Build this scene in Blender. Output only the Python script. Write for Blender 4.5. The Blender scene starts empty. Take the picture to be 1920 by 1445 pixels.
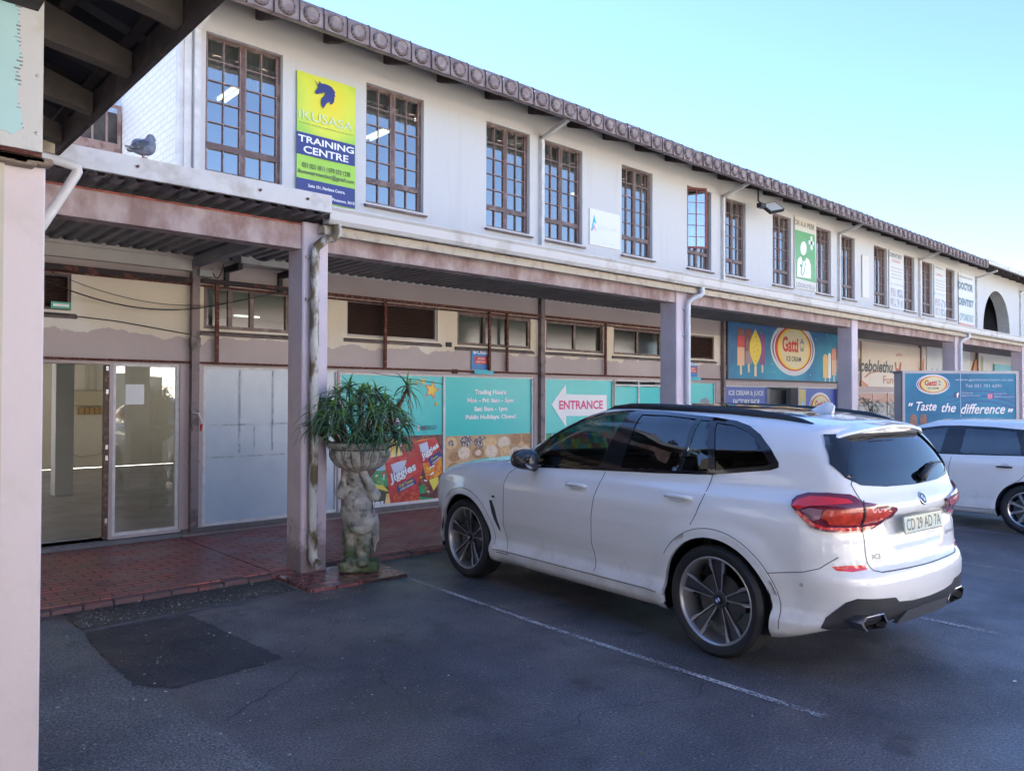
import bpy, bmesh, math, random
import numpy as np
from mathutils import Vector, Matrix, geometry as mgeo
rad = math.radians
scene = bpy.context.scene
COL = scene.collection
random.seed(11)

# ------------------------------------------------------------------ camera, sky, sun, exposure
FPX, YAW, PITCH, ROLL, CAMH = 1448.455, 0.82927, 0.014751, 0.003148, 1.70
def _basis():
    cy, sy = math.cos(YAW), math.sin(YAW)
    f = Vector((cy * math.cos(PITCH), sy * math.cos(PITCH), math.sin(PITCH)))
    r = Vector((sy, -cy, 0)); u = r.cross(f)
    r2 = r * math.cos(ROLL) + u * math.sin(ROLL)
    return f, r2, r2.cross(f)
FW, RT, UP = _basis()
cam = bpy.data.objects.new('camera', bpy.data.cameras.new('camera'))
COL.objects.link(cam)
cam.data.sensor_fit = 'HORIZONTAL'; cam.data.sensor_width = 36.0
cam.data.lens = FPX / 1920 * 36.0
cam.data.clip_start = 0.05; cam.data.clip_end = 2000
cam.matrix_world = Matrix(((RT.x, UP.x, -FW.x, 0), (RT.y, UP.y, -FW.y, 0), (RT.z, UP.z, -FW.z, CAMH), (0, 0, 0, 1)))
scene.camera = cam

SUN_EL, SUN_AZ = rad(28), rad(8)          # azimuth measured from +Y towards +X
world = bpy.data.worlds.new('World'); scene.world = world; world.use_nodes = True
wn = world.node_tree; wn.nodes.clear()
sky = wn.nodes.new('ShaderNodeTexSky'); sky.sky_type = 'NISHITA'; sky.sun_disc = False
sky.sun_elevation = SUN_EL; sky.sun_rotation = SUN_AZ; sky.air_density = 1.0; sky.dust_density = 0.0; sky.ozone_density = 3.2
bg = wn.nodes.new('ShaderNodeBackground'); bg.inputs[1].default_value = 0.05
wo = wn.nodes.new('ShaderNodeOutputWorld')
tn = wn.nodes.new('ShaderNodeMix'); tn.data_type = 'RGBA'; tn.blend_type = 'MULTIPLY'; tn.inputs[0].default_value = 1; tn.inputs[7].default_value = (.78, .81, .96, 1)
wn.links.new(sky.outputs[0], tn.inputs[6]); wn.links.new(tn.outputs[2], bg.inputs[0]); wn.links.new(bg.outputs[0], wo.inputs[0])
sl = bpy.data.lights.new('sun', 'SUN'); sl.energy = 5.0; sl.angle = rad(0.5); sl.color = (1, .93, .82)
so = bpy.data.objects.new('sun', sl); COL.objects.link(so)
sdir = Vector((math.sin(SUN_AZ) * math.cos(SUN_EL), math.cos(SUN_AZ) * math.cos(SUN_EL), math.sin(SUN_EL)))
so.rotation_euler = sdir.to_track_quat('Z', 'Y').to_euler(); so.location = sdir * 60
scene.view_settings.view_transform = 'Standard'; scene.view_settings.look = 'None'
scene.view_settings.exposure = 3.17; scene.view_settings.gamma = 1.0

def at(u, v, Y=None, X=None, Z=None):
    """point of the place seen at pixel (u, v) of the 1920 wide photograph, on the plane Y, X or Z"""
    d = FW + RT * ((u - 960) / FPX) - UP * ((v - 722.5) / FPX)
    o = Vector((0, 0, CAMH))
    if Y is not None: t = Y / d.y
    elif X is not None: t = X / d.x
    else: t = (Z - CAMH) / d.z
    return o + d * t

# ------------------------------------------------------------------ materials
MATS = {}
def M(name, col, rough=.6, metal=0., var=0., vscale=3., col2=None, mix=(.45, .6), bump=0., bscale=60., coat=0., spec=.5, emit=0., vz=1., speck=None, detail=6.):
    """procedural material: colour with mottling, an optional second colour in patches, and fine bump"""
    if name in MATS: return MATS[name]
    m = bpy.data.materials.new(name); m.use_nodes = True; MATS[name] = m
    nt = m.node_tree; b = nt.nodes['Principled BSDF']
    b.inputs['Roughness'].default_value = rough; b.inputs['Metallic'].default_value = metal
    b.inputs['Specular IOR Level'].default_value = spec
    if coat: b.inputs['Coat Weight'].default_value = coat; b.inputs['Coat Roughness'].default_value = .03
    c = (*col, 1)
    b.inputs['Base Color'].default_value = c
    if emit: b.inputs['Emission Color'].default_value = c; b.inputs['Emission Strength'].default_value = emit
    if not (var or col2 or bump or speck): return m
    tc = nt.nodes.new('ShaderNodeNewGeometry'); mp = nt.nodes.new('ShaderNodeMapping')
    nt.links.new(tc.outputs['Position'], mp.inputs['Vector']); mp.inputs['Scale'].default_value = (1, 1, vz)
    last = None
    def noise(sc, det=detail, ro=.6):
        n = nt.nodes.new('ShaderNodeTexNoise'); n.inputs['Scale'].default_value = sc; n.inputs['Detail'].default_value = det
        n.inputs['Roughness'].default_value = ro; nt.links.new(mp.outputs[0], n.inputs['Vector']); return n
    def ramp(src, p0, p1, c0, c1):
        r = nt.nodes.new('ShaderNodeValToRGB'); r.color_ramp.elements[0].position = p0; r.color_ramp.elements[1].position = p1
        r.color_ramp.elements[0].color = c0; r.color_ramp.elements[1].color = c1; nt.links.new(src, r.inputs[0]); return r
    if var or col2:
        n = noise(vscale)
        if col2:
            r = ramp(n.outputs[0], mix[0], mix[1], c, (*col2, 1))
        else:
            r = ramp(n.outputs[0], .3, .7, tuple(x * (1 - var) for x in col) + (1,), tuple(min(1, x * (1 + var)) for x in col) + (1,))
        last = r.outputs[0]
    if speck:
        n = noise(speck[0], 2); r = ramp(n.outputs[0], speck[1], speck[1] + .03, (0, 0, 0, 1), (1, 1, 1, 1))
        mx = nt.nodes.new('ShaderNodeMix'); mx.data_type = 'RGBA'
        nt.links.new(r.outputs[0], mx.inputs[0])
        if last: nt.links.new(last, mx.inputs[6])
        else: mx.inputs[6].default_value = c
        mx.inputs[7].default_value = (*speck[2], 1); last = mx.outputs[2]
    if last: nt.links.new(last, b.inputs['Base Color'])
    if bump:
        n = noise(bscale, 4); bp = nt.nodes.new('ShaderNodeBump'); bp.inputs['Strength'].default_value = bump; bp.inputs['Distance'].default_value = .01
        nt.links.new(n.outputs[0], bp.inputs['Height']); nt.links.new(bp.outputs[0], b.inputs['Normal'])
    return m

def grime(m, z0, z1, colr, amount=.8, sc=5.):
    """dirt that thins out from z0 up to z1"""
    nt = m.node_tree; b = nt.nodes['Principled BSDF']; L = nt.links.new; g = nt.nodes.new('ShaderNodeNewGeometry'); sp = nt.nodes.new('ShaderNodeSeparateXYZ'); L(g.outputs['Position'], sp.inputs[0])
    n = nt.nodes.new('ShaderNodeTexNoise'); n.inputs['Scale'].default_value = sc; n.inputs['Detail'].default_value = 8; n.inputs['Roughness'].default_value = .7; L(g.outputs['Position'], n.inputs['Vector'])
    r = nt.nodes.new('ShaderNodeMapRange'); r.inputs['From Min'].default_value = z0; r.inputs['From Max'].default_value = z1; r.inputs['To Min'].default_value = .35; r.inputs['To Max'].default_value = -.25; L(sp.outputs['Z'], r.inputs['Value'])
    a = nt.nodes.new('ShaderNodeMath'); a.operation = 'ADD'; L(r.outputs[0], a.inputs[0]); L(n.outputs[0], a.inputs[1]); q = nt.nodes.new('ShaderNodeMapRange'); q.inputs['From Min'].default_value = .50; q.inputs['From Max'].default_value = .72; q.inputs['To Max'].default_value = amount; L(a.outputs[0], q.inputs['Value'])
    x = nt.nodes.new('ShaderNodeMix'); x.data_type = 'RGBA'; L(q.outputs[0], x.inputs[0]); x.inputs[7].default_value = (*colr, 1)
    if b.inputs['Base Color'].links: L(b.inputs['Base Color'].links[0].from_socket, x.inputs[6])
    else: x.inputs[6].default_value = b.inputs['Base Color'].default_value
    L(x.outputs[2], b.inputs['Base Color']); return m

def glass(name, tint, refl, rough=.0, rtint=(1, 1, 1)):
    """window glass: tinted see-through pane plus a mirror layer that grows towards grazing angles"""
    m = bpy.data.materials.new(name); m.use_nodes = True; MATS[name] = m
    nt = m.node_tree; nt.nodes.clear()
    o = nt.nodes.new('ShaderNodeOutputMaterial'); t = nt.nodes.new('ShaderNodeBsdfTransparent'); t.inputs[0].default_value = (*tint, 1)
    g = nt.nodes.new('ShaderNodeBsdfGlossy'); g.inputs['Roughness'].default_value = rough; g.inputs[0].default_value = (*rtint, 1)
    lw = nt.nodes.new('ShaderNodeLayerWeight'); lw.inputs[0].default_value = .5; pw = nt.nodes.new('ShaderNodeMath'); pw.operation = 'POWER'; pw.inputs[1].default_value = 4; f = nt.nodes.new('ShaderNodeMath'); f.operation = 'MULTIPLY_ADD'; f.inputs[1].default_value = .85; f.inputs[2].default_value = .045; nt.links.new(lw.outputs['Facing'], pw.inputs[0]); nt.links.new(pw.outputs[0], f.inputs[0])
    a = nt.nodes.new('ShaderNodeMath'); a.operation = 'ADD'; a.use_clamp = True; a.inputs[1].default_value = refl
    mx = nt.nodes.new('ShaderNodeMixShader')
    tc = nt.nodes.new('ShaderNodeNewGeometry'); n = nt.nodes.new('ShaderNodeTexNoise'); n.inputs['Scale'].default_value = 1.7; n.inputs['Detail'].default_value = 1
    bp = nt.nodes.new('ShaderNodeBump'); bp.inputs['Strength'].default_value = .12; bp.inputs['Distance'].default_value = .02
    nt.links.new(tc.outputs['Position'], n.inputs['Vector']); nt.links.new(n.outputs[0], bp.inputs['Height']); nt.links.new(bp.outputs[0], g.inputs['Normal'])
    nt.links.new(f.outputs[0], a.inputs[0]); nt.links.new(a.outputs[0], mx.inputs[0]); nt.links.new(t.outputs[0], mx.inputs[1]); nt.links.new(g.outputs[0], mx.inputs[2])
    nt.links.new(mx.outputs[0], o.inputs[0]); return m

# ------------------------------------------------------------------ objects
def wloc(o):
    v = Vector((0, 0, 0))
    while o: v = v + o.location; o = o.parent
    return v
def obj(name, V, F, mat, parent=None, smooth=False, auto=None):
    """one mesh object; V are world points while its root still has no rotation"""
    off = wloc(parent) if parent else Vector((0, 0, 0))
    me = bpy.data.meshes.new(name)
    V = np.asarray(V, dtype=float).reshape(-1, 3) - np.array(off)
    me.from_pydata(V.tolist(), [], [list(map(int, f)) for f in F]); me.update()
    for m_ in (mat if isinstance(mat, (list, tuple)) else [mat]): me.materials.append(m_)
    if smooth:
        me.polygons.foreach_set('use_smooth', [True] * len(me.polygons))
        if auto: me.set_sharp_from_angle(angle=rad(auto))
    o = bpy.data.objects.new(name, me); COL.objects.link(o)
    if parent: o.parent = parent
    return o
def tag(o, label=None, cat=None, group=None, kind=None):
    if label: o['label'] = label
    if cat: o['category'] = cat
    if group: o['group'] = group
    if kind: o['kind'] = kind
    return o
def thing(name, label, cat, loc=(0, 0, 0), group=None):
    o = bpy.data.objects.new(name, None); COL.objects.link(o); o.location = loc; o.empty_display_size = .2
    return tag(o, label, cat, group)
def kids(o): return [c for c in COL.objects if c.parent == o]
def copy_tree(o, parent=None, allobj=None):
    allobj = allobj or list(COL.objects)
    c = o.copy(); COL.objects.link(c); c.parent = parent
    for ch in allobj:
        if ch.parent == o: copy_tree(ch, c, allobj)
    return c

class MB:
    """collects shapes of one part, then links them as ONE mesh"""
    def __init__(s): s.V = []; s.F = []; s.mi = []; s.cur = 0
    def add(s, V, F):
        b = len(s.V); s.V += [tuple(v) for v in V]; s.F += [[b + i for i in f] for f in F]; s.mi += [s.cur] * len(F); return s
    def box(s, x0, x1, y0, y1, z0, z1):
        V = [(x, y, z) for z in (z0, z1) for y in (y0, y1) for x in (x0, x1)]
        return s.add(V, [(0, 2, 3, 1), (4, 5, 7, 6), (0, 1, 5, 4), (2, 6, 7, 3), (0, 4, 6, 2), (1, 3, 7, 5)])
    def bev(s, x0, x1, y0, y1, z0, z1, r=.01, seg=2):
        bm = bmesh.new(); bmesh.ops.create_cube(bm, size=1)
        for v in bm.verts: v.co = Vector(((x0 + x1) / 2 + v.co.x * (x1 - x0), (y0 + y1) / 2 + v.co.y * (y1 - y0), (z0 + z1) / 2 + v.co.z * (z1 - z0)))
        bmesh.ops.bevel(bm, geom=list(bm.edges), offset=r, segments=seg, affect='EDGES', profile=.6)
        return s.bm(bm)
    def bm(s, bm):
        bm.verts.index_update(); s.add([v.co[:] for v in bm.verts], [[v.index for v in f.verts] for f in bm.faces]); bm.free(); return s
    def quad(s, *p): return s.add(p, [tuple(range(len(p)))])
    def tube(s, pts, r, n=8, cap=True):
        pts = [Vector(p) for p in pts]; rr = r if isinstance(r, (list, tuple)) else [r] * len(pts)
        V = []; F = []; ref = None
        for i, p in enumerate(pts):
            t = (pts[min(i + 1, len(pts) - 1)] - pts[max(i - 1, 0)]).normalized()
            if ref is None or abs(t.dot(ref)) > .98: ref = Vector((0, 0, 1)) if abs(t.z) < .9 else Vector((1, 0, 0))
            a = t.cross(ref).normalized(); b = a.cross(t).normalized()
            ref = b
            for k in range(n):
                g = 2 * math.pi * k / n; V.append(p + (a * math.cos(g) + b * math.sin(g)) * rr[i])
        for i in range(len(pts) - 1):
            for k in range(n):
                F.append((i * n + k, i * n + (k + 1) % n, (i + 1) * n + (k + 1) % n, (i + 1) * n + k))
        if cap: F.append(tuple(range(n))[::-1]); F.append(tuple((len(pts) - 1) * n + k for k in range(n)))
        return s.add(V, F)
    def lathe(s, prof, n=32, o=(0, 0, 0), axis='z', mod=None):
        V = []; F = []
        for (r, h) in prof:
            for k in range(n):
                g = 2 * math.pi * k / n; q = r * (mod(g, h) if mod else 1)
                if axis == 'z': V.append((o[0] + q * math.cos(g), o[1] + q * math.sin(g), o[2] + h))
                elif axis == 'y': V.append((o[0] + q * math.cos(g), o[1] + h, o[2] + q * math.sin(g)))
                else: V.append((o[0] + h, o[1] + q * math.cos(g), o[2] + q * math.sin(g)))
        for i in range(len(prof) - 1):
            for k in range(n): F.append((i * n + k, i * n + (k + 1) % n, (i + 1) * n + (k + 1) % n, (i + 1) * n + k))
        return s.add(V, F)
    def prism(s, poly, f, t0, t1):
        """poly: 2D points, f(a,b,t)->3D; extruded from t0 to t1"""
        n = len(poly); V = [f(a, b, t) for t in (t0, t1) for a, b in poly]
        tri = mgeo.tessellate_polygon([[Vector((a, b, 0)) for a, b in poly]])
        F = [tuple(t) for t in tri] + [tuple(n + i for i in reversed(t)) for t in tri]
        F += [(i, (i + 1) % n, n + (i + 1) % n, n + i) for i in range(n)]
        return s.add(V, F)
    def build(s, name, mat, parent=None, smooth=False, auto=None):
        o = obj(name, s.V, s.F, mat, parent, smooth, auto)
        if isinstance(mat, (list, tuple)) and len(mat) > 1: o.data.polygons.foreach_set('material_index', s.mi)
        bm = bmesh.new(); bm.from_mesh(o.data); bmesh.ops.recalc_face_normals(bm, faces=bm.faces); bm.to_mesh(o.data); bm.free()
        return o

def nets(fn, b0, b1, h, newton=3):
    """surface of an implicit solid (fn < 0 inside) as a smooth quad mesh"""
    ax = [np.arange(a, b + h, h) for a, b in zip(b0, b1)]
    X, Y, Z = np.meshgrid(*ax, indexing='ij'); v = fn(X, Y, Z); s = v < 0
    n = np.array(v.shape); acc = np.zeros((*(n - 1), 3)); cnt = np.zeros(n - 1)
    G = np.stack([X, Y, Z], -1); crossings = []
    for a in range(3):
        sl0 = [slice(None)] * 3; sl1 = [slice(None)] * 3; sl0[a] = slice(0, -1); sl1[a] = slice(1, None)
        v0, v1 = v[tuple(sl0)], v[tuple(sl1)]; cr = s[tuple(sl0)] != s[tuple(sl1)]
        idx = np.argwhere(cr); t = v0[cr] / (v0[cr] - v1[cr]); P = G[tuple(sl0)][cr].copy(); P[:, a] += t * h
        o1, o2 = [k for k in range(3) if k != a]; crossings.append((a, o1, o2, idx, s[tuple(sl0)][cr]))
        for i in (0, -1):
            for j in (0, -1):
                q = idx.copy(); q[:, o1] += i; q[:, o2] += j
                ok = (q >= 0).all(1) & (q < n - 1).all(1)
                np.add.at(acc, tuple(q[ok].T), P[ok]); np.add.at(cnt, tuple(q[ok].T), 1)
    m = cnt > 0; vid = -np.ones(n - 1, int); vid[m] = np.arange(m.sum()); V = acc[m] / cnt[m][:, None]; Q = []
    for a, o1, o2, idx, ins in crossings:
        ok = (idx[:, o1] > 0) & (idx[:, o2] > 0) & (idx[:, o1] < n[o1] - 1) & (idx[:, o2] < n[o2] - 1)
        idx = idx[ok]; ins = ins[ok]; c = []
        for i, j in ((0, 0), (-1, 0), (-1, -1), (0, -1)):
            q = idx.copy(); q[:, o1] += i; q[:, o2] += j; c.append(vid[tuple(q.T)])
        c = np.stack(c, 1); fl = ins ^ (a == 1); c[~fl] = c[~fl][:, ::-1]; Q.append(c)
    Q = np.concatenate(Q); Q = Q[(Q >= 0).all(1)]
    for _ in range(newton): V = project(fn, V, h)
    return V, Q
def grad(fn, V, e=.002):
    g = []
    for k in range(3):
        d = np.zeros(3); d[k] = e; a = V + d; b = V - d
        g.append((fn(a[:, 0], a[:, 1], a[:, 2]) - fn(b[:, 0], b[:, 1], b[:, 2])) / (2 * e))
    return np.stack(g, 1)
def project(fn, V, h=.02):
    f = fn(V[:, 0], V[:, 1], V[:, 2]); g = grad(fn, V); st = -f[:, None] * g / np.maximum((g * g).sum(1), .2)[:, None]
    L = np.linalg.norm(st, axis=1, keepdims=True); return V + st * np.minimum(1, h * .6 / np.maximum(L, 1e-9))
def smin(a, b, k):
    h = np.maximum(k - np.abs(a - b), 0) / k; return np.minimum(a, b) - h * h * k * .25
def smax(a, b, k): return -smin(-a, -b, k)
def ell(X, Y, Z, c, r):
    d = np.sqrt(((X - c[0]) / r[0]) ** 2 + ((Y - c[1]) / r[1]) ** 2 + ((Z - c[2]) / r[2]) ** 2); return (d - 1) * min(r)
def cap(X, Y, Z, a, b, ra, rb):
    ab = np.array(b) - np.array(a); L = (ab ** 2).sum(); t = np.clip(((X - a[0]) * ab[0] + (Y - a[1]) * ab[1] + (Z - a[2]) * ab[2]) / L, 0, 1)
    return np.sqrt((X - a[0] - t * ab[0]) ** 2 + (Y - a[1] - t * ab[1]) ** 2 + (Z - a[2] - t * ab[2]) ** 2) - (ra + (rb - ra) * t)

def text_mesh(body, shear=0., bold=0.):
    c = bpy.data.curves.new('lettering', 'FONT'); c.body = body; c.size = 1; c.shear = shear; c.offset = bold; c.resolution_u = 3
    c.align_x = 'LEFT'; c.space_line = 1.1
    o = bpy.data.objects.new('lettering', c); COL.objects.link(o)
    dg = bpy.context.evaluated_depsgraph_get(); me = o.evaluated_get(dg).to_mesh()
    V = np.array([v.co[:] for v in me.vertices]).reshape(-1, 3); F = [list(p.vertices) for p in me.polygons]
    o.evaluated_get(dg).to_mesh_clear(); bpy.data.objects.remove(o); bpy.data.curves.remove(c)
    return V, F
_tm = {}
def lettering(mb, body, x, z, w, h, f, t, shear=0., bold=0., serif=0.):
    """text fitted to the box x..x+w, z..z+h of a surface f(a, b, t)"""
    k = (body, shear, bold)
    if k not in _tm: _tm[k] = text_mesh(*k)
    V, F = _tm[k]
    if not len(V): return
    a = (V[:, 0] - V[:, 0].min()) / max(np.ptp(V[:, 0]), 1e-6) * w + x; b = (V[:, 1] - V[:, 1].min()) / max(np.ptp(V[:, 1]), 1e-6) * h + z
    mb.add([f(p, q, t) for p, q in zip(a, b)], F)
# ------------------------------------------------------------------ ground
def ground_mat(name, c1, c2, c3=None, rough=(.30, .6), sc=.9, fine=75, speck=.71):
    m = bpy.data.materials.new(name); m.use_nodes = True; nt = m.node_tree; b = nt.nodes['Principled BSDF']; L = nt.links
    g = nt.nodes.new('ShaderNodeNewGeometry')
    def noise(s_, d=5, r=.6):
        n = nt.nodes.new('ShaderNodeTexNoise'); n.inputs['Scale'].default_value = s_; n.inputs['Detail'].default_value = d; n.inputs['Roughness'].default_value = r; L.new(g.outputs['Position'], n.inputs['Vector']); return n.outputs[0]
    def ramp(src, a, b_, ca, cb):
        r = nt.nodes.new('ShaderNodeValToRGB'); e = r.color_ramp.elements; e[0].position = a; e[1].position = b_; e[0].color = (*ca, 1) if len(ca) == 3 else ca; e[1].color = (*cb, 1) if len(cb) == 3 else cb; L.new(src, r.inputs[0]); return r.outputs[0]
    def mix(f, a, b_, mode='MIX'):
        x = nt.nodes.new('ShaderNodeMix'); x.data_type = 'RGBA'; x.blend_type = mode
        if isinstance(f, float): x.inputs[0].default_value = f
        else: L.new(f, x.inputs[0])
        for i, v in ((6, a), (7, b_)):
            if isinstance(v, tuple): x.inputs[i].default_value = (*v, 1)
            else: L.new(v, x.inputs[i])
        return x.outputs[2]
    big = ramp(noise(sc, 6), .38, .62, c1, c2)
    agg = ramp(noise(fine, 5, .85), .38, .62, (.14, .14, .15), (2.3, 2.3, 2.3))
    c = mix(1., big, agg, 'MULTIPLY')
    c = mix(ramp(noise(fine * .45, 2), speck - .04, speck, (0, 0, 0), (.8, .8, .8)), c, (.34, .34, .35))
    c = mix(ramp(noise(11, 2), .765, .78, (0, 0, 0), (1, 1, 1)), c, (.22, .22, .22))
    if c3: c = mix(ramp(noise(.45, 3), .50, .66, (0, 0, 0), (.75, .75, .75)), c, c3)
    c = mix(ramp(noise(2.1, 4), .60, .72, (0, 0, 0), (.65, .65, .65)), c, (.022, .022, .027))
    vd = nt.nodes.new('ShaderNodeTexNoise'); vd.inputs['Scale'].default_value = 1.6; vd.inputs['Detail'].default_value = 5; L.new(g.outputs['Position'], vd.inputs['Vector'])
    va = nt.nodes.new('ShaderNodeVectorMath'); va.operation = 'MULTIPLY_ADD'; va.inputs[1].default_value = (.9, .9, 0); L.new(vd.outputs['Color'], va.inputs[0]); L.new(g.outputs['Position'], va.inputs[2])
    vo = nt.nodes.new('ShaderNodeTexVoronoi'); vo.feature = 'DISTANCE_TO_EDGE'; vo.inputs['Scale'].default_value = .55; L.new(va.outputs[0], vo.inputs['Vector'])
    cr_ = ramp(vo.outputs['Distance'], .0015, .0045, (1, 1, 1), (0, 0, 0)); ms = ramp(noise(.6, 2), .50, .56, (0, 0, 0), (.8, .8, .8)); c = mix(mix(1., cr_, ms, 'MULTIPLY'), c, (.012, .012, .014))
    L.new(c, b.inputs['Base Color'])
    rr = ramp(noise(1.1, 5), .38, .62, (rough[0],) * 3, (rough[1],) * 3); L.new(rr, b.inputs['Roughness'])
    bp = nt.nodes.new('ShaderNodeBump'); bp.inputs['Strength'].default_value = .8; bp.inputs['Distance'].default_value = .006
    L.new(noise(fine * .8, 3), bp.inputs['Height']); L.new(bp.outputs[0], b.inputs['Normal']); b.inputs['Specular IOR Level'].default_value = .5
    return m
asph = ground_mat('asphalt', (.062, .062, .070), (.115, .113, .122))
asph_old = ground_mat('asphalt_dusty', (.085, .092, .10), (.145, .15, .155), rough=(.5, .75), speck=.68)
asph_new = ground_mat('asphalt_patch', (.022, .025, .034), (.034, .037, .048), rough=(.42, .6), speck=.73)
asph_wet = ground_mat('asphalt_damp', (.012, .013, .017), (.022, .024, .028), rough=(.2, .4), speck=.75)
def sheet(name, pts, z, mat, label=None):
    o = obj(name, [(x, y, z) for x, y in pts], [tuple(range(len(pts)))], mat)
    if o.data.polygons[0].normal.z < 0: o.data.flip_normals()
    return tag(o, kind='structure')
def rough_edge(pts, amp, res=.06, seed=1):
    rnd = random.Random(seed); out = []
    for i in range(len(pts)):
        a = Vector(pts[i]); b = Vector(pts[(i + 1) % len(pts)]); n = max(1, int((b - a).length / res)); nr = Vector((-(b - a).y, (b - a).x)).normalized()
        for k in range(n): out.append(tuple(a + (b - a) * k / n + nr * rnd.uniform(-amp, amp)))
    return out
sheet('ground', [(-300, -300), (300, -300), (300, 300), (-300, 300)], 0, asph)
sheet('old_asphalt', rough_edge([(-4, -3), (2.2, -3), (2.0, 1.6), (1.62, 3.0), (1.56, 4.2), (1.50, 4.85), (1.42, 5.6), (1.50, 6.19), (1.45, 6.70), (-4, 6.70)], .014, .07), .0015, asph_old)
sheet('bounce_yard', [(-40, -30), (80, -30), (80, -2.6), (-40, -2.6)], .004, M('pale_bounce_yard', (.60, .60, .59), .8, var=.1, vscale=.7))  # unseen pale ground added behind the camera to bounce fill light
sheet('asphalt_patch', rough_edge([(1.50, 6.17), (2.22, 6.14), (2.32, 4.71), (1.98, 4.68), (1.60, 4.66), (1.44, 4.85), (1.46, 5.6)], .012, .03, 4), .0035, asph_new)
sheet('mossy_gutter', rough_edge([(1.5, 6.24), (3.2, 6.27), (3.24, 6.80), (1.5, 6.80)], .018, .04, 3), .003, ground_mat('gutter_grit', (.035, .036, .04), (.07, .07, .068), c3=(.055, .065, .045), rough=(.5, .8), speck=.66))
strip = M('concrete_strip', (.16, .17, .18), .8, var=.3, vscale=14, bump=.2)
sheet('concrete_channel', rough_edge([(1.53, 6.175), (2.4, 6.21), (3.06, 6.215), (3.06, 6.25), (2.4, 6.255), (1.53, 6.225)], .006, .03, 5), .005, strip)
# worn white parking lines: flecked paint
def worn(name, dens):
    m = M(name, (.55, .56, .58), .7); nt = m.node_tree; b = nt.nodes['Principled BSDF']; g = nt.nodes.new('ShaderNodeNewGeometry')
    n = nt.nodes.new('ShaderNodeTexNoise'); n.inputs['Scale'].default_value = 90; n.inputs['Detail'].default_value = 4; r = nt.nodes.new('ShaderNodeValToRGB')
    n2 = nt.nodes.new('ShaderNodeTexNoise'); n2.inputs['Scale'].default_value = 2.2; ad = nt.nodes.new('ShaderNodeMath'); ad.operation = 'MULTIPLY_ADD'; ad.inputs[1].default_value = .35
    nt.links.new(g.outputs['Position'], n.inputs['Vector']); nt.links.new(g.outputs['Position'], n2.inputs['Vector']); nt.links.new(n2.outputs[0], ad.inputs[0]); nt.links.new(n.outputs[0], ad.inputs[2])
    r.color_ramp.elements[0].position = dens; r.color_ramp.elements[1].position = dens + .06; nt.links.new(ad.outputs[0], r.inputs[0]); nt.links.new(r.outputs[0], b.inputs['Alpha']); return m
worn_a, worn_b = worn('worn_line_paint', .64), worn('faded_line_paint', .70)
for pts, mt in (([(4.00, 1.93), (4.05, 1.93), (4.10, 4.2), (4.21, 5.95), (4.165, 5.95), (4.05, 4.2)], worn_a),
                ([(6.34, 1.6), (6.40, 1.6), (6.52, 6.0), (6.46, 6.0)], worn_b), ([(8.77, 1.6), (8.83, 1.6), (8.95, 6.0), (8.89, 6.0)], worn_b), ([(11.05, 1.6), (11.11, 1.6), (11.23, 6.0), (11.17, 6.0)], worn_b)):
    sheet('parking_line', pts, .006, mt)
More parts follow.
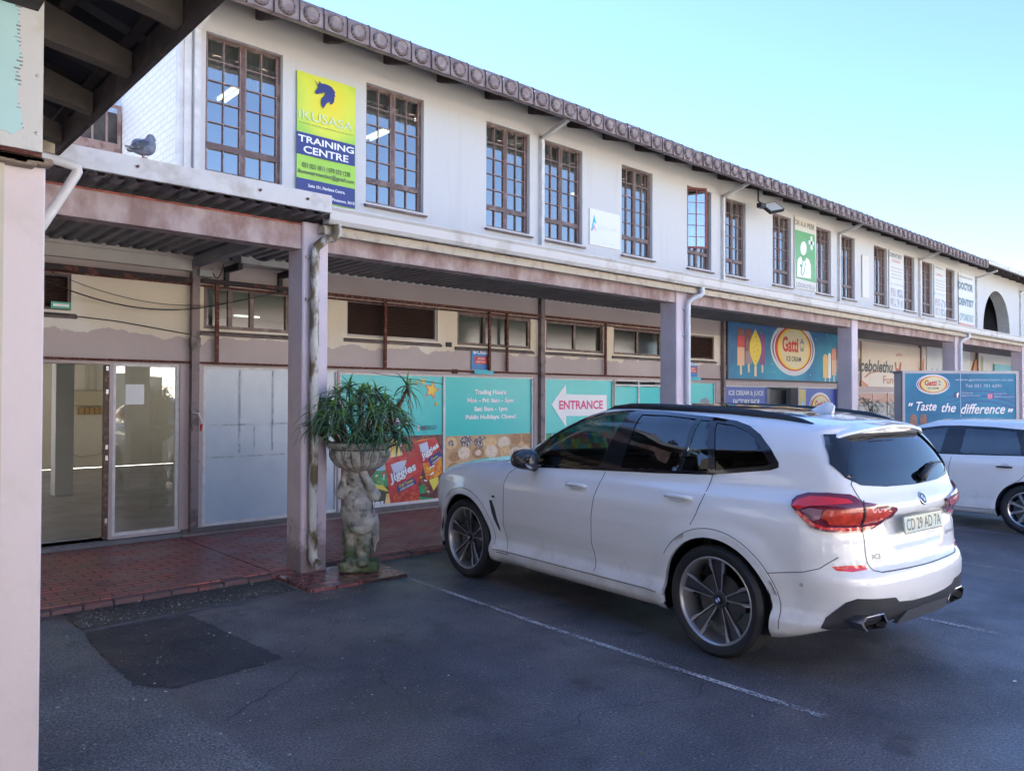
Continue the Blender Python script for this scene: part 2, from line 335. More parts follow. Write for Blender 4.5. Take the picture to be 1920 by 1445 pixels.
# brick pavement with its kerb edge
def brick_mat(name, rot=0., bright=1., rough=(.34, .6)):
    m = bpy.data.materials.new(name); m.use_nodes = True; nt = m.node_tree; b = nt.nodes['Principled BSDF']; L = nt.links
    g = nt.nodes.new('ShaderNodeNewGeometry'); mp = nt.nodes.new('ShaderNodeMapping'); mp.inputs['Rotation'].default_value = (0, 0, rot); L.new(g.outputs['Position'], mp.inputs['Vector'])
    br = nt.nodes.new('ShaderNodeTexBrick'); br.inputs['Scale'].default_value = 1; br.inputs['Brick Width'].default_value = .225; br.inputs['Row Height'].default_value = .112; br.inputs['Mortar Size'].default_value = .009; br.inputs['Mortar Smooth'].default_value = .2
    br.inputs['Color1'].default_value = (.45 * bright, .15 * bright, .125 * bright, 1); br.inputs['Color2'].default_value = (.31 * bright, .12 * bright, .115 * bright, 1); br.inputs['Mortar'].default_value = (.05, .03, .03, 1); br.inputs['Bias'].default_value = -.1
    L.new(mp.outputs[0], br.inputs['Vector'])
    n = nt.nodes.new('ShaderNodeTexNoise'); n.inputs['Scale'].default_value = 2.3; n.inputs['Detail'].default_value = 6; L.new(g.outputs['Position'], n.inputs['Vector'])
    r = nt.nodes.new('ShaderNodeValToRGB'); r.color_ramp.elements[0].position = .36; r.color_ramp.elements[1].position = .66; r.color_ramp.elements[0].color = (.72, .68, .70, 1); r.color_ramp.elements[1].color = (1.2, 1.2, 1.22, 1); L.new(n.outputs[0], r.inputs[0])
    mx = nt.nodes.new('ShaderNodeMix'); mx.data_type = 'RGBA'; mx.blend_type = 'MULTIPLY'; mx.inputs[0].default_value = 1; L.new(br.outputs[0], mx.inputs[6]); L.new(r.outputs[0], mx.inputs[7]); L.new(mx.outputs[2], b.inputs['Base Color'])
    r2 = nt.nodes.new('ShaderNodeValToRGB'); r2.color_ramp.elements[0].position = .4; r2.color_ramp.elements[1].position = .62; r2.color_ramp.elements[0].color = (rough[0],) * 3 + (1,); r2.color_ramp.elements[1].color = (rough[1],) * 3 + (1,); L.new(n.outputs[0], r2.inputs[0]); L.new(r2.outputs[0], b.inputs['Roughness'])
    iv = nt.nodes.new('ShaderNodeMath'); iv.operation = 'MULTIPLY_ADD'; iv.inputs[1].default_value = -1; n3 = nt.nodes.new('ShaderNodeTexNoise'); n3.inputs['Scale'].default_value = 30; L.new(g.outputs['Position'], n3.inputs['Vector']); L.new(br.outputs['Fac'], iv.inputs[0]); L.new(n3.outputs[0], iv.inputs[2])
    bp = nt.nodes.new('ShaderNodeBump'); bp.inputs['Strength'].default_value = .5; bp.inputs['Distance'].default_value = .006; L.new(iv.outputs[0], bp.inputs['Height']); L.new(bp.outputs[0], b.inputs['Normal']); return m
brick = brick_mat('brick_paving')
kerb_red = M('worn_red_kerb', (.30, .10, .085), .7, col2=(.16, .10, .10), mix=(.36, .48), vscale=2.5, bump=.4, bscale=40)
mb = MB(); mb.box(-6, 3.30, 6.93, 9.30, -.05, .045); mb.box(3.30, 60, 6.93, 9.30, -.05, .0455); tag(mb.build('pavement', brick), kind='structure')
mb = MB(); rnd = random.Random(2); x = -6.
while x < 60:
    mb.bev(x + .004, x + .221, 6.815 + rnd.uniform(-.006, .006), 6.93, -.05, .044 + rnd.uniform(-.012, .001), .006, 1); x += .225
tag(mb.build('kerb', kerb_red), kind='structure')
mb = MB(); mb.box(3.262, 3.270, 6.93, 9.42, .044, .0475); tag(mb.build('pavement_joint', M('dark_joint', (.01, .01, .012), .9)), kind='structure')
mb = MB(); mb.add([(3.262, 6.9, .03), (3.25, 6.12, .026), (4.22, 6.07, .026), (4.30, 6.80, .03), (3.262, 6.9, -.02), (3.25, 6.12, -.02), (4.22, 6.07, -.02), (4.30, 6.80, -.02)], [(0, 1, 2, 3), (0, 4, 5, 1), (1, 5, 6, 2), (2, 6, 7, 3), (3, 7, 4, 0)])
tag(mb.build('brick_apron', brick_mat('brick_wet', .02, .8, (.08, .35))), kind='structure')

# litter, grit and leaf bits lying on the asphalt
rnd = random.Random(77); mb = MB()
for i in range(900):
    if i < 300: x, y = rnd.uniform(1.5, 3.25), 6.27 + abs(rnd.gauss(0, .22)); y = min(y, 6.79)
    elif i < 600: x, y = rnd.uniform(.9, 3.3), rnd.uniform(3.6, 6.2)
    elif i < 700: x, y = rnd.uniform(3.2, 4.4), 6.07 - abs(rnd.gauss(0, .15))
    else: x, y = rnd.uniform(1., 8.5), rnd.uniform(1.2, 6.6)
    r = rnd.uniform(.003, .009) * (1.6 if rnd.random() < .08 else 1); a = rnd.uniform(0, 3.14); k = rnd.uniform(.35, 1); mb.cur = rnd.choice((0, 0, 1, 2, 2)); z = .006
    pts = [(x + r * math.cos(a + t) , y + r * k * math.sin(a + t)) for t in (0, 1.2, 2.4, 3.6, 5.)]; mb.add([(p_[0], p_[1], z) for p_ in pts] + [(x, y, z + r * .5)], [(j, (j + 1) % 5, 5) for j in range(5)])
tag(mb.build('grit_and_litter', [M('pale_grit', (.35, .35, .34), .8), M('white_litter', (.65, .65, .62), .7), M('dry_leaf_bits', (.16, .13, .07), .8)]), kind='stuff')
# ------------------------------------------------------------------ main building
WY = 9.43
def wall_mat(name, white_above=3.36):
    """plaster: white upstairs; taupe paint below with a ragged edge over older cream around the high windows"""
    m = bpy.data.materials.new(name); m.use_nodes = True; nt = m.node_tree; b = nt.nodes['Principled BSDF']; L = nt.links; b.inputs['Roughness'].default_value = .8
    g = nt.nodes.new('ShaderNodeNewGeometry'); sp = nt.nodes.new('ShaderNodeSeparateXYZ'); L.new(g.outputs['Position'], sp.inputs[0])
    def noise(s_, d=5, vec=None):
        n = nt.nodes.new('ShaderNodeTexNoise'); n.inputs['Scale'].default_value = s_; n.inputs['Detail'].default_value = d; L.new(vec or g.outputs['Position'], n.inputs['Vector']); return n.outputs[0]
    def math_(op, a, b_=None, c=None):
        n = nt.nodes.new('ShaderNodeMath'); n.operation = op
        for i, v in enumerate((a, b_, c)):
            if v is None: continue
            if isinstance(v, (int, float)): n.inputs[i].default_value = v
            else: L.new(v, n.inputs[i])
        return n.outputs[0]
    def step(v, lo, hi):
        n = nt.nodes.new('ShaderNodeMapRange'); n.interpolation_type = 'SMOOTHSTEP'; n.inputs['From Min'].default_value = lo; n.inputs['From Max'].default_value = hi; L.new(v, n.inputs['Value']); return n.outputs[0]
    def mix(f, a, b_):
        x = nt.nodes.new('ShaderNodeMix'); x.data_type = 'RGBA'
        L.new(f, x.inputs[0])
        for i, v in ((6, a), (7, b_)):
            if isinstance(v, tuple): x.inputs[i].default_value = (*v, 1)
            else: L.new(v, x.inputs[i])
        return x.outputs[2]
    mpv = nt.nodes.new('ShaderNodeMapping'); mpv.inputs['Scale'].default_value = (6, 6, .5); L.new(g.outputs['Position'], mpv.inputs['Vector'])
    dirt = noise(1.1, 8); streak = noise(1.5, 5, mpv.outputs[0])
    white = mix(step(streak, .50, .85), (.58, .575, .57), (.53, .52, .505))
    white = mix(math_('MULTIPLY', step(sp.outputs['Z'], 5.9, 6.5), .6), white, (.55, .49, .40))  # eave shade and warm bounce painted into the wall top as darker beige
    taupe = mix(step(dirt, .35, .7), (.46, .38, .36), (.52, .44, .42))
    cream = mix(step(dirt, .42, .62), (.68, .60, .47), (.74, .70, .63))
    zz = math_('MULTIPLY_ADD', noise(3.0, 7), .36, sp.outputs['Z'])
    lower = mix(math_('SUBTRACT', step(zz, 2.575, 2.590), step(sp.outputs['Z'], 3.055, 3.06)), taupe, cream)
    c = mix(step(sp.outputs['Z'], white_above, white_above + .01), lower, white)
    L.new(c, b.inputs['Base Color'])
    bp = nt.nodes.new('ShaderNodeBump'); bp.inputs['Strength'].default_value = .25; bp.inputs['Distance'].default_value = .012; L.new(noise(22, 6), bp.inputs['Height']); L.new(bp.outputs[0], b.inputs['Normal'])
    return m
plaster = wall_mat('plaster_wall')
white_wall = M('white_painted_plaster', (.70, .69, .68), .75, var=.08, vscale=2, bump=.15, bscale=30)
brown = M('brown_window_paint', (.12, .07, .06), .45, col2=(.22, .15, .13), mix=(.5, .64), vscale=7, bump=.2, bscale=60)
barpink = M('glazing_bar_paint', (.27, .18, .17), .55, var=.35, vscale=20)
alu = M('white_aluminium', (.62, .60, .58), .45, var=.15, vscale=9)
mauve = M('mauve_column_paint', (.60, .52, .56), .65, var=.10, vscale=2.5, bump=.12, bscale=25)
mauve_d = M('weathered_mauve_beam', (.27, .175, .16), .75, col2=(.45, .36, .35), mix=(.38, .62), vscale=5, bump=.5, bscale=18, vz=.6)
rust = M('rusty_steel', (.10, .028, .02), .8, col2=(.28, .13, .09), mix=(.5, .66), vscale=22, bump=.8, bscale=60)
gutter_m = M('old_white_gutter', (.60, .58, .55), .6, col2=(.42, .38, .33), mix=(.52, .72), vscale=3.5, bump=.15, bscale=25)
timber = M('dark_timber', (.05, .038, .035), .8, var=.4, vscale=12, bump=.4, bscale=30)
paneglass = glass('office_glass', (.55, .60, .60), .36, .02, (.95, .88, .80))
grime(mauve, .05, .75, (.16, .13, .13), .75, 7.)
shopglass = glass('shop_glass', (.75, .78, .78), .10, .0)
frost = M('frosted_grey_glass', (.17, .20, .20), .22, var=.25, vscale=2.5)

main = thing('shop_building', 'long two-storey white shop building with a colonnade and bronze scalloped eaves', 'building', (3.3, WY, 0))
def wall_holes(x0, x1, z0, z1, y0, y1, holes, mat, name='wall', parent=main):
    xs = sorted({x0, x1, *[h[0] for h in holes], *[h[1] for h in holes]}); zs = sorted({z0, z1, *[h[2] for h in holes], *[h[3] for h in holes]})
    mb = MB()
    hole = lambda x, z: any(h[0] < x < h[1] and h[2] < z < h[3] for h in holes)
    solid = lambda i, j: 0 <= i < len(xs) - 1 and 0 <= j < len(zs) - 1 and not hole((xs[i] + xs[i + 1]) / 2, (zs[j] + zs[j + 1]) / 2)
    for i in range(len(xs) - 1):
        for j in range(len(zs) - 1):
            if not solid(i, j): continue
            a, b, c, d = xs[i], xs[i + 1], zs[j], zs[j + 1]
            mb.quad((a, y0, c), (b, y0, c), (b, y0, d), (a, y0, d)); mb.quad((a, y1, c), (a, y1, d), (b, y1, d), (b, y1, c))
            if not solid(i - 1, j): mb.quad((a, y0, c), (a, y0, d), (a, y1, d), (a, y1, c))
            if not solid(i + 1, j): mb.quad((b, y0, c), (b, y1, c), (b, y1, d), (b, y0, d))
            if not solid(i, j - 1): mb.quad((a, y0, c), (a, y1, c), (b, y1, c), (b, y0, c))
            if not solid(i, j + 1): mb.quad((a, y0, d), (b, y0, d), (b, y1, d), (a, y1, d))
    o = obj(name, mb.V, mb.F, mat, parent)
    return o
PIPES = [3.44, 9.28, 14.90, 20.59, 26.29, 31.79, 37.3, 42.8]
UW = [3.56, 5.82, 8.06, 9.37, 11.46, 13.60, 14.98, 17.12, 19.31, 20.77, 22.90, 25.10, 26.60, 28.74]
UWW = [1.0, 1.0, .97, .98, .96, .90, .92, .90, .87, .86, .93, .86, .88, .84]
ZB, ZT = 4.45, 6.15
holes = [(x, x + w, ZB, ZT) for x, w in zip(UW, UWW)]
CLER = [(3.56, 4.68, 2.52, 3.05), (5.53, 7.10, 2.54, 3.05), (7.48, 9.06, 2.51, 3.02), (9.43, 10.92, 2.51, 3.03), (11.23, 12.71, 2.51, 3.02), (13.1, 14.6, 2.52, 3.02), (16.0, 17.4, 2.52, 3.02), (1.1, 2.13, 2.62, 3.02)]
SHOP = [(1.0, 2.52, .09, 2.05), (2.56, 3.29, .12, 2.07), (3.56, 5.40, .12, 2.06), (5.43, 9.15, .12, 2.03), (9.42, 11.25, .12, 2.03), (11.28, 12.78, .09, 2.03), (13.0, 14.68, .12, 2.01), (15.05, 16.92, .12, 1.97), (16.95, 18.36, .09, 1.97), (18.42, 20.55, .12, 1.97), (21.9, 26.0, .09, 1.87), (26.8, 31.3, .12, 1.9)]
# arch opening is cut separately; the wall around it is built from strips
AXC, AR_, AZ = 34.3, 1.65, 4.30
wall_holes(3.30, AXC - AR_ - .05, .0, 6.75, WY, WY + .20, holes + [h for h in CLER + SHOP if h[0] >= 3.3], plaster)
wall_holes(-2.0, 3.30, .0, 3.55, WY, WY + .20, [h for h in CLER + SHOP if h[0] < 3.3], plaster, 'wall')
mb = MB(); poly = [(AXC - AR_ - .05, 3.3), (AXC + AR_ + .05, 3.3), (AXC + AR_ + .05, 6.75), (AXC - AR_ - .05, 6.75)]
n = 24; arc = [(AXC - AR_ * math.cos(math.pi * i / n), AZ + 1.58 * math.sin(math.pi * i / n)) for i in range(n + 1)]
for y in (WY, WY + .2):
    for i in range(n):
        (a, b), (c, d) = arc[i], arc[i + 1]; mb.quad((a, y, b), (c, y, d), (c, y, 6.75), (a, y, 6.75))
    mb.quad((AXC - AR_ - .05, y, 3.3), (AXC - AR_, y, 3.3), (AXC - AR_, y, 6.75), (AXC - AR_ - .05, y, 6.75)); mb.quad((AXC + AR_, y, 3.3), (AXC + AR_ + .05, y, 3.3), (AXC + AR_ + .05, y, 6.75), (AXC + AR_, y, 6.75))
    mb.quad((AXC - AR_ - .05, y, 0), (AXC + AR_ + .05, y, 0), (AXC + AR_ + .05, y, 3.3), (AXC - AR_ - .05, y, 3.3))
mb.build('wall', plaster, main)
brick_grey = M('dark_facebrick', (.05, .045, .045), .8, var=.3, vscale=8, bump=.5, bscale=30)
mb = MB()
for i in range(n): (a, b), (c, d) = arc[i], arc[i + 1]; mb.quad((a, WY + .002, b), (c, WY + .002, d), (c, WY + .42, d), (a, WY + .42, b))
mb.quad((AXC - AR_, WY + .002, 3.5), (AXC - AR_, WY + .002, AZ), (AXC - AR_, WY + .42, AZ), (AXC - AR_, WY + .42, 3.5)); mb.quad((AXC + AR_, WY + .002, 3.5), (AXC + AR_, WY + .002, AZ), (AXC + AR_, WY + .42, AZ), (AXC + AR_, WY + .42, 3.5))
mb.build('arch_lining', M('whitewashed_brick', (.5, .49, .47), .8, var=.15, vscale=12, bump=.6, bscale=30), main)
mb = MB(); mb.box(AXC - 1.9, AXC + 1.9, WY + 3.4, WY + 3.5, 3.4, 6.2); mb.box(AXC + 1.7, AXC + 1.9, WY + .43, WY + 3.39, 3.4, 6.2); mb.box(AXC - 1.9, AXC - 1.7, WY + .43, WY + 3.39, 3.4, 6.2); mb.box(AXC - 1.69, AXC + 1.69, WY + .43, WY + 3.39, 6.0, 6.1); mb.build('arch_recess_wall', brick_grey, main)
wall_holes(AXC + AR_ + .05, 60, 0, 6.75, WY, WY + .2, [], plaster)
# whitewashed brick gable
def brick_wall_mat():
    m = bpy.data.materials.new('whitewashed_gable_brick'); m.use_nodes = True; nt = m.node_tree; b = nt.nodes['Principled BSDF']; L = nt.links; b.inputs['Roughness'].default_value = .75
    g = nt.nodes.new('ShaderNodeNewGeometry'); s = nt.nodes.new('ShaderNodeSeparateXYZ'); cb = nt.nodes.new('ShaderNodeCombineXYZ'); L.new(g.outputs['Position'], s.inputs[0]); L.new(s.outputs['Y'], cb.inputs['X']); L.new(s.outputs['Z'], cb.inputs['Y'])
    br = nt.nodes.new('ShaderNodeTexBrick'); br.inputs['Scale'].default_value = 1; br.inputs['Brick Width'].default_value = .23; br.inputs['Row Height'].default_value = .085; br.inputs['Mortar Size'].default_value = .006
    br.inputs['Color1'].default_value = (.76, .76, .76, 1); br.inputs['Color2'].default_value = (.72, .72, .72, 1); br.inputs['Mortar'].default_value = (.55, .55, .56, 1); L.new(cb.outputs[0], br.inputs['Vector']); L.new(br.outputs[0], b.inputs['Base Color'])
    iv = nt.nodes.new('ShaderNodeMath'); iv.operation = 'SUBTRACT'; iv.inputs[0].default_value = 1; L.new(br.outputs['Fac'], iv.inputs[1]); bp = nt.nodes.new('ShaderNodeBump'); bp.inputs['Strength'].default_value = .7; bp.inputs['Distance'].default_value = .01; L.new(iv.outputs[0], bp.inputs['Height']); L.new(bp.outputs[0], b.inputs['Normal']); return m
mb = MB(); mb.add([(3.30, WY + .002, 3.4), (3.30, 19.0, 3.4), (3.30, 19.0, 6.75), (3.30, 14.2, 8.2), (3.30, WY + .002, 6.7), (3.48, WY + .2, 3.4), (3.48, 19.0, 3.4), (3.48, 19.0, 6.75), (3.48, 14.2, 8.2), (3.48, WY + .2, 6.7)],
    [(0, 1, 2, 3, 4), (9, 8, 7, 6, 5), (2, 3, 8, 7), (3, 4, 9, 8)]); mb.build('gable_wall', brick_wall_mat(), main)
wall_holes(-2, 60, .104, 6.75, 19.0, 19.2, [(-1.9, 1.9, .9, 3.0), (7.3, 9.2, .9, 3.0), (9.5, 16, .9, 3.0)], M('cream_interior', (.74, .71, .62), .8, var=.08, vscale=1.2), 'rear_wall')  # openings added out of view to let light into the shop
# corner boards, wall pipes with elbows to the eaves
pipe_w = M('white_painted_pipe', (.62, .60, .58), .5, var=.15, vscale=6); pipe_t = M('taupe_painted_pipe', (.24, .185, .18), .6, col2=(.12, .09, .085), mix=(.5, .62), vscale=7)
mb = MB(); mb.box(3.24, 3.30, WY - .004, WY + .10, 3.55, 6.70); mb.box(3.298, 3.38, WY - .03, WY + .01, 3.56, 6.2); mb.build('corner_board', pipe_w, main)
for i, x in enumerate(PIPES):
    mb = MB(); mb.box(x - .035, x + .035, WY - .075, WY - .004, 3.5, 6.16); mb.add([(x - .035, WY - .075, 6.10), (x + .035, WY - .075, 6.10), (x + .035, WY - .004, 6.16), (x - .035, WY - .004, 6.16), (x - .035, WY - .72, 6.285), (x + .035, WY - .72, 6.285), (x + .035, WY - .72, 6.345), (x - .035, WY - .72, 6.345)], [(0, 1, 5, 4), (1, 2, 6, 5), (2, 3, 7, 6), (3, 0, 4, 7), (4, 5, 6, 7)])
    mb.build('roof_downpipe', pipe_w, main)
    mb = MB(); mb.box(x - .045, x + .045, WY - .085, WY - .004, .08, 3.38); mb.box(x - .055, x + .055, WY - .09, WY - .004, 2.28, 2.40); mb.box(x - .052, x + .052, WY - .088, WY - .004, .9, .93); mb.build('wall_downpipe', pipe_t, main)
# upstairs windows: one is built, the rest are copies
def make_window(w=1.0):
    H = ZT - ZB; y = WY + .10
    fr = MB(); t = .036
    for a, b, c, d in ((0, t, 0, H), (w - t, w, 0, H), (t, w - t, 0, t), (t, w - t, H - t, H), (w / 2 - .026, w / 2 + .026, t, H - t)): fr.box(a, b, y - .03, y + .03, c, d)
    for a, b in ((t, w / 2 - .026), (w / 2 + .026, w - t)): fr.box(a, b, y - .032, y + .028, .30, .375)
    win = fr.build('window', brown, None)
    sl_ = MB(); sl_.add([(-.03, y - .17, -.045), (w + .03, y - .17, -.045), (w + .03, y, .0), (-.03, y, .0), (-.03, y - .17, -.075), (w + .03, y - .17, -.075), (w + .03, y, -.05), (-.03, y, -.05)], [(0, 1, 2, 3), (0, 4, 5, 1), (1, 5, 6, 2), (0, 3, 7, 4), (4, 7, 6, 5)]); sl_.build('sill', brown, win)
    br = MB()
    for a, b in ((t, w / 2 - .026), (w / 2 + .026, w - t)):
        m_ = (a + b) / 2; br.box(m_ - .006, m_ + .006, y - .022, y - .002, t, H - t)
        for k in range(1, 5): z = .375 + (H - t - .375) * k / 5; br.box(a, b, y - .02, y - .004, z - .006, z + .006)
        for k in (a + .008, b - .008): br.box(k - .008, k + .008, y - .024, y - .001, .375, H - t); br.box(k - .008, k + .008, y - .024, y - .001, t, .30)
    br.build('glazing_bars', barpink, win)
    p = MB(); p.quad((t, y + .004, t), (w - t, y + .004, t), (w - t, y + .004, H - t), (t, y + .004, H - t)); p.build('pane', paneglass, win)
    bl = MB(); rnd = random.Random(1); n = 22
    for i in range(n):
        a0, a1 = t + (w - 2 * t) * i / n, t + (w - 2 * t) * (i + 1) / n; bl.quad((a0, y + .09 + .012 * (i % 2), H - .50), (a1, y + .09 + .012 * ((i + 1) % 2), H - .50), (a1, y + .09 + .012 * ((i + 1) % 2), H), (a0, y + .09 + .012 * (i % 2), H))
    bl.build('blind', M('grey_blind', (.46, .44, .41), .8), win)
    return win
w0 = make_window(); w0.parent = main; snap = list(COL.objects)
off = -wloc(main)
for i, (x, w_) in enumerate(zip(UW, UWW)):
    o = w0 if i == 0 else copy_tree(w0, main, snap)
    o.location = (x + off.x, off.y, ZB); o.scale = (w_, 1, 1)
# the open casement of the sixth window
mb = MB(); f = lambda a, b, t: (13.62 + a * .86, WY + .04 - a * .52 + t, b)
for a, b, c, d in ((0, .04, 4.84, 6.12), (.43, .47, 4.84, 6.12), (.04, .43, 4.84, 4.88), (.04, .43, 6.08, 6.12), (.225, .24, 4.88, 6.08)) + tuple((.04, .43, 5.08 + .24 * k, 5.09 + .24 * k) for k in range(5)): mb.prism([(a, c), (b, c), (b, d), (a, d)], f, 0, .03)
sash = mb.build('open_casement', M('red_brown_paint', (.22, .05, .04), .5, var=.3, vscale=9), main)
mb = MB(); mb.prism([(.04, 4.88), (.43, 4.88), (.43, 6.08), (.04, 6.08)], f, .012, .016); mb.build('pane', paneglass, sash)
# rooms upstairs: ceiling, floor, back partition and the fluorescent tubes seen through the glass
room = M('office_wall', (.30, .31, .33), .8); tube_m = M('fluorescent_tube', (1., 1., .80), .5, emit=.45)
mb = MB(); mb.box(3.5, 32, 9.7, 15.0, 6.20, 6.24); mb.box(3.5, 32, 9.7, 15.0, 3.9, 3.94); mb.box(3.5, 32, 15.0, 15.1, 3.9, 6.3)
for x in (3.49, 9.2, 14.8, 20.5, 26.2, 31.9): mb.box(x, x + .02, 9.66, 15, 3.94, 6.2)
mb.build('office_interior', room, main)
for x, y in ((4.44, 10.5), (6.92, 10.5), (12.05, 10.6)):
    mb = MB(); mb.box(x - .09, x + .09, y - .68, y + .68, 6.03, 6.20); l = mb.build('ceiling_light', M('light_fitting_white', (.6, .6, .58), .5), main)
    mb = MB(); mb.tube([(x - .05, y - .65, 6.01), (x - .05, y + .65, 6.01)], .02, 8); mb.tube([(x + .05, y - .65, 6.01), (x + .05, y + .65, 6.01)], .02, 8); mb.build('tube', tube_m, l)
# roof with scalloped bronze fascia, rafters, soffit boards
bronze = M('bronze_eave_tile', (.20, .145, .135), .55, col2=(.31, .25, .24), mix=(.42, .66), vscale=6, bump=.3, bscale=30)
roof_m = M('roof_sheet', (.16, .13, .12), .7, var=.2, vscale=3)
mb = MB(); mb.add([(3.0, 8.62, 6.46), (60, 8.62, 6.46), (60, 14.2, 8.4), (3.0, 14.2, 8.4), (60, 19.4, 6.6), (3.0, 19.4, 6.6)], [(0, 1, 2, 3), (3, 2, 4, 5)]); mb.build('roof', roof_m, main)
mb = MB(); mb.add([(3.0, 8.60, 6.36), (30, 8.60, 6.36), (30, 9.6, 6.71), (3.0, 9.6, 6.71)], [(0, 3, 2, 1)]); mb.add([(30, 8.60, 6.40), (60, 8.60, 6.40), (60, 9.6, 6.74), (30, 9.6, 6.74)], [(0, 3, 2, 1)]); mb.build('soffit', timber, main)
x = 3.25
while x < 46:
    mb = MB(); mb.add([(x - .03, 8.60, 6.22), (x + .03, 8.60, 6.22), (x + .03, 9.5, 6.52), (x - .03, 9.5, 6.52), (x - .03, 8.60, 6.36), (x + .03, 8.60, 6.36), (x + .03, 9.5, 6.68), (x - .03, 9.5, 6.68)], [(0, 1, 2, 3), (0, 4, 5, 1), (1, 5, 6, 2), (0, 3, 7, 4)]); mb.build('rafter', timber, main); x += .96
def eave_tile(name='eave_tile', sd=0.):
    mb = MB(); w = .325; g = 10; y0 = 8.52; za, zb = 6.195, 6.475
    for j in range(g):
        for i in range(g):
            pass
    V = []; F = []; nx, nz = 30, 26
    for j in range(nz + 1):
        for i in range(nx + 1):
            a, b = i / nx, j / nz; r = math.hypot((a - .5) * w, (b - .47) * (zb - za)); rr = .105
            d = 0
            if r < rr: d = .044 * min(1, (rr - r) / .012) - .020 * min(1, max(0, (rr * .80 - r) / .015))
            d += .022 * max(0, 1 - min(a, 1 - a) / .05) ; d += .010 * max(0, 1 - b / .06)
            d += .0025 * math.sin(a * 17 + sd * 3) * math.sin(b * 13 + sd) + (.012 * (max(0, .18 - math.hypot(a - (sd * .37 % 1), b * .8 - .02)) / .18) * -1 if sd else 0); lean = .035 * max(0, b - .82) / .18
            V.append((a * w, y0 - d + lean, za + b * (zb - za)))
    for j in range(nz):
        for i in range(nx): k = j * (nx + 1) + i; F.append((k, k + 1, k + nx + 2, k + nx + 1))
    b0 = len(V); V += [(0, y0, za), (w, y0, za), (w, 8.62, za + .01), (0, 8.62, za + .01), (0, y0 + .03, zb), (w, y0 + .03, zb), (w, 8.64, zb + .012), (0, 8.64, zb + .012)]; F += [(b0, b0 + 3, b0 + 2, b0 + 1), (b0 + 4, b0 + 5, b0 + 6, b0 + 7)]
    o = obj(name, V, F, [bronze, M('relief_shade', (.075, .055, .05), .8, var=.3, vscale=20)], None, True, 60)  # dark rings and tile edges paint in the shade of the relief
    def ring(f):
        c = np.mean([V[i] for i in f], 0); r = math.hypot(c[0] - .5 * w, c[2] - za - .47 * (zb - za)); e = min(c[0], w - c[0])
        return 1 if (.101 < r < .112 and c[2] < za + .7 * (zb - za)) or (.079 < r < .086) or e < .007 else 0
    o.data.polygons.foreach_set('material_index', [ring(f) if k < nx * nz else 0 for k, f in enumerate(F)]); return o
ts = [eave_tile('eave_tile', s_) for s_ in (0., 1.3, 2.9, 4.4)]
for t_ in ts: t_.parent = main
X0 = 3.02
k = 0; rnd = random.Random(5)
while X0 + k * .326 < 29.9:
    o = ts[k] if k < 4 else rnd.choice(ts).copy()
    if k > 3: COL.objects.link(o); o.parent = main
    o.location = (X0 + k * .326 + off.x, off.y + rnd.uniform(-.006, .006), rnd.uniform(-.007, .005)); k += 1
mb = MB(); mb.box(29.95, 60, 8.52, 8.60, 6.37, 6.45); mb.tube([(29.95, 8.56, 6.48), (60, 8.56, 6.48)], .04, 6); mb.build('eave_board', gutter_m, main)

# ------------------------------------------------------------------ covered walkway: columns, beams, gutters, corrugated roof (parts of the building)
CX_ = [3.47, 9.44, 15.30, 21.15, 26.9, 32.6, 38.3]
for i, x in enumerate(CX_):
    mb = MB(); mb.bev(x, x + .27, 6.73, 7.03, .02, 3.36, .012, 1); mb.build('column', mauve, main)
xs = [1.33] + CX_
for i in range(len(xs) - 1):
    a = xs[i] + (.27 if i else 0) + .002; b = xs[i + 1] - .002; n = 16; mb = MB()
    V = []; F = []
    for k in range(n + 1):
        x = a + (b - a) * k / n; s = 0
        for (yy, zz) in ((6.76, 3.10), (6.76, 3.34), (6.94, 3.34), (6.94, 3.10)): V.append((x, yy, zz))
    for k in range(n): F += [(k * 4 + j, k * 4 + (j + 1) % 4, k * 4 + 4 + (j + 1) % 4, k * 4 + 4 + j) for j in range(4)]
    F += [(0, 3, 2, 1), tuple(n * 4 + j for j in range(4))]; mb.add(V, F); bm_ = mb.build('walkway_beam', mauve_d, main)
    if i == 0: mb = MB(); mb.box(a, b, 6.752, 6.76, 3.325, 3.342); mb.build('red_paint_edge', M('flaking_red_paint', (.30, .08, .055), .8, var=.5, vscale=14), bm_)
mb = MB(); mb.box(1.36, 3.60, 6.42, 6.46, 3.405, 3.565); mb.box(1.36, 3.60, 6.46, 6.62, 3.55, 3.565); mb.box(3.585, 3.60, 6.46, 6.6, 3.405, 3.55); fas = mb.build('canopy_fascia', gutter_m, main)
mb = MB()
for x in (1.9, 2.9, 3.35): mb.tube([(x, 6.417, 3.49), (x, 6.40, 3.49)], .012, 6)
mb.build('bolt', rust, fas)
prof = [(6.62, 3.46), (6.60, 3.335), (6.50, 3.325), (6.47, 3.36), (6.462, 3.44), (6.44, 3.465), (6.445, 3.48), (6.475, 3.475), (6.49, 3.36), (6.59, 3.35)]
mb = MB(); V = [(x, y, z) for x in (3.61, 60) for y, z in prof]; n = len(prof); mb.add(V, [(i, (i + 1) % n, n + (i + 1) % n, n + i) for i in range(n)] + [tuple(range(n))]); mb.build('gutter', gutter_m, main)
mb = MB(); mb.box(3.62, 60, 6.60, 6.74, 3.262, 3.325); mb.box(3.62, 60, 6.585, 6.60, 3.235, 3.30); mb.build('canopy_edge', M('cream_edge_board', (.50, .43, .33), .7, col2=(.30, .24, .19), mix=(.5, .7), vscale=7, bump=.3), main)
mb = MB(); V = []; F = []; N = 0; x = -2.; pts = []
while x < 40: pts += [(x, 0), (x + .055, 0), (x + .075, .035), (x + .12, .035), (x + .14, 0)]; x += .14
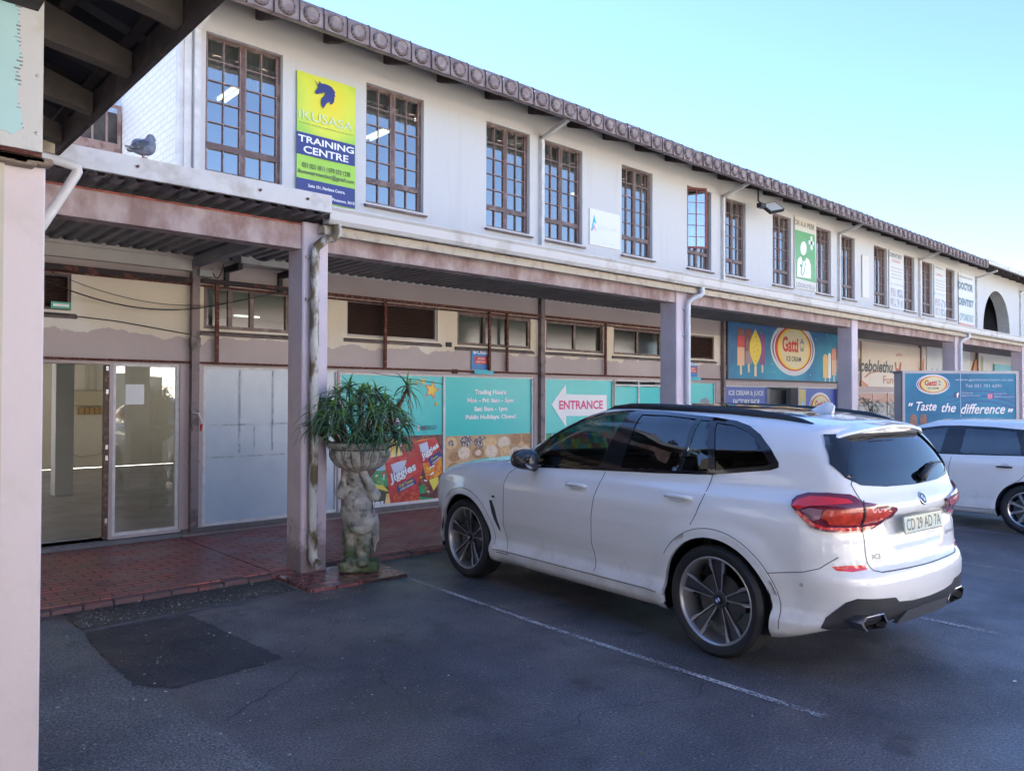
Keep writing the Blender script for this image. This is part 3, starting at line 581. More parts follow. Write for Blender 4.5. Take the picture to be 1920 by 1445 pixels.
V = [(a, 6.50, 3.39 + b) for a, b in pts] + [(a, WY, 3.375 + b) for a, b in pts]; n = len(pts); mb.add(V, [(i, i + 1, n + i + 1, n + i) for i in range(n - 1)])
mb.build('corrugated_canopy_roof', M('galvanised_sheet', (.20, .20, .22), .5, .3, var=.25, vscale=4), main)
mb = MB(); mb.box(-2, 60, 6.52, WY, 3.44, 3.455); mb.build('canopy_top', roof_m, main)
mb = MB(); mb.box(-2.0, 3.40, WY - .06, WY - .003, 3.19, 3.375); mb.box(-2.0, 3.40, WY - .09, WY - .06, 3.33, 3.365); mb.box(-2.0, 3.40, WY - .08, WY - .06, 3.19, 3.21); mb.build('wall_plate', M('white_steel_channel', (.58, .53, .47), .6, var=.1, vscale=3), main)
for x in (3.40,): mb = MB(); mb.box(x, x + .10, 6.95, WY, 3.25, 3.36); mb.build('cross_rafter', M('grey_steel', (.22, .22, .24), .6, var=.2), main)
# downpipes on the columns
mossy = M('mossy_stained_pipe', (.58, .56, .52), .65, col2=(.14, .10, .05), mix=(.44, .56), vscale=9, vz=.35, bump=.4, bscale=50); clean = M('white_pipe', (.60, .60, .62), .5, var=.1)
for i, x in enumerate(CX_):
    if i in (2, 4, 6): continue
    c = x + (.095 if i == 0 else .205); mt = mossy if i == 0 else clean; r = .043 if i == 0 else .04
    mb = MB(); zb = .17 if i == 0 else .2
    mb.tube([(c, 6.675, zb), (c, 6.675, 3.06), (c + .01, 6.665, 3.12), (c + .06, 6.60, 3.18), (c + .12, 6.545, 3.205), (c + .15, 6.53, 3.24), (c + .15, 6.53, 3.33)], r, 14)
    if i == 0: mb.tube([(c, 6.675, .21), (c, 6.665, .165), (c + .005, 6.62, .13), (c + .01, 6.585, .12)], [r, r, r, r * .98], 14, False); mb.lathe([(r + .006, 0), (r + .006, .05)], 16, (c, 6.675, .30))
    d = mb.build('column_downpipe', mt, main, True, 50)
    mb = MB()
    for z in (.28, 2.62, 3.02): mb.box(c - .07, c + .07, 6.705, 6.73, z - .012, z + .012); mb.lathe([(r + .004, z - .014), (r + .004, z + .014)], 16, (c, 6.675, 0))
    mb.build('pipe_bracket', mt, d)
mb = MB(); mb.tube([at(66, 290, Y=3.9), at(100, 299, Y=3.9), at(138, 311, Y=3.9), at(145, 314, Y=3.9), at(146, 321, Y=3.9), at(141, 330, Y=3.9), at(100, 392, Y=3.9), at(76, 428, Y=3.9)], .021, 12); mb.build('overflow_pipe', pipe_w, None, True, 50)
tag(bpy.data.objects['overflow_pipe'], 'thin white bent waste pipe beside the pink pillar under the peeling board', 'pipe')

# ------------------------------------------------------------------ ground-floor openings
def frame(name, x0, x1, z0, z1, parent=main, t=.035, mat=alu, y=WY + .02, d=.05, mull=(), trans=()):
    mb = MB()
    mb.box(x0, x0 + t, y, y + d, z0, z1); mb.box(x1 - t, x1, y, y + d, z0, z1); mb.box(x0 + t, x1 - t, y, y + d, z1 - t, z1); mb.box(x0 + t, x1 - t, y, y + d, z0, z0 + t)
    for m_ in mull: mb.box(m_ - t * .6, m_ + t * .6, y + .001, y + d - .001, z0 + t, z1 - t)
    for m_ in trans: mb.box(x0 + t, x1 - t, y + .002, y + d - .002, m_ - t * .5, m_ + t * .5)
    return mb.build(name, mat, parent)
def pane(x0, x1, z0, z1, mat, parent, y=WY + .045, name='pane'):
    mb = MB(); mb.quad((x0, y, z0), (x1, y, z0), (x1, y, z1), (x0, y, z1)); return mb.build(name, mat, parent)
for i, (a, b, c, d) in enumerate(CLER):
    if i in (1, 5, 6, 7):
        fr_ = frame('louvre_vent', a, b, c, d, t=.03, mat=brown if i != 1 else M('vent_frame', (.45, .40, .36), .7, var=.2), y=WY + .03); mb = MB(); z = c + .04
        if i == 7:
            for x in (1.45, 1.86): mb.box(x, x + .02, WY + .0, WY + .03, c, d)
        while z < d - .05: mb.add([(a + .03, WY + .05, z), (b - .03, WY + .05, z), (b - .03, WY + .085, z + .022), (a + .03, WY + .085, z + .022)], [(0, 1, 2, 3)]); z += .026
        mb.build('louvre_slats', M('brown_louvre', (.10, .055, .045), .6, var=.2), fr_); mb = MB(); mb.box(a, b, WY + .10, WY + .11, c, d); mb.build('vent_back', M('black_void', (.006, .006, .007), .9), fr_)
    else:
        w = b - a; fr_ = frame('clerestory_window', a, b, c, d, t=.045, mat=brown, y=WY + .02, mull=((a + .30 * w, a + .55 * w) if i == 0 else (a + w * .36, a + w * .68) if i == 2 else (a + w * .5,)))
        pane(a + .04, b - .04, c + .04, d - .04, glass('hazy_glass_%d' % i, (.30, .34, .33), .03, .12), fr_)
    mb = MB(); mb.add([(a - .05, WY - .05, c - .06), (b + .05, WY - .05, c - .06), (b + .05, WY + .05, c + .0), (a - .05, WY + .05, c + .0), (a - .05, WY - .05, c - .085), (b + .05, WY - .05, c - .085), (b + .05, WY - .003, c - .085), (a - .05, WY - .003, c - .085)], [(0, 1, 2, 3), (0, 4, 5, 1), (4, 7, 6, 5), (0, 3, 7, 4), (1, 5, 6, 2)]); mb.build('window_sill', M('grimy_sill', (.15, .12, .11), .8, var=.4, vscale=9), main)
for x, y in ((4.55, 10.9), (7.9, 11.2), (8.7, 12.4)):
    mb = MB(); mb.tube([(x, y, 2.86), (x + .38, y, 2.86)], .014, 8); mb.build('ceiling_tube', tube_m, main)
# steel shutter bars
mb = MB(); mb.box(-2, 12.75, WY - .075, WY - .035, 3.06, 3.10); mb.tube([(-2, WY - .03, 3.035), (12.75, WY - .03, 3.03)], .016, 6); mb.build('shutter_rail', rust, main)
mb = MB(); mb.box(-2, 3.38, WY - .13, WY - .08, 3.035, 3.10); mb.box(3.50, 4.7, WY - .12, WY - .08, 3.06, 3.11); mb.build('shutter_rail', M('dark_rusty_channel', (.035, .022, .024), .7, col2=(.20, .05, .035), mix=(.55, .62), vscale=9, bump=.5), main)
mb = MB(); mb.box(-2, 14.75, WY - .06, WY - .004, 2.088, 2.112); mb.tube([(-2, WY - .055, 2.10), (14.75, WY - .055, 2.09)], .013, 6); mb.build('ledge_rail', rust, main)
for x in (3.70, 6.12, 8.09, 8.47, 10.93): mb = MB(); mb.box(x - .022, x + .022, WY - .075, WY - .045, 2.11, 3.06); mb.build('shutter_post', rust, main)
for x, z in ((7.30, 2.50), (7.42, 2.09)): mb = MB(); mb.box(x - .05, x + .05, WY - .03, WY - .003, z - .035, z + .035); mb.build('bracket_plate', M('black_bracket', (.03, .03, .03), .7), main)
# bay with the open doorway
fr0 = frame('shop_window', 2.56, 3.29, .12, 2.07); pane(2.59, 3.26, .15, 2.04, shopglass, fr0)
mb = MB(); mb.box(1.02, 2.56, WY + .02, WY + .07, 2.05, 2.085); mb.box(1.80, 1.84, WY + .01, WY + .06, .1, 2.05); mb.build('door_frame', alu, main)
mb = MB(); mb.box(2.475, 2.515, WY + .0, WY + .09, .10, 2.04); dp = mb.build('door_jamb', M('splintered_timber', (.13, .075, .05), .8, col2=(.25, .16, .10), mix=(.5, .62), vscale=18), main)
mb = MB()
for z in (.28, .98, 1.10, 1.72, 1.98): mb.box(2.485, 2.51, WY - .006, WY, z, z + .05)
mb.build('hinge', M('zinc', (.5, .5, .5), .4, .8), dp)
mb = MB(); mb.box(-2, 3.3, WY - .12, WY + .25, .0, .09); mb.build('door_sill', M('grey_concrete', (.17, .17, .18), .8, var=.2, vscale=6), main)
mb = MB(); mb.box(3.31, 60, WY - .03, WY + .002, .05, .115); mb.build('shopfront_plinth', M('plinth_concrete', (.15, .135, .13), .8, var=.3, vscale=6), main)
# empty shop behind

mb = MB(); mb.box(-2, 9.3, 9.66, 19.0, .06, .10); mb.build('shop_floor', M('dusty_screed', (.30, .28, .26), .5, col2=(.40, .38, .35), mix=(.4, .65), vscale=1.5), main)
mb = MB(); mb.box(-2, 9.3, 9.66, 19.0, 3.12, 3.16); mb.box(-2.1, -2, 9.6, 19, 0, 3.2); mb.box(9.28, 9.33, 9.7, 19, 0, 3.2); mb.build('shop_ceiling', M('grey_ceiling', (.60, .59, .56), .85), main)
mb = MB(); mb.box(-2, 9.28, 13.98, 14.32, 2.45, 3.12); mb.build('ceiling_beam', M('beam_white', (.5, .49, .47), .8), main)
mb = MB(); mb.box(2.96, 3.22, 14.0, 14.3, .10, 2.45); mb.build('shop_pillar', M('white_pillar', (.55, .55, .54), .75, var=.06), main)
bx = thing('breaker_box', 'cream electrical breaker box on the back wall seen through the open doorway', 'electrical box', (4.6, 18.95, 1.5))
mb = MB(); mb.bev(4.30, 5.02, 18.90, 18.99, 1.48, 1.80, .015, 2); mb.build('cover', M('cream_plastic', (.62, .56, .40), .35), bx)
mb = MB(); mb.box(4.44, 4.98, 18.93, 18.99, 1.28, 1.44)
for k in range(5): mb.box(4.46 + k * .10, 4.54 + k * .10, 18.90, 18.93, 1.30, 1.42)
mb.build('meter_row', M('ochre_plastic', (.5, .33, .16), .5), bx)
mb = MB(); mb.tube([(4.62, 18.97, 1.8), (4.62, 18.97, 3.1)], .018, 6); mb.tube([(4.80, 18.97, 1.8), (4.80, 18.97, 3.1)], .018, 6); mb.tube([(5.0, 18.97, 1.3), (5.03, 18.95, .8), (4.9, 18.95, .4), (4.5, 18.95, .35), (4.3, 18.95, .45)], .012, 6); mb.build('conduit', M('conduit_white', (.5, .48, .44), .6), bx)
# boarded shop window (bay 0)
board = M('grey_painted_glass', (.50, .57, .62), .25, col2=(.42, .50, .57), mix=(.4, .6), vscale=1.3)
fr1 = frame('shop_window', 3.57, 5.41, .12, 2.07); pane(3.60, 5.38, .15, 2.04, board, fr1, name='painted_pane')
stn = M('old_tape_marks', (.30, .34, .37), .6, col2=(.42, .48, .53), mix=(.45, .55), vscale=14); mb = MB()
for a, b, c, d in ((4.02, 4.05, .98, 2.03), (4.46, 4.485, 1.0, 2.03), (3.62, 4.75, 1.33, 1.352), (3.62, 4.75, .935, .955), (4.22, 4.24, 1.0, 1.33)): mb.quad((a, WY + .042, c), (b, WY + .042, c), (b, WY + .042, d), (a, WY + .042, d))
mb.build('tape_marks', stn, fr1)
# teal-fronted shop
for a, b, m_ in ((5.43, 9.15, (7.25,)), (9.42, 11.26, ()), (13.0, 14.68, ())): f_ = frame('shop_window', a, b, .12, 2.04, mull=m_); pane(a + .03, b - .03, .15, 2.01, M('teal_vinyl', (.006, .52, .50), .3), f_, name='teal_film')
f_ = frame('glass_door', 11.28, 12.78, .10, 2.04, mull=(12.02,), trans=(1.93,)); pane(11.33, 12.73, .14, 1.9, MATS['teal_vinyl'], f_, name='teal_film')
f_ = frame('shop_window', 15.05, 16.93, .12, 1.98); pane(15.08, 16.9, .15, 1.95, M('blue_vinyl', (.035, .075, .36), .4), f_, name='blue_film')
f_ = frame('shop_window', 18.42, 20.6, .12, 1.98); pane(18.45, 20.57, .15, 1.95, MATS['blue_vinyl'], f_, name='blue_film')
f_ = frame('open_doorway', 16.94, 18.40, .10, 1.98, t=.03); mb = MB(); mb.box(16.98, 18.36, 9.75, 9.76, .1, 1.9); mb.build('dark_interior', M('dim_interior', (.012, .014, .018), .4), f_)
f_ = frame('glass_door', 21.9, 26.0, .10, 1.88, mull=(22.9, 23.95, 25.0)); pane(21.95, 25.95, .14, 1.55, M('pale_shop_glass', (.36, .34, .34), .25, var=.15), f_); pane(21.95, 25.95, 1.56, 1.84, M('peach_film', (.50, .27, .19), .4), f_, name='peach_film')
f_ = frame('shop_window', 26.8, 31.3, .12, 1.9); pane(26.85, 31.25, .15, 1.87, MATS['pale_shop_glass'], f_)
# ------------------------------------------------------------------ left wing with its tiled canopy, and the building across the lot
wing = thing('wing_building', 'single-storey wing at the left edge whose dark tiled canopy overhangs the pink pillar', 'building', (.6, 3.8, 0))
mb = MB(); mb.bev(.455, .755, 3.80, 4.10, 0, 2.70, .008, 1); mb.build('pillar', M('pink_pillar_paint', (.74, .65, .66), .6, col2=(.66, .58, .56), mix=(.5, .75), vscale=4, bump=.2, bscale=24), wing)
mb = MB(); mb.box(.44, .60, 3.772, 3.797, 0, 2.69); mb.build('corner_trim', M('cream_trim', (.60, .56, .46), .6, var=.1), wing)
mb = MB(); mb.box(-2.15, -1.95, -12, 9.4, 0, 4.62); mb.box(-8, -7.8, -12, 9.4, 0, 3.2); mb.build('wall', white_wall, wing)
mb = MB(); mb.add([(-1.95, -12, 4.68), (-1.95, 9.4, 4.68), (-3.2, 9.4, 5.05), (-3.2, -12, 5.05), (-8.6, 9.4, 3.1), (-8.6, -12, 3.1)], [(0, 1, 2, 3), (3, 2, 4, 5)]); mb.build('roof', roof_m, wing)
for y in (-8, -4.6, -1.2): mb = MB(); mb.bev(.455, .755, y - .0, y + .3, 0, 3.3, .01, 1); mb.build('pillar', MATS['pink_pillar_paint'], wing)
mb = MB(); mb.box(.50, .70, -12, 3.79, 3.30, 3.52); mb.box(.50, .70, 4.11, 6.4, 3.30, 3.52); mb.build('canopy_beam', timber, wing)
# canopy: fascia board, shaped rafters, battens and tiles, rising towards the wall
sl = .33
mb = MB(); mb.box(1.315, 1.345, -12, 6.34, 3.44, 3.60); mb.build('fascia_board', M('dark_brown_fascia', (.045, .032, .032), .7, col2=(.10, .075, .07), mix=(.5, .7), vscale=8, bump=.4), wing)
raf = M('stained_rafter', (.13, .105, .085), .8, var=.3, vscale=4, bump=.3, bscale=20)
y = 6.15; first = None
while y > -12:
    P = [(1.31, 3.47), (1.31, 3.60), (-1.95, 3.60 + 3.26 * sl), (-1.95, 3.33 + 3.26 * sl)]
    bot = [(1.31 - .12 * k, 3.47 + .12 * k * sl - .10 * math.sin(min(1, k / 6) * math.pi / 2) ** 1.5) for k in range(0, 12)]
    poly = [(1.31, 3.595)] + bot + [(-1.95, bot[-1][1] + (bot[-1][0] + 1.95) * sl), (-1.95, 3.595 + 3.26 * sl)]
    mb = MB(); mb.prism(poly, lambda a, b, t, y=y: (a, y + t, b), -.045, .045); mb.build('rafter', raf, wing); y -= .78
mb = MB(); x = 1.30
while x > -1.9: mb.box(x - .05, x, -12, 6.34, 3.605 + (1.31 - x) * sl, 3.63 + (1.31 - x) * sl); x -= .30
mb.build('battens', timber, wing)
mb = MB(); V = []; F = []; y = 6.36; pts = []
while y > -12: pts += [(y, 0), (y - .05, .045), (y - .16, .075), (y - .27, .045), (y - .319, 0.0)]; y -= .32
V = [(1.395, a, 3.585 + b) for a, b in pts] + [(-1.95, a, 3.585 + 3.345 * sl + b) for a, b in pts] + [(1.395, a, 3.57) for a, b in pts]
n = len(pts); mb.add(V, [(i, i + 1, n + i + 1, n + i) for i in range(n - 1)] + [(i, i + 1, 2 * n + i + 1, 2 * n + i) for i in range(n - 1)]); mb.build('tiles', M('dark_roof_tile', (.05, .042, .045), .8, var=.3, vscale=7), wing)
mb = MB(); mb.add([(1.39, -12, 3.62), (1.39, 6.36, 3.62), (-1.95, 6.36, 3.62 + 3.34 * sl), (-1.95, -12, 3.62 + 3.34 * sl)], [(0, 1, 2, 3)]); mb.build('underlay', M('bitumen_underlay', (.02, .02, .028), .8), wing)
# peeling board over the pillar
sb = thing('peeling_board', 'pale turquoise board with a peeling white border fixed above the pink pillar', 'sign board', (.5, 3.7, 2.75))
mb = MB(); mb.box(-.6, .722, 3.70, 3.76, 2.715, 4.2); mb.build('panel', M('peeling_white_paint', (.66, .66, .65), .6, col2=(.60, .58, .50), mix=(.55, .7), vscale=8, bump=.2), sb)
rnd = random.Random(8); zz = [2.80]; pts = [(-.55, 2.785)]
x = -.55
while x < .63: pts.append((x, 2.775 + rnd.uniform(-.012, .012) + (.02 if .45 < x < .55 else 0))); x += .02
z = 2.80; xe = .665
while z < 4.2:
    xe += rnd.uniform(-.006, .006); xe = min(.682, max(.650, xe)); 
    if 2.80 < z < 3.05: xo = .04
    elif z < 3.35: xo = .03
    else: xo = 0
    pts.append((xe - xo * .6, z)); z += .016
pts.append((-.55, 4.2))
mb = MB(); mb.prism(pts, lambda a, b, t: (a, 3.70 - t, b), .0, .004); mb.build('turquoise_field', M('pale_turquoise', (.48, .74, .74), .5, var=.04, vscale=3), sb)
mb = MB()
rnd = random.Random(4)
for (px_, pz) in pts[60:]:
    if rnd.random() < .75: w_ = rnd.uniform(.003, .016); h_ = rnd.uniform(.001, .004); mb.quad((px_ - w_, 3.6945, pz - h_), (px_ + w_ * .6, 3.6945, pz - h_), (px_ + w_ * .6, 3.6945, pz + h_), (px_ - w_, 3.6945, pz + h_))
mb.build('paint_flakes', M('grey_flake', (.25, .27, .28), .8), sb)
mb = MB()
for z in (2.79, 3.03, 3.62): mb.lathe([(.0075, -.001), (.006, -.005), (.0, -.006)], 12, (.700, 3.70, z), 'y')
mb.build('screws', M('zinc', (.5, .5, .5), .4, .8), sb)
mb = MB(); mb.box(.50, .72, 3.70, 3.95, 2.695, 2.712); mb.build('rusty_bracket', rust, sb)
mb = MB(); rnd = random.Random(3)
for i in range(7): mb.bev(.50 + i * .03, .59 + i * .03, 3.72, 3.80, 2.672 - rnd.uniform(0, .02), 2.70, .008, 1)
mb.build('old_mortar', M('crumbly_mortar', (.28, .22, .17), .9, var=.3, vscale=20), sb)
# wire mesh bird guard at the end of the fascia
mb = MB()
for i in range(7): mb.tube([(1.06 + i * .045, 6.41, 3.54), (1.06 + i * .045, 6.41, 3.64)], .0025, 4)
for z in (3.56, 3.60, 3.635): mb.tube([(1.03, 6.41, z), (1.36, 6.41, z)], .0025, 4)
mb.build('bird_mesh', M('wire_dark', (.08, .07, .06), .6), wing)
mb = MB(); mb.box(1.0, 1.36, 6.415, 6.46, 3.47, 3.63); mb.build('fascia_end', M('cream_fascia_end', (.50, .42, .28), .7, var=.2, vscale=6), wing)

opp = thing('facing_building', 'sunlit low building behind the photographer, seen only mirrored in the glass', 'building', (5, -16, 0))
mb = MB(); mb.box(-14, 45, -17, -16, 0, 5.2); mb.box(-14, 45, -16.2, -15.95, 4.4, 5.2); mb.build('wall', M('warm_white_wall', (.70, .67, .62), .8, var=.06), opp)
mb = MB(); mb.add([(-14.5, -15.5, 5.2), (45, -15.5, 5.2), (45, -18, 6.4), (-14.5, -18, 6.4), (-14.5, -15.5, 5.0), (45, -15.5, 5.0)], [(0, 1, 2, 3), (4, 5, 1, 0)]); mb.build('roof', M('brown_roof', (.09, .06, .055), .8, var=.3), opp)
for i in range(9):
    x = -11 + i * 6.0; mb = MB(); mb.box(x, x + 4.4, -15.99, -15.93, .2, 2.7); w_ = mb.build('shop_front', M('dark_shopfront', (.03, .035, .04), .15), opp)
    if i in (2, 4, 6): mb = MB(); mb.box(x, x + 4.4, -15.94, -15.90, 3.25, 3.9); mb.build('shop_sign', M(['red_sign', 'orange_sign', 'white_sign'][i // 2 - 1], [(.5, .05, .04), (.6, .2, .04), (.7, .7, .68)][i // 2 - 1], .5), opp)
# ------------------------------------------------------------------ cars
def pl(x, p): return np.interp(x, [a for a, _ in p], [b for _, b in p])
def spl(x, p, w): return (pl(x - w, p) + 2 * pl(x, p) + pl(x + w, p) + 2 * pl(x - w * .5, p) + 2 * pl(x + w * .5, p)) / 8
def sst(a, b, x):
    t = np.clip((x - a) / (b - a), 0, 1); return t * t * (3 - 2 * t)
def in_poly(P, poly):
    x, y = P[:, 0], P[:, 1]; c = np.zeros(len(P), bool); n = len(poly)
    for i in range(n):
        x1, y1 = poly[i]; x2, y2 = poly[(i + 1) % n]
        if y1 == y2: continue
        c ^= ((y1 > y) != (y2 > y)) & (x < (x2 - x1) * (y - y1) / (y2 - y1) + x1)
    return c
def near_poly(P, poly):
    best = np.full(len(P), 1e9); Q = P.copy(); n = len(poly)
    for i in range(n):
        a = np.array(poly[i]); b = np.array(poly[(i + 1) % n]); d = b - a
        t = np.clip(((P - a) @ d) / max(d @ d, 1e-12), 0, 1); C = a + t[:, None] * d; D = np.linalg.norm(P - C, axis=1); m = D < best
        best[m] = D[m]; Q[m] = C[m]
    return Q, best
def resample(pts, res, closed=True):
    out = []; n = len(pts)
    for i in range(n if closed else n - 1):
        a = np.array(pts[i], float); b = np.array(pts[(i + 1) % n], float); k = max(1, int(np.linalg.norm(b - a) / res))
        out += [tuple(a + (b - a) * j / k) for j in range(k)]
    if not closed: out.append(tuple(pts[-1]))
    return out
def smooth_poly(pts, it=2, keep=()):
    for _ in range(it):
        o = []; n = len(pts)
        for i in range(n):
            a, b = np.array(pts[i]), np.array(pts[(i + 1) % n]); o += [tuple(a * .75 + b * .25), tuple(a * .25 + b * .75)]
        pts = o
    return pts

class CarShape:
    def __init__(s, d): s.__dict__.update(d)
    def side(s, x, z):
        w = spl(z, s.WZ, .012); g = sst(s.belt - .03, s.belt + .07, z)
        w = w * (pl(x, s.WX) * (1 - g) + pl(x, s.GX) * g)
        for cx in (0, s.wb):
            r = np.hypot(x - cx, z - s.R); w = w + s.flare * (1 - sst(s.AR + .04, s.AR + .18, r)) * (1 - sst(s.belt - .28, s.belt - .13, z))
        return w
    def rear(s, y, z):
        a = np.abs(y); x = spl(z, s.REAR, .012) + .10 * (a / .8) ** 2.2 * (1 - .25 * sst(1.05, 1.2, z))
        if s.recess:
            m = (1 - sst(.34, .40, a + .25 * (0.95 - z))) * sst(.76, .80, z) * (1 - sst(.965, .985, z)); x = x + .02 * m
        return x
    def __call__(s, x, y, z):
        a = np.abs(y); hood = sst(s.cowl - .15, s.cowl + .15, x)
        top = spl(x, s.TOP, .05) - s.crown * (a / .7) ** 2 * (1 - hood) - hood * .05 * (a / .8) ** 2.5
        sd = a - s.side(x, z); t = (z - top) * .92; r = (s.rear(y, z) - x) * .95; f = x - (spl(z, s.FRONT, .03) - .26 * (a / .9) ** 3.5)
        v = smax(sd, t, .136 * (1 - .45 * sst(s.cowl - .25, s.cowl + .25, x))); v = smax(v, r, .14 + .10 * (1 - sst(.9, 1.2, z))); v = smax(v, f, .24)
        return smax(v, s.zb + .13 * sst(-.35, -.85, x) - z, .05)

AX = {
    'FL': ((-.7071, .7071, 0), (0, 0, 1), (-.7071, -.7071, 0)), 'FR': ((-.7071, -.7071, 0), (0, 0, 1), (-.7071, .7071, 0)),  # projection: origin plane axes (u, w) and the inward direction
    'L': ((1, 0, 0), (0, 0, 1), (0, -1, 0)), 'R': ((1, 0, 0), (0, 0, 1), (0, 1, 0)),
    'B': ((0, 1, 0), (0, 0, 1), (1, 0, 0)), 'F': ((0, 1, 0), (0, 0, 1), (-1, 0, 0)), 'T': ((1, 0, 0), (0, 1, 0), (0, 0, -1)),
    'DL': ((.6, .8, 0), (0, 0, 1), (.8, -.6, 0)), 'DR': ((.6, -.8, 0), (0, 0, 1), (.8, .6, 0))}
def lift(S, P, ax, off=0.):
    u, w, d = (np.array(a, float) for a in AX[ax]); P = np.asarray(P, float)
    O = P[:, :1] * u + P[:, 1:] * w - d * (3.0 if ax[0] != 'F' else 6.0); t = np.zeros(len(P))
    for _ in range(110):
        Q = O + t[:, None] * d; v = S(Q[:, 0], Q[:, 1], Q[:, 2]); t += np.clip(v, -.1, .5) * .8
    Q = O + t[:, None] * d; g = grad(S, Q); g /= np.maximum(np.linalg.norm(g, axis=1, keepdims=True), 1e-6)
    if np.isscalar(off): return Q + g * off
    return Q + g * np.asarray(off)[:, None]
def patch(S, poly, ax, off=.003, res=.03, holes=(), skirt=0.):
    B = resample(poly, res); loops = [B] + [resample(h, res) for h in holes]
    P = [p for l in loops for p in l]; E_ = []; b = 0
    for l in loops: E_ += [(b + i, b + (i + 1) % len(l)) for i in range(len(l))]; b += len(l)
    A = np.array(poly); g = np.stack(np.meshgrid(np.arange(A[:, 0].min(), A[:, 0].max(), res), np.arange(A[:, 1].min(), A[:, 1].max(), res)), -1).reshape(-1, 2)
    ok = in_poly(g, poly)
    for h in holes: ok &= ~in_poly(g, h)
    g = g[ok]; _, D = near_poly(g, poly); g = g[D > res * .45]
    for h in holes:
        if len(g): _, D = near_poly(g, h); g = g[D > res * .45]
    P = P + [tuple(p) for p in g]
    vs, es, fs, *_ = mgeo.delaunay_2d_cdt([Vector(p) for p in P], E_, [], 0, 1e-7)
    V2 = np.array([v[:] for v in vs]); F = [list(f) for f in fs]; c = np.array([V2[f].mean(0) for f in F]); ok = in_poly(c, poly)
    for h in holes: ok &= ~in_poly(c, h)
    F = [f for f, k in zip(F, ok) if k]; V3 = lift(S, V2, ax, off)
    if skirt:
        n = len(B); idx = []
        for p in B:
            idx.append(int(np.argmin(((V2 - p) ** 2).sum(1))))
        low = lift(S, np.array(B), ax, off - skirt); b = len(V3); V3 = np.concatenate([V3, low])
        F += [[idx[i], idx[(i + 1) % n], b + (i + 1) % n, b + i] for i in range(n)]
    return V3, F
def ribbon(S, pts, ax, w=.004, off=.0015, res=.03, closed=False):
    P = np.array(resample(pts, res, closed)); n = len(P)
    T = (np.roll(P, -1, 0) - np.roll(P, 1, 0)) if closed else np.gradient(P, axis=0)
    T /= np.maximum(np.linalg.norm(T, axis=1, keepdims=True), 1e-9); N = np.stack([-T[:, 1], T[:, 0]], 1) * w / 2
    V = np.concatenate([lift(S, P + N, ax, off), lift(S, P - N, ax, off)]); m = n if closed else n - 1
    return V, [(i, (i + 1) % n, n + (i + 1) % n, n + i) for i in range(m)]
def sides(): return (('L', 'DL'), ('R', 'DR'))

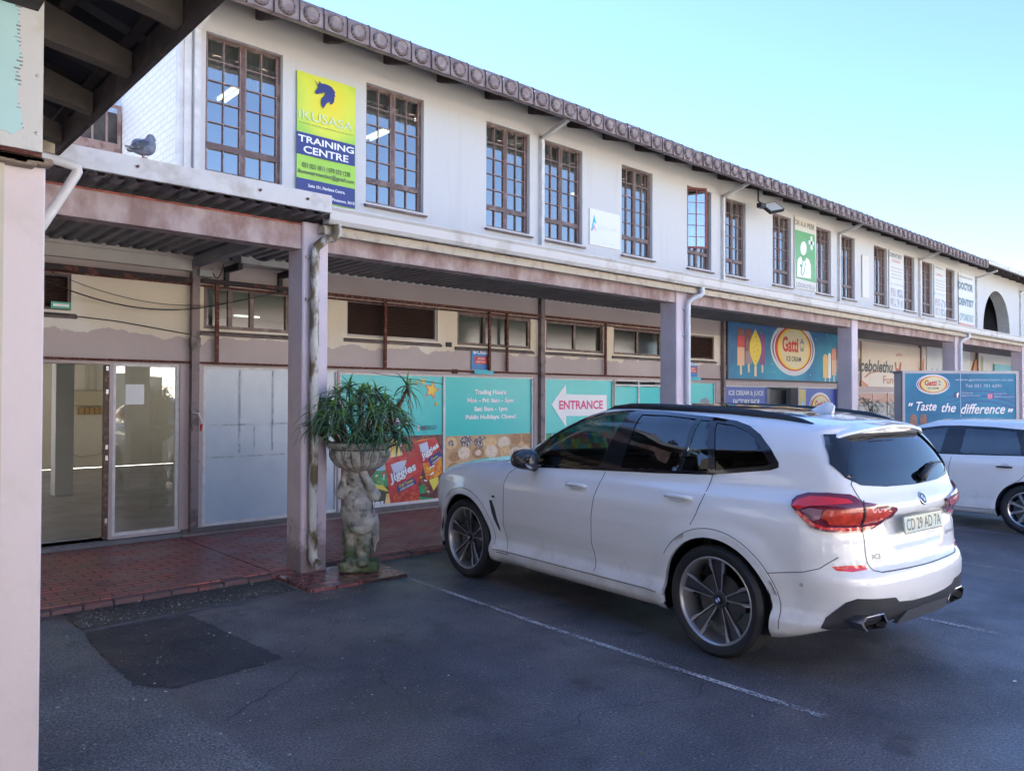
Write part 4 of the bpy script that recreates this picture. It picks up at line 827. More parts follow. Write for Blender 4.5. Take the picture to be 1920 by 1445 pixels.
def make_wheel(parent, x, y, R, rimr, mats, spokes='double'):
    """tyre > rim, spokes, brake disc, hub cap. Outer face points to sign(y)"""
    s = 1 if y > 0 else -1; ym = y
    def Y(v): return ym + s * v
    k = R / .365; e = .0
    mb = MB(); pr = [(rimr, .100), (rimr + .008, .112), (rimr + .03, .124), (rimr + .055, .126), (R - .014, .116), (R - .003, .100)]
    for g in (.088, .07, .03, .012, -.03, -.048, -.088): pr += [(R, g + .007), (R, g)] + ([(R - .006, g - .001), (R - .006, g - .007)] if g in (.07, .012, -.048) else [])
    pr += [(R - .003, -.100), (R - .014, -.116), (rimr + .055, -.126), (rimr + .02, -.12), (rimr, -.100)]
    mb.lathe([(r, Y(h)) for r, h in pr], 72, (x, 0, R), 'y')
    tyre = mb.build('wheel', mats['tyre'], parent, True, 40)
    q = rimr
    mb = MB(); mb.lathe([(r, Y(h)) for r, h in [(q + .004, .100), (q + .006, .110), (q, .113), (q - .008, .108), (q - .014, .095), (q - .02, .06), (q - .026, .0), (q - .01, -.10), (q, -.11)]], 72, (x, 0, R), 'y')
    mb.build('rim', mats['rim'], tyre, True, 50)
    mb = MB(); N = 5 if spokes == 'double' else 9
    def P(a):
        ca, sa = math.cos(a), math.sin(a)
        def f(r, t, h): return (x + r * ca - t * sa, Y(h), R + r * sa + t * ca)
        return f
    for i in range(N):
        a = math.pi / 2 + 2 * math.pi * i / N + (.03 if spokes == 'double' else .2); f = P(a); o = q - .012
        if spokes == 'double':
            for sg in (1, -1):
                mb.cur = 0
                # thin machined face: narrow at the hub, stepping out to a flared pad at the rim
                pts = [(.045, .008), (.13, .0245), (.20, .036), (.235, .040), (o, .043), (o + .004, .056), (o - .012, .064), (.222, .062), (.192, .050), (.178, .0405), (.10, .0265), (.045, .0155)]
                pts = [(r_ * q / .283, t_ * sg) for r_, t_ in pts]
                n = len(pts); dish = lambda r_: .050 + .045 * min(1, max(0, (r_ - .05) / .2))
                V = [f(r_, t_, dish(r_)) for r_, t_ in pts] + [f(r_, t_ * .93, dish(r_) - .035) for r_, t_ in pts]
                tri = [tuple(t) for t in mgeo.tessellate_polygon([[Vector((a_, b_, 0)) for a_, b_ in pts]])]
                mb.add(V, tri); mb.cur = 1; mb.add(V, [(k_, (k_ + 1) % n, n + (k_ + 1) % n, n + k_) for k_ in range(n)])
            mb.cur = 1; mb.prism([(.04, -.012), (.12, -.018), (o, -.036), (o, .036), (.12, .018), (.04, .012)], lambda r_, t_, h: f(r_, t_, h + .045 * min(1, max(0, (r_ - .05) / .2))), .022, .036)
        else:
            mb.cur = 0; mb.prism([(.03, -.012), (o, -.017), (o, .017), (.03, .012)], f, .06, .085)
    mb.cur = 0 if spokes != 'double' else 1; mb.lathe([(.062, Y(.02)), (.062, Y(.05)), (.05, Y(.058)), (.0, Y(.058))], 24, (x, 0, R), 'y')
    mb.build('spokes', [mats['alloy'], mats['alloy_dark']], tyre, False)
    mb = MB(); mb.lathe([(.0, Y(.035)), (.17, Y(.035)), (.17, Y(.01)), (.0, Y(.01))], 40, (x, 0, R), 'y'); mb.box(x - .20, x - .11, min(Y(-.02), Y(.05)), max(Y(-.02), Y(.05)), R - .05, R + .09)
    mb.build('brake_disc', mats['disc'], tyre)
    mb = MB(); mb.lathe([(.031, Y(.05)), (.031, Y(.066)), (.026, Y(.069)), (.0, Y(.070))], 24, (x, 0, R), 'y'); c = mb.build('hub_cap', mats['black'], tyre)
    if spokes == 'double':
        for j, mm in enumerate(('blue', 'white', 'blue', 'white')):
            mb = MB(); a0 = j * math.pi / 2 + .1; mb.add([(x, Y(.0712), R)] + [(x + .019 * math.cos(a0 + b), Y(.0712), R + .019 * math.sin(a0 + b)) for b in np.linspace(0, math.pi / 2, 7)], [(0, i + 1, i + 2) for i in range(6)])
            tyre_c = mb.build('hub_emblem', mats[mm], tyre)
    return tyre

def car_shell(S, root, bounds, h, regions, mats):
    """regions: (part name or None to cut away, polygon, projection, test on face centres)"""
    V, Q = nets(S, *bounds, h); lab = np.zeros(len(Q), int); keep = [('body', None)]
    for i, (nm, poly, ax, test) in enumerate(regions):
        u, w, d = (np.array(a, float) for a in AX[ax]); k = i + 1; keep.append((nm, poly))
        for it in range(2):
            C = V[Q].mean(1); c2 = np.stack([C @ u, C @ w], 1); ins = in_poly(c2, poly) & test(C); old = np.isin(lab, [k])
            if it == 0:
                lab = np.where(ins, k, lab); vin = np.zeros(len(V), bool); vin[Q[ins].ravel()] = 1; vout = np.zeros(len(V), bool); vout[Q[~ins].ravel()] = 1
                bd = np.where(vin & vout)[0]
            P = np.stack([V[bd] @ u, V[bd] @ w], 1); N, D = near_poly(P, poly); ok = D < h * 1.6; nb = bd[ok]
            V[nb] += (N[ok] - P[ok])[:, :1] * u + (N[ok] - P[ok])[:, 1:] * w
            V[nb] = project(S, V[nb], h)
    out = {}
    for i, (nm, poly) in enumerate(keep):
        if nm is None: continue
        F = Q[lab == i]
        if not len(F): continue
        used, inv = np.unique(F, return_inverse=True); o = obj(nm, V[used], inv.reshape(F.shape), mats['paint'], root, True); out.setdefault(nm, []).append(o)
    return out

cm = dict(
    paint=M('car_paint_white', (.86, .86, .85), .25, coat=1., spec=.5), glass=glass('car_glass_clear', (.30, .40, .42), .02), tint=glass('car_glass_dark', (.03, .035, .04), .05),
    trim=M('gloss_black_trim', (.012, .013, .016), .12, coat=.5), plastic=M('dark_plastic', (.035, .037, .042), .45, bump=.1, bscale=400), tyre=M('tyre_rubber', (.022, .022, .024), .62, bump=.15, bscale=90),
    rim=M('rim_metal', (.5, .49, .5), .32, .7), alloy=M('machined_alloy', (.50, .49, .50), .28, .7), alloy_dark=M('grey_alloy', (.10, .10, .112), .3, .5), disc=M('brake_metal', (.12, .12, .12), .5, .8),
    black=M('black', (.006, .006, .007), .5), blue=M('badge_blue', (.02, .14, .45), .3), white=M('badge_white', (.75, .77, .8), .3), chrome=M('chrome', (.7, .7, .72), .12, 1.),
    red=M('lamp_red', (.55, .006, .012), .12, coat=1.), redlit=M('lamp_bright_red', (.85, .02, .025), .15, coat=1.), reddark=M('lamp_dark_red', (.17, .010, .03), .12, coat=1.), orange=M('lamp_orange', (.62, .055, .025), .18, coat=1., var=.35, vscale=30), mauve=M('lamp_mauve', (.30, .13, .17), .15, coat=1.),
    gap=M('panel_gap', (.045, .048, .055), .8), fabric=M('seat_fabric', (.03, .03, .033), .85), plate=M('plate_reflective', (.62, .64, .5), .35, col2=(.45, .6, .62), mix=(.4, .6), vscale=9), plateink=M('plate_ink', (.10, .11, .10), .4))
grime(cm['paint'], .15, .62, (.42, .39, .35), .35, 4.)
ARC = lambda cx, cz, r, a0, a1, n=28: [(cx + r * math.cos(a0 + (a1 - a0) * i / n), cz + r * math.sin(a0 + (a1 - a0) * i / n)) for i in range(n + 1)]

def build_suv():
    S = CarShape(dict(wb=2.864, R=.365, AR=.42, belt=1.08, flare=.020, cowl=2.36, crown=.055, recess=True, zb=.205,
        TOP=[(-1.2, 1.44), (-.80, 1.515), (-.6, 1.555), (-.3, 1.60), (.1, 1.632), (.6, 1.648), (1.0, 1.655), (1.28, 1.642), (1.5, 1.59), (1.8, 1.46), (2.1, 1.305), (2.38, 1.17), (2.55, 1.15), (2.8, 1.135), (3.1, 1.10), (3.4, 1.03), (3.6, .945), (3.72, .86), (3.85, .65)],
        WZ=[(.10, .80), (.20, .86), (.27, .915), (.345, .925), (.375, .905), (.42, .885), (.50, .893), (.60, .917), (.78, .935), (.90, .938), (.945, .934), (1.0, .915), (1.06, .893), (1.085, .875), (1.11, .862), (1.20, .838), (1.35, .79), (1.50, .728), (1.57, .69), (1.62, .655), (1.70, .60)],
        WX=[(-1.1, .83), (-.9, .88), (-.6, .945), (-.3, .982), (0, .994), (.5, 1.), (1.5, 1.), (2.4, .997), (2.86, .99), (3.2, .975), (3.45, .95), (3.7, .89)],
        GX=[(-1.1, .84), (-.8, .875), (-.5, .925), (-.2, .965), (.2, .992), (.6, 1.), (1.0, 1.), (1.6, 1.0), (2.1, .985), (2.5, .97)],
        REAR=[(.15, -.72), (.24, -.84), (.32, -.90), (.42, -.955), (.52, -.97), (.60, -.97), (.65, -.955), (.685, -.925), (.74, -.915), (.85, -.905), (.93, -.885), (.965, -.895), (.99, -.925), (1.04, -.93), (1.07, -.92), (1.12, -.885), (1.25, -.83), (1.465, -.722), (1.48, -.718), (1.495, -.75), (1.56, -.75), (1.7, -.6)],
        FRONT=[(.12, 3.50), (.22, 3.62), (.35, 3.69), (.55, 3.73), (.75, 3.74), (.88, 3.71), (.98, 3.64), (1.08, 3.50)]))
    root = thing('suv_car', 'large white SUV with black roof rails parked nose-in before the teal shopfront', 'car')
    dlo = [(2.06, 1.105), (1.97, 1.25), (1.84, 1.355), (1.68, 1.445), (1.50, 1.52), (1.28, 1.572), (1.09, 1.592), (.95, 1.597), (.65, 1.59), (.34, 1.57), (.18, 1.56), (0, 1.54), (-.12, 1.51), (-.22, 1.46), (-.32, 1.37), (-.385, 1.29), (-.39, 1.26), (-.34, 1.24), (-.16, 1.215), (.08, 1.18), (.55, 1.155), (1.05, 1.135), (1.6, 1.112), (1.85, 1.10)]
    p_front = [(1.93, 1.125), (1.88, 1.24), (1.76, 1.345), (1.62, 1.42), (1.45, 1.495), (1.27, 1.545), (1.09, 1.568), (.985, 1.572), (1.06, 1.36), (1.125, 1.155), (1.45, 1.14)]
    p_rear = [(.895, 1.165), (.875, 1.33), (.855, 1.567), (.62, 1.565), (.33, 1.545), (.34, 1.36), (.37, 1.185)]
    p_mid = [(.335, 1.19), (.305, 1.36), (.29, 1.54), (.205, 1.535), (.15, 1.36), (.11, 1.205)]
    p_quart = [(.055, 1.21), (.095, 1.36), (.145, 1.525), (.0, 1.51), (-.11, 1.475), (-.195, 1.425), (-.28, 1.335), (-.325, 1.285), (-.31, 1.265), (-.13, 1.24)]
    wind = [(-.70, 1.20), (-.60, 1.56), (-.3, 1.60), (.3, 1.60), (.60, 1.56), (.70, 1.20)]
    rglass = [(-.60, 1.43), (-.585, 1.30), (-.60, 1.235), (-.555, 1.185), (-.2, 1.155), (.2, 1.155), (.555, 1.185), (.60, 1.235), (.66, 1.32), (.60, 1.43), (.42, 1.468), (-.42, 1.468)]
    rglass = [(.47, 1.455), (.30, 1.465), (-.30, 1.465), (-.47, 1.455), (-.60, 1.33), (-.665, 1.225), (-.58, 1.185), (-.35, 1.165), (0, 1.158), (.35, 1.165), (.58, 1.185), (.665, 1.225), (.60, 1.33)]
    L = lambda C: C[:, 1] > .3
    Rr = lambda C: C[:, 1] < -.3
    fd = [(2.06, 1.15), (2.20, 1.03), (2.235, .95), (2.245, .80), (2.275, .54), (2.23, .40), (2.19, .345), (1.125, .345), (1.12, .40), (1.15, .57), (1.13, .80), (1.10, .94), (1.07, 1.05), (1.05, 1.13), (1.0, 1.35), (.94, 1.60), (1.3, 1.60), (1.6, 1.50), (1.9, 1.33)]
    rd = [(1.05, 1.13), (1.07, 1.05), (1.10, .94), (1.13, .80), (1.15, .57), (1.12, .40), (1.125, .345), (.39, .345), (.47, .52), (.42, .66), (.30, .80), (.17, .845), (.13, .92), (.09, 1.05), (.07, 1.18), (.10, 1.36), (.17, 1.56), (.5, 1.59), (.94, 1.60), (1.0, 1.35)]
    gate = [(.62, 1.24), (.655, 1.18), (.635, 1.12), (.60, 1.0), (.595, .90), (.60, .78), (.59, .715), (.56, .675), (.50, .66), (0, .655), (-.50, .66), (-.56, .675), (-.59, .715), (-.60, .78), (-.595, .90), (-.60, 1.0), (-.635, 1.12), (-.655, 1.18), (-.62, 1.24), (-.5, 1.48), (.5, 1.48)]
    arch = lambda cx: ARC(cx, .365, .42, -.35, math.pi + .35) + [(cx - .39, 0.), (cx + .39, 0.)]
    arch2 = arch
    hood = [(2.35, -.76), (2.6, -.78), (3.1, -.76), (3.5, -.62), (3.55, 0), (3.5, .62), (3.1, .76), (2.6, .78), (2.35, .76)]
    reg = [('bonnet', hood, 'T', lambda C: C[:, 2] > .8)]
    for nm, poly in (('door', fd), ('door', rd)):
        reg += [(nm, poly, 'L', L), (nm, poly, 'R', Rr)]
    reg += [('tailgate', gate, 'B', lambda C: C[:, 0] < -.4)]
    for poly in (dlo, arch(0), arch(2.864)): reg += [(None, poly, 'L', L), (None, poly, 'R', Rr)]
    reg += [(None, rglass, 'B', lambda C: C[:, 0] < -.4), (None, wind, 'F', lambda C: (C[:, 0] > 1.2) & (C[:, 2] > 1.17))]
    parts = car_shell(S, root, ((-1.12, -1.06, .12), (3.9, 1.06, 1.78)), .019, reg, cm)
    for d in parts.get('door', []): pass
    doors = parts['door']; body = parts['body'][0]; tail = parts['tailgate'][0]
    def door_of(sgn, front):
        for d in doors:
            c = np.mean([v.co[:] for v in d.data.vertices], 0)
            if c[1] * sgn > 0 and (c[0] > 1.1) == front: return d
    for ax, sgn in (('L', 1), ('R', -1)):
        dg = 'D' + ax
        V, F = patch(S, dlo, ax, .004, .03, holes=(p_front, p_rear, p_mid, p_quart), skirt=.012); obj('window_surround', V, F, cm['trim'], root, True, 40)
        for nm, poly, mt, fr in (('window', p_front, 'glass', True), ('window', p_rear, 'tint', False), ('window', p_mid, 'tint', False)):
            c = np.mean(poly, 0); big = [tuple(c + (np.array(p) - c) * 1.03) for p in poly]
            V, F = patch(S, big, ax, -.002, .03); obj(nm, V, F, cm[mt], door_of(sgn, fr), True)
        c = np.mean(p_quart, 0); V, F = patch(S, [tuple(c + (np.array(p) - c) * 1.03) for p in p_quart], ax, -.002, .03); obj('quarter_window', V, F, cm['tint'], root, True)
        # gaps between panels
        g = MB()
        for pts in ([(2.03, 1.14), (2.20, 1.03), (2.235, .95), (2.245, .80), (2.275, .54), (2.23, .40), (2.19, .31)], [(1.05, 1.13), (1.07, 1.05), (1.10, .94), (1.13, .80), (1.15, .57), (1.12, .40), (1.125, .335)],
                    [(.07, 1.18), (.09, 1.05), (.13, .92), (.17, .845)], [(2.42, .335), (1.12, .335), (.40, .335)], [(2.35, .315), (2.19, .315)]):
            g.add(*ribbon(S, pts, ax, .006, .0012))
        g.add(*ribbon(S, ARC(0, .365, .475, .55, math.pi + .25), ax, .005, .0012)); g.add(*ribbon(S, ARC(2.864, .365, .475, -.25, math.pi + .1), ax, .005, .0012))
        g.add(*ribbon(S, [(-.40, .62), (-.62, .66), (-.70, .69), (-.78, .76)], ax, .005, .0012))
        g.build('panel_gap', cm['gap'], body)
        # arch lips
        for cx, a0, a1 in ((0, -.22, math.pi + .20), (2.864, -.22, math.pi + .15)):
            po = ARC(cx, .365, .470, a0, a1) + ARC(cx, .365, .418, a1, a0)
            V, F = patch(S, po, ax, .007, .025, skirt=.03); obj('wheel_arch_trim', V, F, cm['paint'], root, True, 50)
            mb = MB(); ys = [.42, .55, .75, .90]; V = []; F = []; n = 24
            for y in ys:
                for a, b in ARC(cx, .365, .425, -.32, math.pi + .32, n): V.append((a, sgn * y, b))
            for i in range(len(ys) - 1):
                for k in range(n): F.append((i * (n + 1) + k, i * (n + 1) + k + 1, (i + 1) * (n + 1) + k + 1, (i + 1) * (n + 1) + k))
            F.append(list(range(n + 1))); mb.add(V, F); mb.build('wheel_arch_liner', cm['black'], root)
            w = make_wheel(root, cx, sgn * .80, .365, .283, cm)
        # handles
        for x0, x1, z, fr in ((1.435, 1.195, 1.0, True), (.42, .175, 1.012, False)):
            xs = np.linspace(x0, x1, 9); P = lift(S, np.stack([xs, np.full(9, z)], 1), ax, [.0, .024, .032, .034, .034, .034, .032, .026, .004])
            rs = [.010, .014, .015, .015, .015, .015, .016, .018, .014]
            mb = MB(); mb.tube([tuple(p) for p in P], rs, 10); mb.build('handle', cm['paint'], door_of(sgn, fr), True)
            V, F = patch(S, [((x0 + x1) / 2 + .085 * math.cos(t), z - .008 + .026 * math.sin(t)) for t in np.linspace(0, 2 * math.pi, 20)[:-1]], ax, .0012, .02)
            obj('handle_recess', V, F, M('shaded_paint', (.62, .62, .62), .35), door_of(sgn, fr), True)  # flat greyer oval paints in the shade of the handle cup
        # side gill, badge, sensor
        V, F = patch(S, [(2.455, .765), (2.42, .77), (2.385, .70), (2.335, .545), (2.33, .50), (2.345, .51), (2.42, .66)], ax, .003, .02, skirt=.01); obj('side_vent', V, F, cm['plastic'], root)
        V, F = patch(S, [(2.415, .815), (2.375, .812), (2.378, .795), (2.418, .798)], ax, .003, .02, skirt=.004); obj('fender_badge', V, F, cm['black'], root)
        V, F = patch(S, [(-.60 + .012 * math.cos(t), .58 + .012 * math.sin(t)) for t in np.linspace(0, 2 * math.pi, 14)[:-1]], ax, .002, .01, skirt=.004); obj('parking_sensor', V, F, M('sensor_ring', (.5, .5, .52), .35), body)
        # mirror
        mb = MB(); bm = bmesh.new(); bmesh.ops.create_uvsphere(bm, u_segments=24, v_segments=16, radius=1)
        for v in bm.verts:
            x, y, z = v.co
            x = math.copysign(abs(x) ** .75, x); z = math.copysign(abs(z) ** .7, z); y = math.copysign(abs(y) ** .75, y)
            v.co = (1.86 + .085 * x * (1 - .1 * z) + (.03 * y), sgn * (1.0 + .105 * y), 1.175 + .088 * z * (1 - .18 * max(y, 0)) )
        mb.bm(bm); mir = mb.build('mirror', M('mirror_cap_grey', (.045, .047, .05), .22, .2, coat=.6), root, True)
        mb = MB(); mb.tube([(1.88, sgn * .86, 1.09), (1.87, sgn * .93, 1.105), (1.86, sgn * .98, 1.12)], [.035, .03, .03], 8); mb.build('mirror_arm', cm['trim'], mir, True)
        mb = MB(); mb.add([(1.782 - .004 * (abs(a) > .05), sgn * (.995 + a), 1.165 + b) for a, b in [(.075 * math.cos(t), .06 * math.sin(t)) for t in np.linspace(0, 2 * math.pi, 20)[:-1]]], [tuple(range(19))]); mb.build('mirror_glass', cm['chrome'], mir)
        # roof rail
        xs = np.array([1.36, 1.25, 1.05, .8, .5, .2, -.1, -.3, -.42, -.50]); ys = np.array([.52, .545, .56, .567, .57, .57, .567, .56, .55, .54])
        base = lift(S, np.stack([xs, sgn * ys], 1), 'T', 0); hh = [.0, .022, .038, .042, .042, .042, .040, .034, .02, .0]
        mb = MB(); V = []; F = []
        for p, h_ in zip(base, hh):
            for a, b in ((-.022, -.012), (-.018, h_ * .75), (-.008, h_), (.010, h_), (.018, h_ * .7), (.022, -.012)): V.append((p[0], p[1] + a, p[2] + b))
        for i in range(len(xs) - 1):
            for k in range(6): F.append((i * 6 + k, i * 6 + (k + 1) % 6, (i + 1) * 6 + (k + 1) % 6, (i + 1) * 6 + k))
        mb.add(V, F); mb.build('roof_rail', M('satin_black_rail', (.015, .016, .019), .25), root, True, 50)
        # headlamp
        V, F = patch(S, [(-2.36, .86), (-2.30, .92), (-2.05, .955), (-1.80, .965), (-1.86, .90), (-2.05, .845), (-2.3, .82)], 'F' + ax, .004, .02, skirt=.01); obj('headlight', V, F, M('headlamp_lens', (.35, .38, .4), .08, coat=1.), root, True)
        # rear lamp, wrapping round the corner
        if sgn > 0: U = lambda x, y, z: (.6 * x + .8 * y, z)
        else: U = lambda x, y, z: (.6 * x + .8 * y, z)
        W = [(-.53, .84, 1.07), (-.54, .81, 1.095), (-.61, .79, 1.12), (-.71, .75, 1.13), (-.80, .68, 1.125), (-.82, .66, 1.11), (-.85, .64, 1.08), (-.89, .51, 1.06), (-.91, .345, 1.035), (-.91, .335, 1.02), (-.86, .37, .975), (-.86, .42, .955), (-.85, .49, .92), (-.85, .57, .90), (-.83, .63, .898), (-.77, .75, .90), (-.71, .82, .91), (-.65, .85, .93), (-.61, .87, .98), (-.54, .86, 1.04)]
        lp = [U(*p) for p in W]; c = np.mean(lp, 0)
        V, F = patch(S, lp, dg, .016, .02, skirt=.03); lamp = obj('tail_light', V, F, cm['reddark'], root, True, 45)
        def sub(nm, pts, mt, o_=.0175):
            V, F = patch(S, [U(*p) for p in pts], dg, o_, .02); obj(nm, V, F, cm[mt], lamp, True)
        sub('upper_light_bar', [(-.545, .86, 1.045), (-.56, .83, 1.075), (-.63, .80, 1.10), (-.72, .76, 1.105), (-.79, .70, 1.095), (-.81, .68, 1.075), (-.74, .75, 1.065), (-.63, .83, 1.05), (-.575, .855, 1.025)], 'redlit')
        sub('lower_light_bar', [(-.56, .86, 1.01), (-.59, .86, 1.015), (-.66, .845, .96), (-.72, .81, .937), (-.80, .70, .934), (-.85, .58, .934), (-.865, .50, .95), (-.885, .42, .985), (-.90, .37, 1.015), (-.895, .39, 1.02), (-.88, .42, 1.0), (-.862, .50, .965), (-.85, .57, .915), (-.82, .645, .910), (-.77, .74, .913), (-.71, .81, .922), (-.65, .848, .94), (-.62, .865, .985)][:6] + [(-.86, .51, .945), (-.862, .50, .93), (-.85, .57, .912), (-.82, .645, .910), (-.77, .74, .913), (-.71, .81, .922), (-.655, .845, .945), (-.61, .865, .985)], 'redlit')
        sub('turn_signal', [(-.70, .79, 1.035), (-.80, .69, 1.045), (-.835, .635, 1.045), (-.835, .635, .955), (-.79, .70, .95), (-.72, .78, .955), (-.69, .81, .99)], 'orange')
        sub('inner_light', [(-.845, .61, 1.045), (-.885, .48, 1.035), (-.90, .385, 1.02), (-.89, .42, .995), (-.868, .49, .965), (-.85, .565, .955), (-.84, .61, .955)], 'orange')
        sub('side_lens', [(-.60, .855, 1.02), (-.64, .835, 1.04), (-.69, .80, 1.035), (-.68, .815, .985), (-.655, .84, .97)], 'mauve')
        sub('lens_split', [(-.838, .627, 1.085), (-.841, .617, 1.085), (-.846, .617, .90), (-.843, .627, .90)], 'black', .0195)
        # reflector, exhaust
        V, F = patch(S, [U(*p) for p in ((-.75, .79, .705), (-.80, .72, .712), (-.86, .62, .712), (-.87, .605, .685), (-.83, .70, .676), (-.78, .775, .682))], dg, .004, .02, skirt=.006); obj('rear_reflector', V, F, cm['redlit'], root)
        sh_ = 0 if sgn > 0 else -.13
        ex = [(a + sh_, b) for a, b in [(.47, .365), (.52, .425), (.70, .428), (.745, .395), (.70, .345), (.50, .335)]]
        mb = MB(); sc = lambda p, k: (.60 + sh_ + (p[0] - .60 - sh_) * k, .382 + (p[1] - .382) * k)
        V = [(-.80, sgn * a, b) for a, b in ex] + [(-.930 + .10 * max(0, a - .55), sgn * a, b) for a, b in ex] + [(-.932 + .1 * max(0, p[0] - .55), sgn * sc(p, .88)[0], sc(p, .88)[1]) for p in ex] + [(-.82, sgn * sc(p, .8)[0], sc(p, .8)[1]) for p in ex]
        F = []
        for j in range(3): F += [(j * 6 + i, j * 6 + (i + 1) % 6, (j + 1) * 6 + (i + 1) % 6, (j + 1) * 6 + i) for i in range(6)]
        F.append(tuple(range(18, 24))); mb.add(V, F); mb.build('exhaust_pipe', M('exhaust_metal', (.32, .32, .34), .22, 1.), root)
    # rear centre: glass, spoiler, wiper, plate, badges, diffuser
    V, F = patch(S, [tuple(np.array((0, 1.3)) + (np.array(p) - np.array((0, 1.3))) * 1.02) for p in rglass], 'B', -.001, .03); obj('rear_window', V, F, cm['tint'], tail, True)
    V, F = ribbon(S, rglass, 'B', .02, .002, .03, True); obj('window_seal', V, F, cm['trim'], tail)
    for sg in (1, -1):   # black fins beside the rear glass
        po = [(.47 * sg, 1.455), (.60 * sg, 1.33), (.665 * sg, 1.225), (.675 * sg, 1.235), (.70 * sg, 1.30), (.665 * sg, 1.40), (.62 * sg, 1.468), (.45 * sg, 1.473)]
        V, F = patch(S, po, 'B', .010, .025, skirt=.02); obj('spoiler_fin', V, F, cm['trim'], tail, True, 40)
    mb = MB(); ys = np.linspace(-.60, .60, 25); P = lift(S, np.stack([np.full(25, -.60), ys], 1), 'T', 0)
    V = []
    for p in P:
        e = .155 - .10 * (abs(p[1]) / .60) ** 3; hz = -.028 - .02 * (abs(p[1]) / .6) ** 2
        V += [(p[0] + .06, p[1], p[2] + .002), (p[0] - e, p[1], p[2] + hz), (p[0] - e - .004, p[1], p[2] + hz - .016), (p[0] - e + .10, p[1], p[2] + hz - .05)]
    F = [(i * 4 + k, i * 4 + k + 1, i * 4 + 5 + k, i * 4 + 4 + k) for i in range(24) for k in range(3)]
    mb.add(V, F); mb.build('spoiler', cm['paint'], tail, True, 35)
    mb = MB(); mb.box(-.772, -.768, -.17, .17, 1.492, 1.502); mb.build('brake_light', cm['red'], tail)
    P = lift(S, np.array([(-.10, 1.165), (-.13, 1.20), (-.28, 1.235), (-.42, 1.25)]), 'B', [.012, .035, .03, .02]); mb = MB(); mb.tube([tuple(p) for p in P], [.022, .024, .014, .008], 8)
    P = lift(S, np.array([(-.20, 1.235), (-.35, 1.262), (-.52, 1.255)]), 'B', .016); mb.tube([tuple(p) for p in P], .007, 6); mb.build('rear_wiper', cm['plastic'], tail, True)
    # number plate
    mb = MB(); pf = lambda a, b, t: (-.925 - t - .10 * (.90 - b) , -a, b)
    mb.prism([(-.255, .862), (.255, .862), (.255, .972), (-.255, .972)], pf, .0, .008); pt = mb.build('number_plate', cm['plate'], tail)
    mb = MB(); lettering(mb, 'CD 29 AD 7A', -.235, .88, .47, .072, pf, .0095, bold=.01); mb.prism([(-.255, .862), (.255, .862), (.255, .868), (-.255, .868)], pf, .008, .010); mb.prism([(-.255, .966), (.255, .966), (.255, .972), (-.255, .972)], pf, .008, .010); mb.build('plate_lettering', cm['plateink'], pt)
    # badge
    c0 = lift(S, np.array([(0., 1.065)]), 'B', 0)[0]; nrm = grad(S, c0[None])[0]; nrm /= np.linalg.norm(nrm); nrm = Vector(nrm); a1 = Vector((0, 1, 0)); a2 = nrm.cross(a1).normalized()
    if a2.z < 0: a2 = -a2
    def disc(nm, r, o_, mt, par, a0=0, a1_=2 * math.pi, n=28):
        c = Vector(c0) + nrm * o_; V = [c] + [c + (a1 * math.cos(t) + a2 * math.sin(t)) * r for t in np.linspace(a0, a1_, n)]; return obj(nm, V, [(0, i + 1, i + 2) for i in range(n - 1)], cm[mt], par)
    mb = MB(); n = 28; V = [Vector(c0) + nrm * o_ + (a1 * math.cos(t) + a2 * math.sin(t)) * r for r, o_ in ((.041, -.01), (.041, .004), (.038, .007), (.034, .006)) for t in np.linspace(0, 2 * math.pi, n + 1)[:-1]]
    mb.add(V, [(j * n + i, j * n + (i + 1) % n, (j + 1) * n + (i + 1) % n, (j + 1) * n + i) for j in range(3) for i in range(n)]); bd = mb.build('badge', cm['chrome'], tail, True)
    disc('badge_ring', .0355, .006, 'black', bd)
    for j, mt in enumerate(('white', 'blue', 'white', 'blue')): disc('badge_quarter', .023, .0072, mt, bd, j * math.pi / 2, (j + 1) * math.pi / 2, 8)
    tf = lambda y0, w_: (lambda a, b, t: tuple(lift(S, np.array([(-a, b)]), 'B', t)[0]))
    for txt, a0, b0, w_, h_ in (('X3', -.555, .735, .085, .030), ('xDrive30', .40, .79, .16, .022)):
        V, F = text_mesh(txt, 0, .02); a = (V[:, 0] - V[:, 0].min()) / np.ptp(V[:, 0]) * w_ + a0; b = (V[:, 1] - V[:, 1].min()) / np.ptp(V[:, 1]) * h_ + b0
        obj('badge_lettering', lift(S, np.stack([-a, b], 1), 'B', .004), F, M('badge_metal', (.22, .22, .23), .3, .8), tail)
    half = [(0, .455), (.22, .46), (.37, .475), (.41, .505), (.70, .525), (.745, .50), (.80, .40), (.82, .34), (.76, .325), (0, .325)]
    po = half[:-1] + [(-a, b) for a, b in half[::-1][1:-1]]
    V, F = patch(S, po, 'B', .006, .03, skirt=.015); df = obj('rear_diffuser', V, F, cm['plastic'], root, True, 40)
    mb = MB(); mb.prism([(-.34, .33), (-.28, .405), (.28, .405), (.34, .33), (.26, .315), (-.26, .315)], lambda a, b, t: (-.915 - t + .45 * (.385 - b), a, b), 0, .03); mb.build('skid_plate', M('diffuser_grey', (.08, .083, .09), .35), df)
    # tail lip line, gate gap, hood gap
    g = MB(); g.add(*ribbon(S, gate[:19], 'B', .006, .0012)); g.build('tailgate_gap', cm['gap'], body)
    g = MB(); g.add(*ribbon(S, [p for p in hood if p[0] > 2.3], 'T', .006, .0012)); g.build('bonnet_gap', cm['gap'], body)
    V, F = patch(S, [(-.36, -.42), (1.12, -.44), (1.16, 0), (1.12, .44), (-.36, .42)], 'T', .002, .06); obj('glass_roof', V, F, M('roof_glass', (.01, .012, .015), .05, coat=1.), root, True)
